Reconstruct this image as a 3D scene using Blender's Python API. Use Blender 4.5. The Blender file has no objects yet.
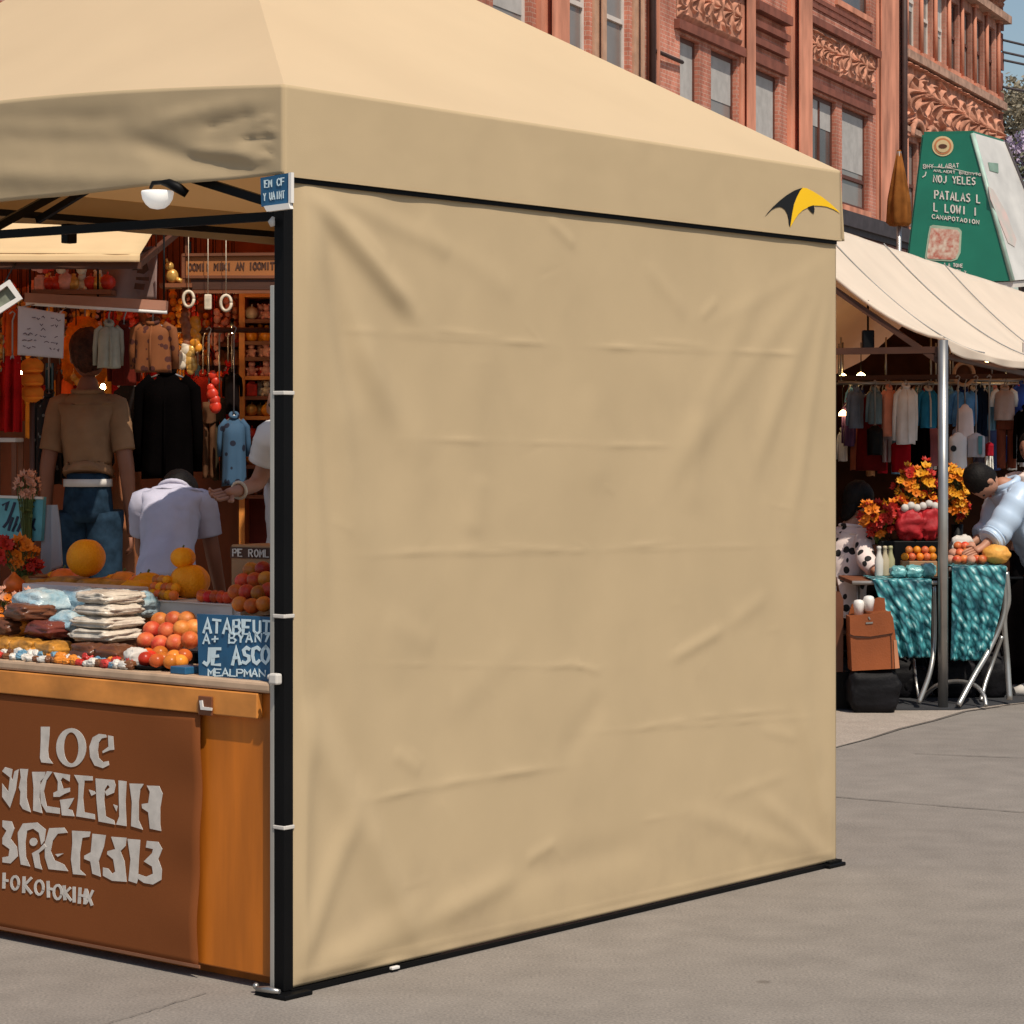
import bpy, bmesh, math, random
from mathutils import Vector, Matrix, noise
from mathutils.geometry import tessellate_polygon
R = random.Random(7)
PI = math.pi
rad = math.radians
scene = bpy.context.scene
COL = scene.collection

# ------------------------------------------------------------------ camera
F, HZ, CX, H = 2494.0, 445.0, 512.0, 1.397
cd = bpy.data.cameras.new('camera'); cam = bpy.data.objects.new('camera', cd); COL.objects.link(cam)
cam.location = (0, 0, H); cam.rotation_euler = (PI / 2, 0, 0)
cd.sensor_width = 36; cd.lens = 36 * F / 1024; cd.shift_y = -(512 - HZ) / 1024
cd.clip_start = .1; cd.clip_end = 2000
scene.camera = cam

def at(px, py, Y):
    return Vector(((px - CX) / F * Y, Y, H + (HZ - py) / F * Y))
def gx(px, Y): return (px - CX) / F * Y
def gz(py, Y): return H + (HZ - py) / F * Y

class VPlane:
    """a vertical plane: origin (x, y), horizontal direction d; outward side faces the camera"""
    def __init__(s, O, d):
        s.O = Vector(O); s.d = Vector(d).normalized(); n = Vector((s.d.y, -s.d.x))
        if n.dot(-s.O) < 0: n = -n
        s.n = n
    def hit(s, px, py):
        dx = (px - CX) / F; dz = (HZ - py) / F
        Y = s.n.dot(s.O) / (s.n.x * dx + s.n.y)
        q = Vector((dx * Y, Y))
        return (q - s.O).dot(s.d), H + dz * Y
    def w(s, a, z, off=0.0):
        q = s.O + s.d * a + s.n * off
        return Vector((q.x, q.y, z))
    def at(s, px, py, off=0.0):
        a, z = s.hit(px, py); return s.w(a, z, off)
    def M(s, a=0, z=0):
        q = s.w(a, z); x = Vector((s.d.x, s.d.y, 0)); y = Vector((s.n.x, s.n.y, 0))
        if x.cross(y).z < 0: y = -y
        return Matrix(((x.x, y.x, 0, q.x), (x.y, y.y, 0, q.y), (0, 0, 1, q.z), (0, 0, 0, 1)))

# ------------------------------------------------------------------ materials
MATS = {}
def lin(r, g, b):
    f = lambda c: ((c / 255 + .055) / 1.055) ** 2.4 if c > 10 else c / 255 / 12.92
    return (f(r), f(g), f(b))
def mat(name, col, rough=.7, var=.25, scale=6.0, col2=None, bump=0.0, bscale=40.0, metal=0.0, transl=0.0, tcol=None,
        emit=0.0, spec=.4, detail=5.0, sheen=0.0, stretch=None, orand=0.0):
    if name in MATS: return MATS[name]
    m = bpy.data.materials.new(name); m.use_nodes = True; nt = m.node_tree; N = nt.nodes; L = nt.links
    b = N['Principled BSDF']; out = N['Material Output']
    b.inputs['Roughness'].default_value = rough; b.inputs['Metallic'].default_value = metal
    b.inputs['Specular IOR Level'].default_value = spec
    tc = N.new('ShaderNodeTexCoord'); mp = N.new('ShaderNodeMapping'); L.new(tc.outputs['Object'], mp.inputs['Vector'])
    if stretch: mp.inputs['Scale'].default_value = stretch
    no = N.new('ShaderNodeTexNoise'); no.inputs['Scale'].default_value = scale; no.inputs['Detail'].default_value = detail
    L.new(mp.outputs['Vector'], no.inputs['Vector'])
    rp = N.new('ShaderNodeValToRGB'); L.new(no.outputs['Fac'], rp.inputs['Fac'])
    c2 = col2 or tuple(c * (1 - var) for c in col)
    c1 = col if col2 else tuple(min(1, c * (1 + var * .5)) for c in col)
    rp.color_ramp.elements[0].position = .32; rp.color_ramp.elements[1].position = .68
    rp.color_ramp.elements[0].color = (*c2, 1); rp.color_ramp.elements[1].color = (*c1, 1)
    if orand:
        oi = N.new('ShaderNodeObjectInfo'); hs = N.new('ShaderNodeHueSaturation'); mr = N.new('ShaderNodeMapRange'); mr.inputs['To Min'].default_value = 1 - orand; mr.inputs['To Max'].default_value = 1 + orand * .6
        L.new(oi.outputs['Random'], mr.inputs['Value']); L.new(mr.outputs['Result'], hs.inputs['Value']); mr2 = N.new('ShaderNodeMapRange'); mr2.inputs['To Min'].default_value = .5 - orand * .06; mr2.inputs['To Max'].default_value = .5 + orand * .06
        wn = N.new('ShaderNodeMath'); wn.operation = 'FRACT'; mm = N.new('ShaderNodeMath'); mm.operation = 'MULTIPLY'; mm.inputs[1].default_value = 7.31; L.new(oi.outputs['Random'], mm.inputs[0]); L.new(mm.outputs[0], wn.inputs[0]); L.new(wn.outputs[0], mr2.inputs['Value']); L.new(mr2.outputs['Result'], hs.inputs['Hue'])
        va = N.new('ShaderNodeVectorMath'); va.operation = 'ADD'; cx_ = N.new('ShaderNodeCombineXYZ'); m3 = N.new('ShaderNodeMath'); m3.operation = 'MULTIPLY'; m3.inputs[1].default_value = 50; L.new(oi.outputs['Random'], m3.inputs[0]); L.new(m3.outputs[0], cx_.inputs['X']); L.new(mp.outputs['Vector'], va.inputs[0]); L.new(cx_.outputs[0], va.inputs[1]); L.new(va.outputs[0], no.inputs['Vector'])
        L.new(rp.outputs['Color'], hs.inputs['Color']); L.new(hs.outputs['Color'], b.inputs['Base Color'])
    else: L.new(rp.outputs['Color'], b.inputs['Base Color'])
    if sheen: b.inputs['Sheen Weight'].default_value = sheen
    if bump:
        nb = N.new('ShaderNodeTexNoise'); nb.inputs['Scale'].default_value = bscale; nb.inputs['Detail'].default_value = 4
        L.new(mp.outputs['Vector'], nb.inputs['Vector'])
        bp = N.new('ShaderNodeBump'); bp.inputs['Strength'].default_value = bump; bp.inputs['Distance'].default_value = .01
        L.new(nb.outputs['Fac'], bp.inputs['Height']); L.new(bp.outputs['Normal'], b.inputs['Normal'])
    if emit:
        b.inputs['Emission Color'].default_value = (*col, 1); b.inputs['Emission Strength'].default_value = emit
    if transl:
        tr = N.new('ShaderNodeBsdfTranslucent'); tr.inputs['Color'].default_value = (*(tcol or col), 1)
        mx = N.new('ShaderNodeMixShader'); mx.inputs['Fac'].default_value = transl
        L.new(b.outputs['BSDF'], mx.inputs[1]); L.new(tr.outputs['BSDF'], mx.inputs[2]); L.new(mx.outputs['Shader'], out.inputs['Surface'])
    m['n'] = 1
    MATS[name] = m
    return m

# ------------------------------------------------------------------ mesh builder
WORLD = {}
class MB:
    def __init__(s): s.v = []; s.f = []; s.sm = []
    def add(s, vs, fs, smooth=False):
        o = len(s.v); s.v += [Vector(p) for p in vs]
        for f in fs: s.f.append([i + o for i in f]); s.sm.append(smooth)
        return s
    def box(s, c, size, rot=None, bev=0.0):
        c = Vector(c); h = Vector(size) / 2; M = rot or Matrix.Identity(3)
        if bev <= 0:
            vs = [c + M @ Vector((x * h.x, y * h.y, z * h.z)) for x in (-1, 1) for y in (-1, 1) for z in (-1, 1)]
            return s.add(vs, [(0, 1, 3, 2), (4, 6, 7, 5), (0, 4, 5, 1), (2, 3, 7, 6), (0, 2, 6, 4), (1, 5, 7, 3)])
        bm = bmesh.new(); bmesh.ops.create_cube(bm, size=1)
        for v in bm.verts: v.co = Vector((v.co.x * size[0], v.co.y * size[1], v.co.z * size[2]))
        bmesh.ops.bevel(bm, geom=bm.edges[:], offset=bev, segments=2, affect='EDGES', profile=.5)
        bm.verts.index_update()
        s.add([c + M @ v.co for v in bm.verts], [[v.index for v in f.verts] for f in bm.faces]); bm.free(); return s
    def ring(s, rings, closed=False, cap=True, smooth=True):
        n = len(rings[0]); o = len(s.v); vs = [p for r in rings for p in r]; fs = []
        for i in range(len(rings) - 1):
            for j in range(n):
                k = (j + 1) % n
                fs.append((i * n + j, i * n + k, (i + 1) * n + k, (i + 1) * n + j))
        s.add(vs, fs, smooth)
        if cap:
            s.f.append([o + j for j in range(n)][::-1]); s.sm.append(False)
            s.f.append([o + (len(rings) - 1) * n + j for j in range(n)]); s.sm.append(False)
        return s
    def tube(s, path, r, n=8, cap=True, sx=1.0):
        path = [Vector(p) for p in path]; rs = r if isinstance(r, (list, tuple)) else [r] * len(path)
        rings = []; up = None
        for i, p in enumerate(path):
            t = (path[min(i + 1, len(path) - 1)] - path[max(i - 1, 0)]).normalized()
            if up is None: up = Vector((0, 0, 1)) if abs(t.z) < .9 else Vector((0, 1, 0))
            a = t.cross(up).normalized(); b = a.cross(t).normalized(); up = b
            rings.append([p + (a * math.cos(k * 2 * PI / n) * sx + b * math.sin(k * 2 * PI / n)) * rs[i] for k in range(n)])
        return s.ring(rings, cap=cap)
    def bar(s, a, b, w, h):
        a = Vector(a); b = Vector(b); d = (b - a); L = d.length; x = d.normalized()
        z = Vector((0, 0, 1)) if abs(x.z) < .95 else Vector((0, 1, 0))
        y = z.cross(x).normalized(); z = x.cross(y)
        M = Matrix((x, y, z)).transposed()
        return s.box((a + b) / 2, (L, w, h), M)
    def lathe(s, c, prof, n=20, sx=1, sy=1, wob=None):
        c = Vector(c); rings = []
        for r, z in prof:
            rings.append([c + Vector((math.cos(k * 2 * PI / n) * r * sx * (wob(k * 2 * PI / n, z) if wob else 1),
                                      math.sin(k * 2 * PI / n) * r * sy * (wob(k * 2 * PI / n, z) if wob else 1), z)) for k in range(n)])
        return s.ring(rings)
    def ball(s, c, r, n=12, m=8, sx=1, sy=1, sz=1, rot=None, wob=None):
        c = Vector(c); M = rot or Matrix.Identity(3); rings = []
        for i in range(m + 1):
            th = PI * (i / m) if 0 < i < m else (PI * .012 if i == 0 else PI * .988)
            ring = []
            for k in range(n):
                ph = 2 * PI * k / n; d = Vector((math.sin(th) * math.cos(ph), math.sin(th) * math.sin(ph), -math.cos(th)))
                q = r * (wob(d) if wob else 1)
                ring.append(c + M @ Vector((d.x * q * sx, d.y * q * sy, d.z * q * sz)))
            rings.append(ring)
        return s.ring(rings)
    def grid(s, fn, nu, nv, smooth=True):
        vs = [fn(i / nu, j / nv) for j in range(nv + 1) for i in range(nu + 1)]
        fs = [(j * (nu + 1) + i, j * (nu + 1) + i + 1, (j + 1) * (nu + 1) + i + 1, (j + 1) * (nu + 1) + i) for j in range(nv) for i in range(nu)]
        return s.add(vs, fs, smooth)
    def prism(s, pts, ext):
        """flat polygon (list of Vectors) extruded by vector ext"""
        pts = [Vector(p) for p in pts]; n = len(pts); ext = Vector(ext)
        tri = tessellate_polygon([pts]); o = len(s.v)
        vs = [p for p in pts] + [p + ext for p in pts]
        nrm = sum(((pts[(i + 1) % n] - pts[0]).cross(pts[(i + 2) % n] - pts[0]) for i in range(n)), Vector())
        fs = []
        for t in tri:
            a, b, c = t
            tn = (pts[b] - pts[a]).cross(pts[c] - pts[a])
            if tn.dot(ext) > 0: a, c = c, a
            fs.append((a, b, c)); fs.append((a + n, c + n, b + n))
        for i in range(n):
            k = (i + 1) % n; fs.append((i, k, k + n, i + n))
        return s.add(vs, fs)
    def strip(s, left, right, ext):
        """ribbon between two polylines, extruded"""
        n = len(left); ext = Vector(ext)
        vs = [Vector(p) for p in left] + [Vector(p) for p in right]
        vs += [p + ext for p in vs]
        fs = []
        for i in range(n - 1):
            fs.append((i, i + 1, n + i + 1, n + i)); fs.append((2 * n + i, 3 * n + i, 3 * n + i + 1, 2 * n + i + 1))
            fs.append((i, 2 * n + i, 2 * n + i + 1, i + 1)); fs.append((n + i, n + i + 1, 3 * n + i + 1, 3 * n + i))
        fs.append((0, n, 3 * n, 2 * n)); fs.append((n - 1, 3 * n - 1, 4 * n - 1, 2 * n - 1)[::-1])
        return s.add(vs, fs)
    def build(s, name, m, parent=None, M=None, solid=0.0, fixn=True):
        if parent is not None: W = WORLD[parent.name]
        elif M is not None: W = M
        else:
            xs = [v.x for v in s.v]; ys = [v.y for v in s.v]; zs = [v.z for v in s.v]
            W = Matrix.Translation(((min(xs) + max(xs)) / 2, (min(ys) + max(ys)) / 2, min(zs)))
        inv = W.inverted()
        me = bpy.data.meshes.new(name)
        me.from_pydata([inv @ v for v in s.v], [], s.f)
        for p, k in zip(me.polygons, s.sm): p.use_smooth = k
        if fixn:
            bm = bmesh.new(); bm.from_mesh(me); bmesh.ops.recalc_face_normals(bm, faces=bm.faces[:]); bm.to_mesh(me); bm.free()
        me.materials.append(m)
        o = bpy.data.objects.new(name, me); COL.objects.link(o)
        if parent is not None: o.parent = parent
        else: o.matrix_world = W
        WORLD[o.name] = W.copy()
        if solid:
            md = o.modifiers.new('thickness', 'SOLIDIFY'); md.thickness = solid; md.offset = 0
        return o
def tag(o, label=None, cat=None, group=None, kind=None):
    if label: o['label'] = label
    if cat: o['category'] = cat
    if group: o['group'] = group
    if kind: o['kind'] = kind
    return o
def empty(name, loc, label, cat, group=None, rz=0.0):
    o = bpy.data.objects.new(name, None); COL.objects.link(o); o.empty_display_size = .1
    W = Matrix.Translation(Vector(loc)) @ Matrix.Rotation(rz, 4, 'Z'); o.matrix_world = W; WORLD[o.name] = W
    return tag(o, label, cat, group)
def dup(root, M, label=None, group=None, scale=None):
    """copy of a thing with its parts and sub-parts, placed with world matrix M"""
    r = root.copy(); COL.objects.link(r); r.matrix_world = M
    if label: r['label'] = label
    if group: r['group'] = group
    def rec(src, dst):
        for ch in src.children:
            c = ch.copy(); COL.objects.link(c); c.parent = dst; rec(ch, c)
    rec(root, r); return r
def nz(x, y, z=0.0): return noise.noise(Vector((x, y, z)))
def fbm(x, y, z=0.0, o=4): return noise.fractal(Vector((x, y, z)), 1.0, 2.0, o)
def lerp(a, b, t): return a + (b - a) * t
def sstep(a, b, x):
    t = max(0, min(1, (x - a) / (b - a))); return t * t * (3 - 2 * t)

# ------------------------------------------------------------------ lettering: a small stroke alphabet, and traced strokes
FONT = {
'A': [[(0,0),(2,6),(4,0)],[(1,2.2),(3,2.2)]], 'B': [[(0,0),(0,6),(3,6),(3.7,4.7),(2.8,3.2),(0.2,3.2)],[(2.8,3.2),(4,1.6),(3,0),(0.2,0)]],
'C': [[(4,5),(2.6,6),(.8,5.4),(0,3),(.8,.6),(2.6,0),(4,1)]], 'D': [[(0,0),(0,6),(2.5,6),(4,4.4),(4,1.6),(2.5,0),(.2,0)]],
'E': [[(4,6),(0,6),(0,0),(4,0)],[(0,3.1),(3,3.1)]], 'F': [[(4,6),(0,6),(0,0)],[(0,3.1),(3,3.1)]],
'G': [[(4,5),(2.6,6),(.8,5.4),(0,3),(.8,.6),(2.6,0),(4,1),(4,2.8),(2.4,2.8)]], 'H': [[(0,0),(0,6)],[(4,0),(4,6)],[(0,3),(4,3)]],
'I': [[(2,0),(2,6)]], 'J': [[(3.4,6),(3.4,1.4),(2,0),(.4,.8)]], 'K': [[(0,0),(0,6)],[(4,6),(.4,2.9),(4,0)]], 'L': [[(0,6),(0,0),(3.6,0)]],
'M': [[(0,0),(0.3,6),(2,2.4),(3.7,6),(4,0)]], 'N': [[(0,0),(0,6),(4,0),(4,6)]], 'O': [[(2,6),(.5,5),(0,3),(.5,1),(2,0),(3.5,1),(4,3),(3.5,5),(2.1,6)]],
'P': [[(0,0),(0,6),(3,6),(4,4.6),(3,3),(.2,3)]], 'R': [[(0,0),(0,6),(3,6),(4,4.6),(3,3.2),(.2,3.2)],[(2,3.1),(4,0)]],
'S': [[(4,5.2),(2.4,6),(.4,5),(1,3.5),(3.2,2.6),(3.7,1),(2,0),(0,.8)]], 'T': [[(2,0),(2,5.9)],[(0,6),(4,6)]], 'U': [[(0,6),(.2,1.4),(2,0),(3.8,1.4),(4,6)]],
'V': [[(0,6),(2,0),(4,6)]], 'W': [[(0,6),(1,0),(2,4),(3,0),(4,6)]], 'X': [[(0,0),(4,6)],[(0,6),(4,0)]], 'Y': [[(0,6),(2,3),(4,6)],[(2,3),(2,0)]],
'Z': [[(0,6),(4,6),(0,0),(4,0)]], '7': [[(0,6),(4,6),(1.4,0)]], '9': [[(3.8,4.6),(2,6),(.2,4.6),(2,3.2),(3.8,4.6),(3.2,0)]], '3': [[(0,5.4),(2,6),(3.6,4.8),(1.8,3.2),(3.8,1.6),(2,0),(0,.8)]],
'+': [[(2,1),(2,5)],[(0,3),(4,3)]], '.': [[(1.6,0),(2.4,.2)]], '|': [[(2,0),(2,6)]], '-': [[(.5,3),(3.5,3)]]}
def stroke(mb, pl, pts, w, off, th=.0015):
    """a pen stroke through pixel points on plane pl; w pixels wide (number or list)"""
    n = len(pts); ws = w if isinstance(w, (list, tuple)) else [w] * n
    Lp, Rp = [], []
    for i in range(n):
        a = Vector(pts[max(i - 1, 0)]); b = Vector(pts[min(i + 1, n - 1)]); p = Vector(pts[i])
        t = (b - a)
        if t.length < 1e-6: t = Vector((1, 0))
        t.normalize(); q = Vector((-t.y, t.x))
        k = 1.0
        if 0 < i < n - 1:
            t1 = (p - a).normalized(); c = max(.45, abs(t1.dot(t))); k = 1 / c
        e = Vector((0, 0))
        if i == 0: e = -t * ws[i] * .3
        if i == n - 1: e = t * ws[i] * .3
        Lp.append(pl.at(*(p + e + q * ws[i] * .5 * k), off)); Rp.append(pl.at(*(p + e - q * ws[i] * .5 * k), off))
    n3 = Vector((pl.n.x, pl.n.y, 0)) * th
    mb.strip(Lp, Rp, n3)
def write(mb, pl, text, TL, TR, BL, w, off, th=.0015, gap=.32, jit=0.0):
    TL, TR, BL = Vector(TL), Vector(TR), Vector(BL); n = len(text); k = 0
    cell = 1 / n
    for i, ch in enumerate(text):
        for st in FONT.get(ch, []):
            pts = []
            for x, y in st:
                u = (i + (x / 4) * (1 - gap) + gap / 2) * cell; v = 1 - y / 6
                q = TL + (TR - TL) * u + (BL - TL) * v
                if jit: q += Vector((R.uniform(-jit, jit), R.uniform(-jit, jit)))
                pts.append(q)
            stroke(mb, pl, pts, w, off + (k % 5) * .0004, th); k += 1
def polys(mb, pl, lst, fn, off, th=.0015):
    n3 = Vector((pl.n.x, pl.n.y, 0)) * th
    for i, p in enumerate(lst):
        mb.prism([pl.at(*fn(x, y), off + (i % 4) * .0003) for x, y in p], n3)
# ------------------------------------------------------------------ palette
CLOTH = dict(rough=.9, spec=.08)
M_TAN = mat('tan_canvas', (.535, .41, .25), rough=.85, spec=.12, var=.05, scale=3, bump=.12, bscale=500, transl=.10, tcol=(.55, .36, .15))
def _grime(m):
    nt = m.node_tree; N = nt.nodes; L = nt.links; b = N['Principled BSDF']; src = b.inputs['Base Color'].links[0].from_socket
    tc = N.new('ShaderNodeTexCoord'); sp = N.new('ShaderNodeSeparateXYZ'); L.new(tc.outputs['Object'], sp.inputs[0])
    no = N.new('ShaderNodeTexNoise'); no.inputs['Scale'].default_value = 5; no.inputs['Detail'].default_value = 7; L.new(tc.outputs['Object'], no.inputs['Vector'])
    mr = N.new('ShaderNodeMapRange'); mr.inputs['From Min'].default_value = .0; mr.inputs['From Max'].default_value = .30; mr.inputs['To Min'].default_value = 1; mr.inputs['To Max'].default_value = 0; L.new(sp.outputs['Z'], mr.inputs['Value'])
    n2 = N.new('ShaderNodeMapRange'); n2.inputs['From Min'].default_value = .38; n2.inputs['From Max'].default_value = .72; L.new(no.outputs['Fac'], n2.inputs['Value'])
    mu = N.new('ShaderNodeMath'); mu.operation = 'MULTIPLY'; L.new(mr.outputs[0], mu.inputs[0]); L.new(n2.outputs[0], mu.inputs[1])
    m3 = N.new('ShaderNodeMath'); m3.operation = 'MULTIPLY_ADD'; m3.inputs[1].default_value = .30; L.new(mu.outputs[0], m3.inputs[0])
    n4 = N.new('ShaderNodeMapRange'); n4.inputs['From Min'].default_value = .55; n4.inputs['From Max'].default_value = .8; n4.inputs['To Max'].default_value = .10; L.new(no.outputs['Fac'], n4.inputs['Value']); L.new(n4.outputs[0], m3.inputs[2])
    mx = N.new('ShaderNodeMix'); mx.data_type = 'RGBA'; L.new(m3.outputs[0], mx.inputs['Factor']); L.new(src, mx.inputs['A']); mx.inputs['B'].default_value = (.30, .225, .15, 1); L.new(mx.outputs['Result'], b.inputs['Base Color'])
_grime(M_TAN)
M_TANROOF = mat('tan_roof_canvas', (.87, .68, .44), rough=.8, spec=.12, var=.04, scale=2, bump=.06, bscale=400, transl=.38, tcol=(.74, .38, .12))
M_BLACK = mat('black_metal', (.004, .004, .0045), rough=.5, var=.2, spec=.12)
M_STEEL = mat('galvanised_steel', (.42, .41, .39), rough=.35, metal=.8, var=.2)
M_ALU = mat('aluminium', (.5, .48, .44), rough=.4, metal=.5, var=.1)
M_WHITE = mat('white_plastic', (.75, .72, .68), rough=.5, var=.08)
M_OFFW = mat('off_white_paint', (.62, .58, .53), rough=.7, var=.15)
M_WOOD = mat('orange_wood', (.52, .145, .010), rough=.5, var=.42, scale=9, stretch=(1, 1, .12), bump=.05, bscale=30)
M_WOODL = mat('honey_wood', (.66, .25, .05), rough=.5, var=.38, scale=9, stretch=(.15, 1, 1), bump=.05, bscale=30)
M_DWOOD = mat('dark_wood', (.075, .026, .012), rough=.6, var=.4, scale=8, stretch=(.2, 1, 1), bump=.1, bscale=40)
M_MWOOD = mat('red_brown_wood', (.19, .062, .024), rough=.55, var=.35, scale=8, stretch=(.2, 1, 1), bump=.1, bscale=40)
M_BANNER = mat('brown_banner', (.215, .066, .020), rough=.8, spec=.1, var=.07, scale=2.5, bump=.04, bscale=200)
M_LETTER = mat('banner_print', (.60, .55, .50), rough=.8, var=.15, scale=30)
M_BLUE = mat('blue_sign', (.018, .10, .21), rough=.5, var=.25, scale=12)
M_CHALK = mat('pale_blue_ink', (.62, .76, .82), rough=.8, var=.1)
M_YEL = mat('logo_yellow', (.88, .52, .004), rough=.6, var=.02)
M_INK = mat('logo_black', (.002, .002, .002), rough=.6, var=.02)

# ------------------------------------------------------------------ the big tent
T0 = Vector((gx(284, 6.31), 6.31))
r2 = Vector((2086, 2494)).normalized(); l2 = Vector((-2981, 2494)).normalized()
PR = VPlane(T0, r2); PF = VPlane(T0, l2)
S = 2.58
ZE, ZB = 2.308, 2.075     # eave, valance bottom
def tw(a, t, z):
    q = T0 + l2 * a + r2 * t; return Vector((q.x, q.y, z))
RT = Matrix((Vector((l2.x, l2.y, 0)), Vector((r2.x, r2.y, 0)), Vector((0, 0, 1)))).transposed()
def tbox(mb, a0, a1, t0, t1, z0, z1, bev=0):
    return mb.box(tw((a0 + a1) / 2, (t0 + t1) / 2, (z0 + z1) / 2), (abs(a1 - a0), abs(t1 - t0), z1 - z0), RT, bev)
tc = T0 + (r2 + l2) * (S / 2)
tent = empty('canopy_tent', (tc.x, tc.y, 0), 'large tan pop-up canopy tent with one closed side wall and a yellow and black emblem', 'tent')
APEX = at(225, -118, 8.3)
BOW = lambda u: .060 * math.sin(PI * max(0, min(1, u)))
e = .009
cor = [tw(-e, -e, ZE), tw(-e, S + e, ZE), tw(S + e, S + e, ZE), tw(S + e, -e, ZE)]
mb = MB()
for i in range(4):
    A, B = cor[i], cor[(i + 1) % 4]; nn = (B - A).cross(APEX - A).normalized(); nn = nn if nn.z > 0 else -nn
    def rf(u, v, A=A, B=B, nn=nn, i=i):
        p = A.lerp(B, u) + Vector((0, 0, BOW(u) if i == 3 else 0)); p = p.lerp(APEX, v)
        k = min(1, 4 * min(u, 1 - u)) * sstep(0, .06, v) * (1 - v)
        return p + nn * (k * (fbm(u * 3 * (1 - v) + i * 7, v * 2.5, 3) * .010 - .016 * math.sin(PI * v)))
    mb.grid(rf, 60, 40)
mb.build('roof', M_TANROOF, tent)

def creases(pl, lst):
    out = []
    for (x0, y0), (x1, y1), w, amp in lst:
        a = Vector(pl.hit(x0, y0)); b = Vector(pl.hit(x1, y1)); out.append((a, b, w, amp))
    return out
def crease_h(cr, s, z, rough_=True):
    h = 0; p = Vector((s, z))
    for a, b, w, amp in cr:
        d = b - a; L = d.length + 1e-9; t = (p - a).dot(d) / (L * L); tcl = max(0, min(1, t)); q = a + d * tcl
        dist = (p - q).length
        if dist > 4 * w: continue
        sg = d.x * (p - a).y - d.y * (p - a).x
        x = math.copysign(dist, sg) / w
        end = sstep(0, .25, tcl) * sstep(0, .25, 1 - tcl) if 0 < t < 1 else 0
        h += amp * (math.exp(-x * x) if w > .016 else math.exp(-1.3 * abs(x))) * (1 + .35 * x) * (.12 + .88 * end) * ((.7 + .8 * nz(s * 9, z * 9)) if (rough_ and w < .016) else .72 + .3 * nz(s * 2, z * 2)) * (1.45 if w > .03 and rough_ else 1)
    return h
WCR = creases(PR, [
 ((292, 176), (424, 330), .032, .016), ((292, 176), (398, 440), .045, .015), ((292, 180), (356, 560), .05, .016), ((294, 200), (326, 640), .035, .012), ((300, 180), (470, 262), .03, .009),
 ((834, 245), (660, 490), .05, .007), ((834, 250), (748, 490), .045, .006), ((834, 260), (788, 540), .04, .007), ((834, 255), (700, 330), .03, .004),
 ((296, 985), (360, 800), .04, .013), ((296, 980), (312, 690), .04, .014), ((296, 985), (450, 890), .04, .008), ((300, 988), (540, 868), .035, .008),
 ((835, 860), (752, 790), .035, .009), ((835, 860), (680, 806), .035, .007), ((835, 850), (796, 690), .04, .009),
 ((334, 331), (560, 346), .007, .0030), ((556, 346), (806, 354), .007, .0030), ((360, 438), (690, 447), .006, .0020), ((330, 556), (600, 551), .007, .0030), ((596, 551), (800, 545), .007, .0022), ((350, 664), (640, 668), .006, .0020), ((560, 735), (826, 716), .007, .0026), ((330, 806), (600, 762), .007, .0028),
 ((313, 193), (419, 316), .035, .016), ((345, 216), (392, 268), .02, .007), ((297, 186), (352, 480), .05, .014), ((318, 200), (360, 420), .05, -.010),
 ((341, 330), (432, 470), .06, .008), ((547, 218), (578, 250), .018, .007), ((420, 215), (450, 262), .03, .005), ((770, 262), (668, 480), .05, .006), ((806, 300), (752, 470), .05, .005),
 ((338, 330), (440, 333), .010, .0042), ((430, 330), (505, 338), .010, .005), ((500, 341), (550, 344), .009, .0035), ((592, 347), (650, 349), .009, .0045), ((645, 341), (716, 347), .010, .0035), ((736, 352), (800, 355), .009, .004),
 ((436, 439), (488, 443), .009, .003), ((586, 447), (672, 446), .009, .003), ((390, 553), (494, 549), .010, .0042), ((488, 546), (594, 552), .010, .0042), ((600, 551), (678, 541), .009, .004),
 ((540, 668), (578, 664), .012, .005), ((572, 664), (606, 674), .012, .005), ((668, 662), (728, 628), .022, .009), ((728, 628), (770, 596), .03, .006), ((642, 727), (690, 721), .011, .005), ((684, 719), (796, 709), .011, .004),
 ((368, 802), (440, 784), .014, .005), ((432, 785), (566, 765), .013, .006), ((292, 690), (412, 945), .055, .015), ((310, 660), (372, 810), .05, -.009), ((363, 807), (416, 955), .035, .011),
 ((392, 752), (424, 774), .022, .006), ((524, 864), (560, 842), .02, .006), ((434, 925), (522, 872), .05, .010), ((640, 822), (694, 812), .013, .004), ((470, 890), (660, 845), .05, -.006),
 ((720, 800), (790, 775), .02, .004), ((740, 830), (766, 860), .03, .006), ((790, 640), (822, 780), .05, .007), ((352, 480), (400, 700), .06, .009), ((520, 640), (440, 720), .05, .005), ((610, 690), (560, 760), .05, -.005),
 ((450, 250), (520, 300), .04, .005), ((640, 260), (690, 320), .03, .005), ((700, 320), (720, 300), .02, .005), ((380, 620), (440, 650), .04, .005), ((760, 730), (800, 740), .02, .004), ((480, 470), (470, 540), .05, .005), ((585, 380), (600, 500), .07, .005), ((700, 400), (690, 520), .06, .006)])
side_w = S + .002
Q = random.Random(11)
for i in range(34):
    s0 = Q.uniform(.1, 2.45); z0 = Q.uniform(.08, 1.95)
    an = (math.atan2(1.0 - z0, s0 - 1.28) if Q.random() < .4 else Q.gauss(0, .35)) + Q.gauss(0, .25); ln = Q.uniform(.03, .16)
    a_ = Vector((s0, z0)); WCR.append((a_, a_ + Vector((math.cos(an), math.sin(an))) * ln, Q.choice([.006, .009, .012]), Q.uniform(.001, .0024) * Q.choice([1, 1, -.7])))
mb = MB()
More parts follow.
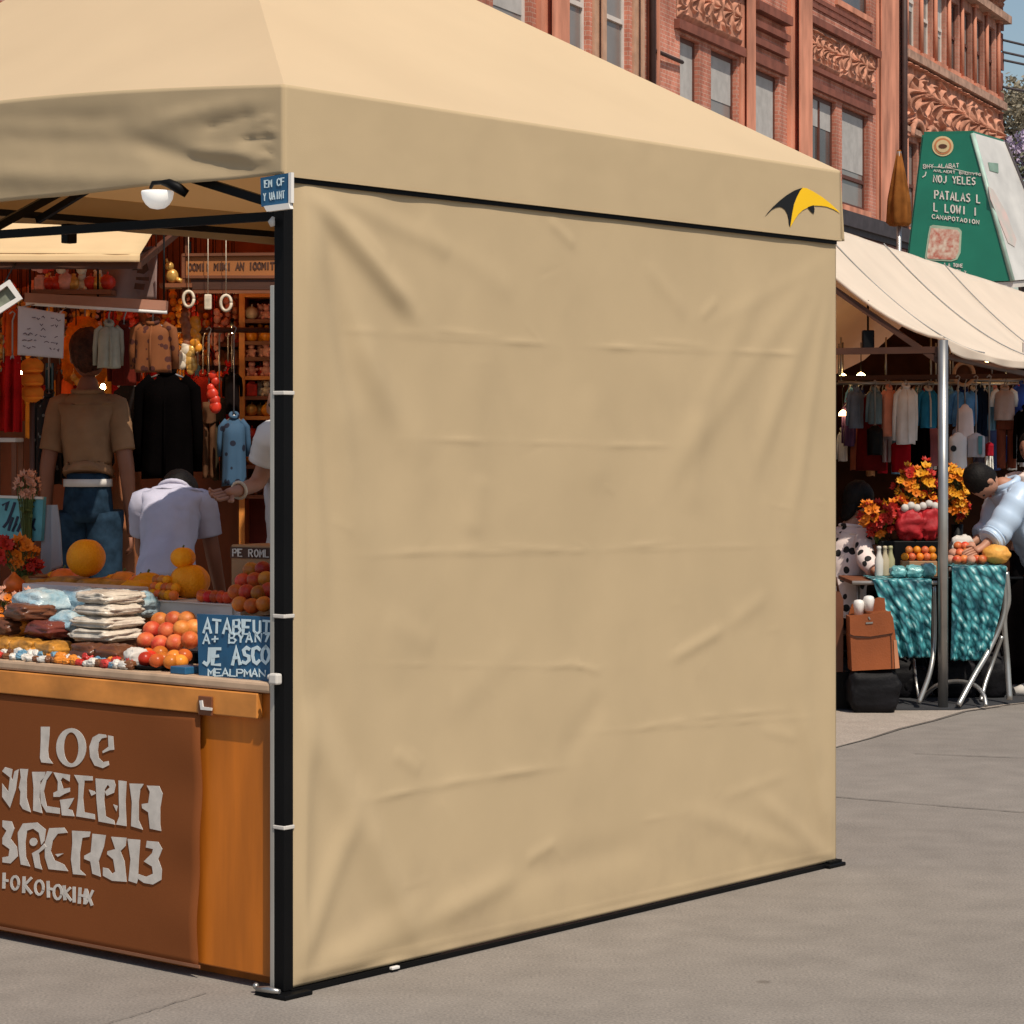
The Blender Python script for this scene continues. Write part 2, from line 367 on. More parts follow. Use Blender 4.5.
def wf(u, v):
    s = lerp(.026, side_w, u); z = lerp(.018, 2.16, v)
    k = sstep(0, .02, u) * sstep(0, .015, 1 - u) * sstep(0, .01, v) * (1 - .8 * sstep(.93, .98, v))
    h = crease_h(WCR, s, z) * 1.0 + .009 * fbm(s * 1.7, z * .45, 5, 2) + .0012 * fbm(s * 6, z * 4, 9, 3) + .0035 * math.sin(s * 27 + 1.5 * math.sin(z * 2)) * sstep(.42, .02, u) + .0016 * math.exp(-((z - .05) / .004) ** 2) + .0016 * math.exp(-((s - .075) / .004) ** 2) + .0035 * math.sin(s * 16 + 2 * z) * sstep(.25, 0, u) + .003 * math.sin(s * 20 - z) * sstep(.3, 0, 1 - u)
    return PR.w(s, z, -.004 + h * k * .62)
mb.grid(wf, 330, 280)
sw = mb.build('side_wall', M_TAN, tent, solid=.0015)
mb = MB(); p0, p1 = PR.w(.02, .009, -.004), PR.w(S + .004, .007, -.004); mb.bar(p0, p1, .022, .013)
tbox(mb, -.012, .05, S - .06, S + .015, .0, .02)
mb.build('base_bar', M_BLACK, tent)
mb = MB(); mb.box(PR.w(.40, .012, .012), (.03, .012, .008), PR.M().to_3x3(), .002); mb.build('label_tab', M_WHITE, sw)

# valances: front one is crumpled, right one taut, left one rolled short
VCR = creases(PF, [
 ((-60, 136), (190, 140), .035, -.008), ((120, 138), (268, 172), .030, -.011), ((-60, 112), (150, 118), .03, -.007), ((150, 122), (284, 92), .026, .007), ((180, 148), (270, 156), .018, .010), ((-60, 170), (230, 182), .035, .012), ((200, 130), (262, 112), .016, -.008), ((240, 140), (284, 138), .012, -.012), ((254, 124), (280, 116), .008, .008), ((250, 163), (282, 154), .008, .008), ((262, 146), (284, 160), .007, -.008), ((266, 128), (284, 134), .006, .006)])
VCR0 = creases(PF, [((285, 92), (225, 108), .02, .012), ((283, 118), (240, 128), .018, -.010), ((284, 140), (232, 136), .02, .014), ((283, 160), (247, 158), .018, -.012), ((280, 170), (250, 176), .012, .010),
 ((200, 132), (110, 130), .035, .010), ((160, 150), (255, 168), .028, -.016), ((60, 142), (170, 158), .03, -.010), ((-40, 120), (140, 122), .03, .008), ((-40, 142), (90, 144), .025, -.009), ((-20, 165), (140, 172), .03, .008), ((10, 110), (120, 104), .02, -.005), ((262, 130), (276, 146), .012, .008), ((266, 150), (280, 160), .010, .008)])
def val(pl, length, zb, cr=None, amp=1.0, seed=0, flare=.01):
    mb = MB()
    def vf(u, v):
        a = lerp(-(.009 + flare * (1 - v)), length + (.009 + flare * (1 - v)), u); z = lerp(zb, ZE + (BOW(u) if pl is PF else 0), v)
        k = sstep(0, .02, u) * sstep(0, .02, 1 - u) * (.25 + .75 * sstep(1, .7, v))
        h = (crease_h(cr, a, z, False) if cr else 0) + amp * (.004 * fbm(a * 3, z * 6, seed, 3) + .0012 * fbm(a * 14, z * 16, seed + 3, 3))
        return pl.w(a, z + (0.008 * nz(a * 3, seed) * amp if v == 0 else 0), .009 + flare * (1 - v) + h * k)
    mb.grid(vf, 200, 24)
    return mb
val(PF, S, ZB + .006, VCR, .75, 2, .003).build('valance', M_TAN, tent, solid=.0015)
val(PR, S, ZB, None, .25, 5, .003).build('valance', M_TAN, tent, solid=.0015)
PL_ = VPlane(T0 + l2 * S, r2); PL_.n = -PL_.n if PL_.n.dot(l2) < 0 else PL_.n
val(PL_, S, 2.195, None, 1, 8).build('valance', M_TAN, tent, solid=.0015)
PB_ = VPlane(T0 + r2 * S, l2); PB_.n = -PB_.n if PB_.n.dot(r2) < 0 else PB_.n
val(PB_, S, ZB, None, 1, 9).build('valance', M_TAN, tent, solid=.0015)
# hems
mb = MB(); mb.bar(PR.w(-.011, ZB + .004, .0125), PR.w(S + .011, ZB + .004, .0125), .003, .007); mb.build('hem', M_TAN, tent)

mb = MB(); mb.bar(PR.w(.02, ZB - .002, .0035), PR.w(S - .006, ZB - .002, .0035), .004, .020); mb.build('top_rail', M_BLACK, tent)
# legs with foot, straps and light edge profile
for (a, t) in ((.018, .017), (.03, S - .03), (S - .018, .017), (S - .022, S - .022)):
    mb = MB(); tbox(mb, a - .018, a + .018, t - .017, t + .017, .012, 2.26, .003)
    lg = mb.build('leg', M_BLACK, tent)
    mb = MB(); tbox(mb, a - .055, a + .055, t - .05, t + .05, 0, .012, .003); mb.build('foot', M_BLACK, lg)
    if t < .1:
        for y in (393, 616, 827):
            z = gz(y, 6.33)
            mb = MB(); tbox(mb, a - .0205, a + .0205, t - .0195, t + .0195, z - .005, z + .005, .002); mb.build('strap', M_OFFW, lg)
        sgn = 1 if a < 1 else -1
        mb = MB(); tbox(mb, a + sgn * .0188, a + sgn * .034, t - .016, t + .012, .012, gz(285, 6.33), .002); mb.build('edge_profile', M_ALU, lg)
        mb = MB(); z = gz(678, 6.33); mb.box(tw(a - .004, t - .034, z), (.03, .022, .028), RT, .005); mb.tube([tw(a + .01, t - .03, z + .002), tw(a + .022, t - .034, z + .004)], .006); mb.build('knob', M_OFFW, lg)
        mb = MB(); mb.tube([tw(a + .05, t - .045, .016), tw(a + .0, t - .05, .022), tw(a - .03, t - .045, .02)], [.007, .009, .006]); mb.ball(tw(a + .07, t - .03, .018), .009, 8, 6); mb.build('peg', M_STEEL, lg)
        mb = MB(); z = gz(222, 6.33); mb.tube([tw(a + .012, t - .025, z + .012), tw(a + .014, t - .03, z), tw(a + .012, t - .027, z - .012)], [.004, .009, .006]); mb.build('buckle', M_OFFW, lg)
# truss
mb = MB()
for (A, B) in ((tw(.03, .03, gz(206, 6.33)), tw(.46, .03, ZB + .05)), (tw(.03, .06, 1.985), tw(1.28, .06, 2.0)), (tw(1.28, .06, 2.0), tw(S - .03, .06, 1.985)), (tw(S - .03, .03, 1.98), tw(1.28, .03, 2.22)), (tw(.46, .03, ZB + .05), tw(1.28, .03, 2.22)),
               (tw(S - .03, .03, 2.21), tw(S - .03, S - .03, 2.23)), (tw(.03, S - .03, 2.03), tw(S - .03, S - .03, 2.2)),
               (tw(1.28, .05, 2.0), tw(1.28, 1.28, 2.62)), (tw(S - .05, 1.28, 2.2), tw(1.28, 1.28, 2.62)), (tw(1.28, S - .05, 2.1), tw(1.28, 1.28, 2.62)), (tw(.05, 1.28, 2.1), tw(1.28, 1.28, 2.62))):
    mb.bar(A, B, .018, .023)
mb.bar(Vector((tc.x, tc.y, 2.5)), Vector((tc.x, tc.y, 3.10)), .035, .035)
mb.build('truss', M_BLACK, tent)
mb = MB()
for a_, t_ in ((S - .02, .7), (S - .02, 1.45)):
    mb = MB(); tbox(mb, a_ - .02, a_ + .02, t_ - .022, t_ + .022, 2.13, 2.20, .004)
    mb.build('truss_joint', M_BLACK, tent)
# emblem on the valance: traced outline, printed patch
cr4 = lambda x, y: (750 + x / 10.24, 170 + y / 10.24)
lg_b = [[(120, 475), (150, 435), (200, 380), (270, 315), (340, 260), (420, 212), (500, 184), (470, 222), (440, 280), (410, 360), (392, 450), (372, 585), (362, 560), (357, 500), (345, 450), (322, 408), (295, 388), (265, 379), (225, 388), (185, 410)],
        [(553, 382), (614, 362), (624, 405), (616, 452), (585, 425)]]
lg_y = [[(502, 184), (545, 190), (610, 222), (700, 278), (780, 340), (840, 395), (888, 445), (820, 405), (750, 378), (690, 369), (625, 366), (560, 384), (500, 415), (455, 460), (415, 520), (376, 588), (396, 450), (414, 360), (444, 280), (474, 222)]]
PRV = VPlane(T0 - l2 * .0, r2)
for nm, ls, m_ in (('emblem', lg_b, M_INK), ('emblem', lg_y, M_YEL)):
    mb = MB(); polys(mb, PRV, ls, cr4, .0135, .0008); mb.build(nm, m_, tent)

# tag hanging at the corner bracket
tg = empty('hanging_tag', tw(.04, -.04, 1.97), 'small blue tag with pale writing hung at the tent corner above the black leg', 'tag')
PT = VPlane(T0 - r2 * .034 , l2)
mb = MB(); n3 = Vector((-r2.x, -r2.y, 0))
mb.prism([PT.at(x, y, 0) for x, y in ((262, 178), (291, 173), (291, 203), (263, 207))], n3 * .006); mb.build('plate', M_BLUE, tg)
mb = MB(); mb.prism([PT.at(x, y, 0) for x, y in ((267, 206.5), (292, 203.2), (293.5, 209), (270, 212))], n3 * .012); mb.prism([PT.at(x, y, 0) for x, y in ((291.2, 173), (294, 172.6), (294, 203), (291.2, 203))], n3 * .010); mb.build('edge', M_WHITE, tg)
mb = MB(); write(mb, PT, 'EM CF', (266, 181), (287, 178), (266, 188), 1.0, .0065, .0008); write(mb, PT, 'Y UAINT', (265, 194), (287, 191), (265, 201), .9, .0065, .0008); mb.build('lettering', M_CHALK, tg)

# lamp clipped under the front valance
lp = Vector(PF.at(166, 192, .03)); lamp = empty('clip_lamp', lp, 'white half-dome clip lamp hanging under the front edge of the tan tent', 'lamp')
M_LAMP = mat('lamp_glass', (.86, .84, .8), rough=.3, var=.02, emit=.35)
mb = MB(); rr = 16.5 / 384
mb.lathe(lp + Vector((0, 0, -rr * 1.12)), [(.002, 0), (rr * .45, rr * .08), (rr * .72, rr * .30), (rr * .92, rr * .62), (rr, rr * 1.0), (rr * .98, rr * 1.12), (.004, rr * 1.14)], 28); mb.build('shade', M_LAMP, lamp)
mb = MB(); mb.tube([PF.at(159, 189, .03), PF.at(163, 184, .035), PF.at(171, 183.5, .035), PF.at(177, 184, .03), PF.at(183, 188, .02), PF.at(187, 194, .0)], [.004, .006, .006, .012, .014, .011]); mb.build('clamp', M_BLACK, lamp)

# ------------------------------------------------------------------ counter
ZC = .791
ct = empty('market_counter', tw(1.25, .35, 0), 'orange wooden market counter with a brown lettered banner across its front', 'counter')
mb = MB(); tbox(mb, .06, 2.5, .025, .68, .035, ZC - .03, .004); tbox(mb, .12, 2.44, .09, .62, 0, .035); mb.build('body', M_WOOD, ct)
mb = MB(); tbox(mb, .055, 2.52, .005, .70, ZC - .028, ZC, .008); mb.build('countertop', M_OFFW if False else mat('worn_top', (.52, .36, .24), rough=.5, var=.3, scale=9), ct)
mb = MB(); a0 = PF.hit(256, 700)[0]; tbox(mb, a0, 2.5, .003, .024, gz(718, 6.4) + .0, ZC - .03, .003); mb.build('fascia', M_WOODL, ct)
mb = MB(); ab = PF.hit(207, 705)[0]
tbox(mb, ab - .022, ab + .03, -.004, .002, gz(713, 6.55), gz(694, 6.55), .002); mb.build('bracket', M_MWOOD, ct)
mb = MB(); stroke(mb, PF, [(203, 701), (204, 708), (213, 709)], 2.6, .0045, .004); mb.build('latch', M_WHITE, ct)
# banner
abx = PF.hit(197, 800)[0]; zt, zb = PF.hit(197, 714)[1], PF.hit(197, 969)[1]
mb = MB()
def bf(u, v):
    a = lerp(2.3, abx, u) + .008 * math.sin(v * 5 + 1) * (u > .97); z = lerp(zb, zt, v)
    return PF.w(a, z, -.0115 + .0006 * fbm(a * 2, z * 2, 1, 2) + .006 * sstep(.12, 0, 1 - u) * math.sin(v * 9) ** 2)
mb.grid(bf, 60, 30); bn = mb.build('banner', M_BANNER, ct, solid=.002)
mb = MB(); mb.bar(PF.w(2.3, zb + .004, -.010), PF.w(abx, zb + .004, -.010), .004, .008); mb.build('banner_hem', mat('banner_hem', (.24, .1, .05), rough=.7), bn)
c1 = lambda x, y: (x / 4.875, 710 + y / 4.876)
def ell(cx, cy, rx, ry, n=28, a0=0): return [(cx + rx * math.cos(a0 + 2 * PI * i / n), cy + ry * math.sin(a0 + 2 * PI * i / n)) for i in range(n)]
BIG = [[(187,83),(230,83),(228,130),(222,200),(226,235),(246,263),(190,257),(183,235),(187,150)],
 [(505,122),(470,118),(440,135),(424,180),(428,230),(450,272),(490,285),(520,270),(517,250),(490,255),(470,235),(465,200),(470,160),(485,140),(507,135)],
 [(515,125),(540,130),(545,195),(525,197),(490,212),(488,202),(518,180)],
 [(0,300),(14,280),(50,290),(44,330),(50,345),(60,300),(80,290),(66,390),(38,478),(0,425),(0,360),(30,400),(38,330)],
 [(85,288),(125,290),(118,340),(118,430),(138,500),(100,485),(85,460),(88,400),(80,380),(90,330)],
 [(145,303),(210,303),(203,330),(185,350),(180,430),(195,505),(150,492),(152,380)],
 [(218,300),(245,303),(215,345),(202,400),(217,470),(280,480),(280,508),(215,500),(188,455),(184,370)],
 [(250,305),(330,318),(328,350),(295,330),(285,345),(298,385),(330,380),(330,400),(305,410),(280,425),(250,425),(250,405),(270,395),(272,350)],
 [(280,440),(350,430),(335,460),(320,485),(340,490),(350,520),(290,515),(285,470)],
 [(350,318),(440,325),(440,345),(400,345),(393,430),(400,500),(450,510),(452,535),(360,520),(370,430),(372,360)],
 [(422,390),(450,398),(455,410),(435,420)],
 [(455,335),(545,343),(553,370),(545,405),(510,420),(500,400),(525,378),(515,365),(500,390),(497,440),(505,520),(545,540),(550,560),(470,545),(460,440)],
 [(540,462),(562,470),(556,496)],
 [(566,345),(605,350),(600,450),(605,568),(555,560),(570,520)],
 [(620,360),(690,362),(672,390),(665,450),(665,540),(685,585),(628,568),(632,450)],
 [(705,370),(765,372),(782,410),(770,480),(770,560),(775,592),(720,580),(712,500),(682,480),(680,460),(712,455),(720,400)],
 [(0,540),(45,545),(58,580),(40,630),(70,670),(75,715),(40,750),(0,745),(0,720),(30,715),(35,680),(0,655),(0,625),(20,590),(0,570)],
 [(75,600),(100,555),(170,550),(212,585),(205,640),(190,660),(178,600),(150,580),(120,590),(112,650),(115,720),(135,765),(90,755),(80,690)],
 ell(152,645,19,20,14),
 [(205,652),(215,670),(178,700),(185,750),(195,780),(160,770),(150,720),(145,700),(180,680)],
 [(228,578),(300,575),(318,600),(270,605),(245,640),(235,690),(255,735),(300,755),(320,788),(225,778),(207,720),(207,650)],
 [(258,705),(300,700),(270,718)],
 [(340,590),(430,595),(425,620),(390,625),(378,700),(378,780),(408,808),(345,802),(335,730),(342,650)],
 [(440,605),(505,612),(495,670),(470,740),(480,815),(440,800),(430,740),(400,728),(400,712),(432,695)],
 [(530,620),(605,625),(600,665),(575,690),(595,740),(605,840),(535,835),(490,810),(490,770),(515,775),(535,800),(550,790),(540,730),(510,705),(512,690),(550,680)],
 [(610,630),(672,635),(665,730),(660,830),(655,848),(615,835),(625,730)],
 [(705,640),(760,645),(780,680),(760,730),(778,780),(775,830),(735,853),(690,845),(658,822),(664,802),(700,815),(735,800),(730,765),(690,740),(730,700),(735,680),(700,672)]]
mb = MB(); polys(mb, PF, BIG, c1, -.0095, .0012)
# the O of the first line is a ring
n = 32; o1 = ell(335, 185, 73, 95, n); o2 = ell(335, 186, 36, 76, n)
mb.strip([PF.at(*c1(*o1[i % n]), -.0095) for i in range(n + 1)], [PF.at(*c1(*o2[i % n]), -.0095) for i in range(n + 1)], Vector((PF.n.x, PF.n.y, 0)) * .0012)
sm = []
def sm_(pts, w=15): sm.append(([c1(*p) for p in pts], w / 4.875))
sm_([(8,800),(6,868)]); sm_([(6,832),(26,834)], 12)
def ring_(cx, cy, rx, ry): sm_(ell(cx, cy, rx, ry, 14, .4) + [ell(cx, cy, rx, ry, 14, .4)[0]], 12)
ring_(62, 845, 18, 32); sm_([(105,818),(103,890)]); sm_([(140,822),(108,855),(140,895)], 13); ring_(180, 868, 20, 34)
sm_([(222,840),(224,912)]); sm_([(224,872),(244,876)], 12); ring_(270, 890, 19, 34)
sm_([(300,862),(304,925)]); sm_([(330,870),(306,895),(334,930)], 12); sm_([(350,868),(350,936)]); sm_([(378,872),(374,942)]); sm_([(408,878),(402,945)]); sm_([(376,905),(406,910)], 11); ring_(408, 912, 8, 30); sm_([(440,885),(424,920),(436,952)], 13)
for i, (p, w) in enumerate(sm): stroke(mb, PF, p, w, -.0095 + (i % 3) * .0003, .0012)
mb.build('lettering', M_LETTER, bn)

# ------------------------------------------------------------------ goods on the counter
def ctr(px, t):
    a = VPlane(T0 + r2 * t, l2).hit(px, HZ)[0]; p = tw(a, t, ZC); return a, p, F / p.y
def zpx(py, p): return H + (HZ - py) / F * p.y
def pillow(mb, c, size, rot=None, seed=0, p=.55, am=.10):
    n, m = 40, 26
    def sg(v, e): return math.copysign(abs(v) ** e, v)
    c = Vector(c); M = rot or RT; rings = []
    for i in range(m + 1):
        th = -PI / 2 + PI * max(.01, min(.99, i / m)); ring = []
        for k in range(n):
            ph = 2 * PI * k / n
            d = Vector((sg(math.cos(th), p) * sg(math.cos(ph), p * .7), sg(math.cos(th), p) * sg(math.sin(ph), p * .7), sg(math.sin(th), .9)))
            q = 1 + am * fbm(d.x * 2.2 + seed, d.y * 2.2, d.z * 2 + seed, 3) + am * .55 * (abs(nz(d.x * 6 + seed, d.y * 6, d.z * 5)) - .25)
            ring.append(c + M @ Vector((d.x * size[0] / 2 * q, d.y * size[1] / 2 * q, d.z * size[2] / 2 * q)))
        rings.append(ring)
    mb.ring(rings); return mb
def goods(name, mb, m, label, cat, group=None): return tag(mb.build(name, m), label, cat, group)
M_PLAST = mat('pale_blue_plastic_bag', (.52, .60, .62), rough=.18, spec=.6, var=.5, scale=22, col2=(.18, .36, .46), bump=.6, bscale=60)
M_CREAM = mat('cream_plastic_bag', (.62, .55, .46), rough=.25, spec=.5, var=.35, scale=18, bump=.5, bscale=50)
M_BROWNP = mat('brown_pack', (.15, .055, .028), rough=.3, var=.4, scale=14, bump=.3, bscale=50)
M_GOLDP = mat('golden_pack', (.50, .22, .035), rough=.35, var=.5, scale=25, bump=.3, bscale=60)
M_ORANGE = mat('orange_peel', (.72, .23, .012), rough=.45, var=.18, scale=20, bump=.25, bscale=300, orand=.2)
M_GOURD = mat('gourd_skin', (1.0, .37, .006), rough=.5, spec=.25, var=.2, scale=14, bump=.5, bscale=170, orand=.12)
M_TOM = mat('tomato_skin', (.60, .075, .018), rough=.32, spec=.3, var=.35, scale=24, orand=.3)
M_TOM2 = mat('orange_tomato_skin', (.74, .19, .03), rough=.32, spec=.3, var=.35, scale=24, orand=.3)
M_PEACH = mat('peach_skin', (.72, .25, .07), rough=.42, spec=.3, var=.5, scale=30, bump=.15, bscale=200, col2=(.55, .08, .025), orand=.25)
M_APPLE = mat('dark_red_apple', (.42, .035, .015), rough=.34, spec=.3, var=.5, scale=26, col2=(.55, .13, .03), orand=.5)
M_STALK = mat('green_stalk', (.10, .13, .03), rough=.7)
M_CARTON = mat('kraft_carton', (.36, .20, .10), rough=.8, var=.15)
M_GREY = mat('grey_cloth', (.32, .33, .36), var=.12, scale=5, **CLOTH)
# crates and trays first
def crate(name, px0, px1, t0, t1, z0, z1, m, label, slats=3, wall=.008):
    a0 = ctr(px0, t0)[0]; a1 = ctr(px1, t0)[0]
    ca = tw((a0 + a1) / 2, (t0 + t1) / 2, z0)
    root = empty(name, ca, label, 'crate')
    mb = MB(); tbox(mb, a0, a1, t0, t1, z0, z0 + wall); mb.build('bottom', m, root)
    mb = MB(); hgt = (z1 - z0 - wall) / slats
    for i in range(slats):
        b0 = z0 + wall + i * hgt + .004; b1 = z0 + wall + (i + 1) * hgt
        tbox(mb, a0, a1, t0, t0 + wall, b0, b1); tbox(mb, a0, a1, t1 - wall, t1, b0, b1)
        tbox(mb, a0, a0 - wall, t0 + wall, t1 - wall, b0, b1); tbox(mb, a1, a1 + wall, t0 + wall, t1 - wall, b0, b1)
    for a in (a0 - wall - .009, a1 + wall + .009):
        for t in (t0 + wall + .008, t1 - wall - .008): tbox(mb, a - .008, a + .008, t - .008, t + .008, z0 + wall, z1)
    mb.build('sides', m, root); return root
crate('wooden_crate', 142, -40, .40, .69, ZC, .921, M_WOODL, 'long honey wood crate along the back of the counter under the pastries')
p = ctr(196, .5)[1]; zg = zpx(598, p)
crate('white_crate', 232, 158, .36, .60, ZC, zg - .004, M_OFFW, 'whitish slatted crate under the double orange gourd')
p = ctr(250, .36)[1]; za = zpx(612, p)
crate('black_crate', 272, 232, .26, .46, ZC, za - .01, M_BLACK, 'black crate full of dark red apples near the tent leg', 2)
# lids so that goods rest on the crates
def board(name, px0, px1, t0, t1, z0, z1, m, label, cat, bev=.003):
    mb = MB(); tbox(mb, ctr(px0, t0)[0], ctr(px1, t0)[0], t0, t1, z0, z1, bev); return goods(name, mb, m, label, cat)
board('crate_lid', 143, -42, .395, .695, .921, .933, M_WOODL, 'flat honey wood lid lying on the long crate', 'lid')
board('tray', 233, 157, .355, .605, zg - .004, zg, M_OFFW, 'thin whitish tray on the crate under the double gourd', 'tray')
board('white_tray', 118, 22, .40, .52, .933, .976, mat('lilac_white_box', (.55, .52, .54), rough=.5, var=.06), 'long low lilac-white box in front of the golden pastries', 'box')
for i, (x0, x1) in enumerate(((140, 118), (116, 72), (70, 40), (38, 12))):
    a0 = ctr(x0, .56)[0]; a1 = ctr(x1, .56)[0]; mb = MB(); pillow(mb, tw((a0 + a1) / 2, .615, .933 + .027), (a1 - a0, .12, .056), RT, i * 3, .6)
    goods('pastry', mb, M_GOLDP if i else M_GOURD, ['short dark golden pastry at the right end of the row behind the white box', 'long golden pastry under the round pumpkin', 'golden pastry left of the pumpkin behind the white box', 'golden pastry beside the small basket'][i], 'pastry')
# round pumpkin and gourds
def gourdball(mb, c, rr, ribs=0, dep=.04, sz=1.0):
    mb.ball(c, rr, 40, 24, 1, 1, sz, wob=lambda d: 1 + (dep * (abs(math.cos(ribs * math.atan2(d.y, d.x) / 2)) - .6) * (1 - d.z ** 4) if ribs else 0) + .015 * nz(d.x * 2, d.y * 2, d.z * 2) - .10 * max(0, d.z - .9) * 4)
def fruit_thing(name, base, rr, m, label, cat, group=None, ribs=0, sz=1.0, stalk=True):
    root = empty(name, base, label, cat, group)
    mb = MB(); gourdball(mb, base + Vector((0, 0, rr * sz)), rr, ribs, .05, sz); mb.build('skin', m, root)
    if stalk:
        mb = MB(); top = base + Vector((0, 0, rr * sz * 1.93)); mb.tube([top - Vector((0, 0, rr * .1)), top + Vector((rr * .03, 0, rr * .12)), top + Vector((rr * .10, 0, rr * .2))], [rr * .1, rr * .07, rr * .08], 6); mb.build('stalk', M_STALK, root)
    return root
a, p, sc = ctr(86, .615); fruit_thing('pumpkin', Vector((p.x, p.y, .988)), 19.5 / sc, M_GOURD, 'smooth round orange pumpkin on the row of pastries', 'pumpkin', ribs=0, sz=.98, stalk=False)
a, p, sc = ctr(190, .48); fruit_thing('gourd', Vector((p.x, p.y, zg)), 20 / sc, M_GOURD, 'large orange gourd on the whitish crate, lower of the two', 'gourd', ribs=10, sz=.86)
q = Vector((gx(183, p.y - .0), p.y, zg + 30 / sc)); fruit_thing('gourd', q, 12.5 / sc, M_GOURD, 'small orange gourd sitting on top of the large gourd', 'gourd', ribs=8, sz=.85)
for i in range(13):
    x = 153 + (i % 5) * 5.2 + (i // 5) * 2; a, p, sc = ctr(x, .38 + (i // 5) * .02); rr = 5.2 / sc
    mb = MB(); z = zg + rr * .95 + (i // 5) * rr * 1.3; mb.ball((p.x, p.y, z), rr, 10, 8); goods('kumquat', mb, M_TOM2 if i % 3 else M_GOURD, 'tiny orange kumquat heaped beside the double gourd', 'kumquat', 'kumquats beside the gourds')
# tomatoes at the front, in a shallow black dish
a, p, sc = ctr(162, .10); mb = MB(); mb.lathe(Vector((p.x, p.y, ZC)), [(.02, 0), (.07, 0), (.085, .012), (.082, .013), (.068, .004), (.004, .004)], 24, 1, .8); goods('dish', mb, M_BLACK, 'shallow black dish of tomatoes at the front of the counter', 'dish')
for i, (x, y, t) in enumerate(((145, 667, .08), (157, 673, .055), (171, 671, .06), (180, 665, .08), (150, 660, .11), (163, 660, .10), (174, 657, .11), (160, 653, .14), (184, 656, .13), (148, 655, .15))):
    a, p, sc = ctr(x, t); rr = 8.3 / sc; mb = MB(); mb.ball(Vector((p.x, p.y, max(ZC + .004 + rr, zpx(y, p)))), rr, 16, 12, 1, 1, .88, wob=lambda d: 1 + .03 * math.cos(5 * math.atan2(d.y, d.x)) * (1 - d.z * d.z)); goods('tomato', mb, M_TOM if i in (0, 4, 9) else M_TOM2, 'glossy red tomato in the shallow black dish' if i in (0, 4, 9) else 'glossy orange tomato in the shallow black dish', 'tomato', 'red tomatoes in the dish' if i in (0, 4, 9) else 'orange tomatoes in the dish')
# peaches in a heap on a dark tray
a, p, sc = ctr(166, .24); mb = MB(); tbox(mb, a - .085, a + .085, .16, .32, ZC, zpx(652, p), .004); goods('dark_tray', mb, M_BLACK, 'raised dark tray under the heap of peaches', 'tray')
zt_ = zpx(652, p)
for i, (x, y, t) in enumerate(((146, 641, .19), (160, 644, .18), (175, 643, .19), (190, 640, .19), (152, 630, .23), (167, 631, .22), (182, 629, .22), (194, 628, .25), (160, 621, .27), (174, 620, .27), (187, 620, .28))):
    a, p, sc = ctr(x, t); rr = 9.5 / sc; mb = MB(); mb.ball(Vector((p.x, p.y, max(zt_ + rr, zpx(y, p)))), rr, 16, 12, 1, 1, .95); goods('peach', mb, M_PEACH, 'red and orange peach in the heap left of the blue price sign', 'peach', 'peaches in the heap')
for i, (x, y, t) in enumerate(((240, 604, .28), (252, 606, .28), (264, 604, .29), (236, 592, .33), (247, 592, .32), (259, 593, .32), (269, 590, .34), (243, 581, .38), (255, 580, .38), (266, 579, .39), (251, 570, .42), (263, 569, .42))):
    a, p, sc = ctr(x, t); rr = 8.6 / sc; mb = MB(); mb.ball(Vector((p.x, p.y, zpx(y, p))), rr, 16, 12, 1, 1, .92); goods('apple', mb, M_APPLE, 'dark red apple piled in the black crate by the tent leg', 'apple', 'apples in the black crate')
a, p, sc = ctr(252, .56); cb = empty('carton', tw(a, .56, ZC), 'kraft carton with a dark lettered band behind the apples', 'carton')
PCt = VPlane(T0 + r2 * .50, l2)
mb = MB(); a0, z0 = PCt.hit(274, 546); a1 = PCt.hit(231, 546)[0]; tbox(mb, a0, a1, .50, .64, ZC, z0, .004); mb.build('box', M_CARTON, cb)
mb = MB(); mb.prism([PCt.at(x, y, .001) for x, y in ((231, 547), (272, 548), (272, 559), (231, 558))], Vector((PCt.n.x, PCt.n.y, 0)) * .002); mb.build('band', M_DWOOD, cb)
mb = MB(); write(mb, PCt, 'PE ROML', (233, 549), (271, 550), (233, 556), 1.2, .0035, .001); mb.build('lettering', M_OFFW, cb)
# bags and packs on the left
def pack(name, x, t, zb, w, d, h, m, label, cat, rz=0.0, group=None, seed=0, p=.5):
    a, q, sc = ctr(x, t); mb = MB(); rot = RT @ Matrix.Rotation(rz, 3, 'Z')
    pillow(mb, Vector((q.x, q.y, zb + h / 2)), (w, d, h), rot, seed, p, .16); return goods(name, mb, m, label, cat, group)
g0 = ZC
for i, (x, lab) in enumerate(((8, 'golden wrapped pack in the front row at the counter left edge'), (30, 'golden wrapped pack in the front row beside the brown packs'), (55, 'golden wrapped pack in the front row below the blue bag'))):
    pack('golden_pack', x, .09, g0, .10, .09, .055, M_GOLDP, lab, 'pack', .1 * i - .1, 'golden packs', i)
for i, (x, lab) in enumerate(((92, 'dark brown pack in the front row below the cream bags'), (116, 'dark brown pack with its end against the white paper wrap'))):
    pack('brown_pack', x, .09, g0, .11, .09, .058, M_BROWNP, lab, 'pack', .08 - .1 * i, None, 5 + i)
pack('paper_wrap', 136, .07, g0, .05, .06, .055, M_OFFW, 'crumpled white paper wrap beside the tomatoes', 'wrap', .3, None, 9)
for i, (x, z, lab) in enumerate(((10, .055, 'brown pack lying on the golden packs at the left edge'), (52, .055, 'reddish brown pack lying on the golden packs under the blue bag'), (30, .10, 'uppermost brown pack under the pale blue bag'))):
    pack('brown_pack', x, .16, g0 + z, .125, .12, .05, M_BROWNP if i != 1 else mat('maroon_pack', (.16, .04, .03), rough=.3, var=.3, bump=.3), lab, 'pack', .1 * i, None, 12 + i)
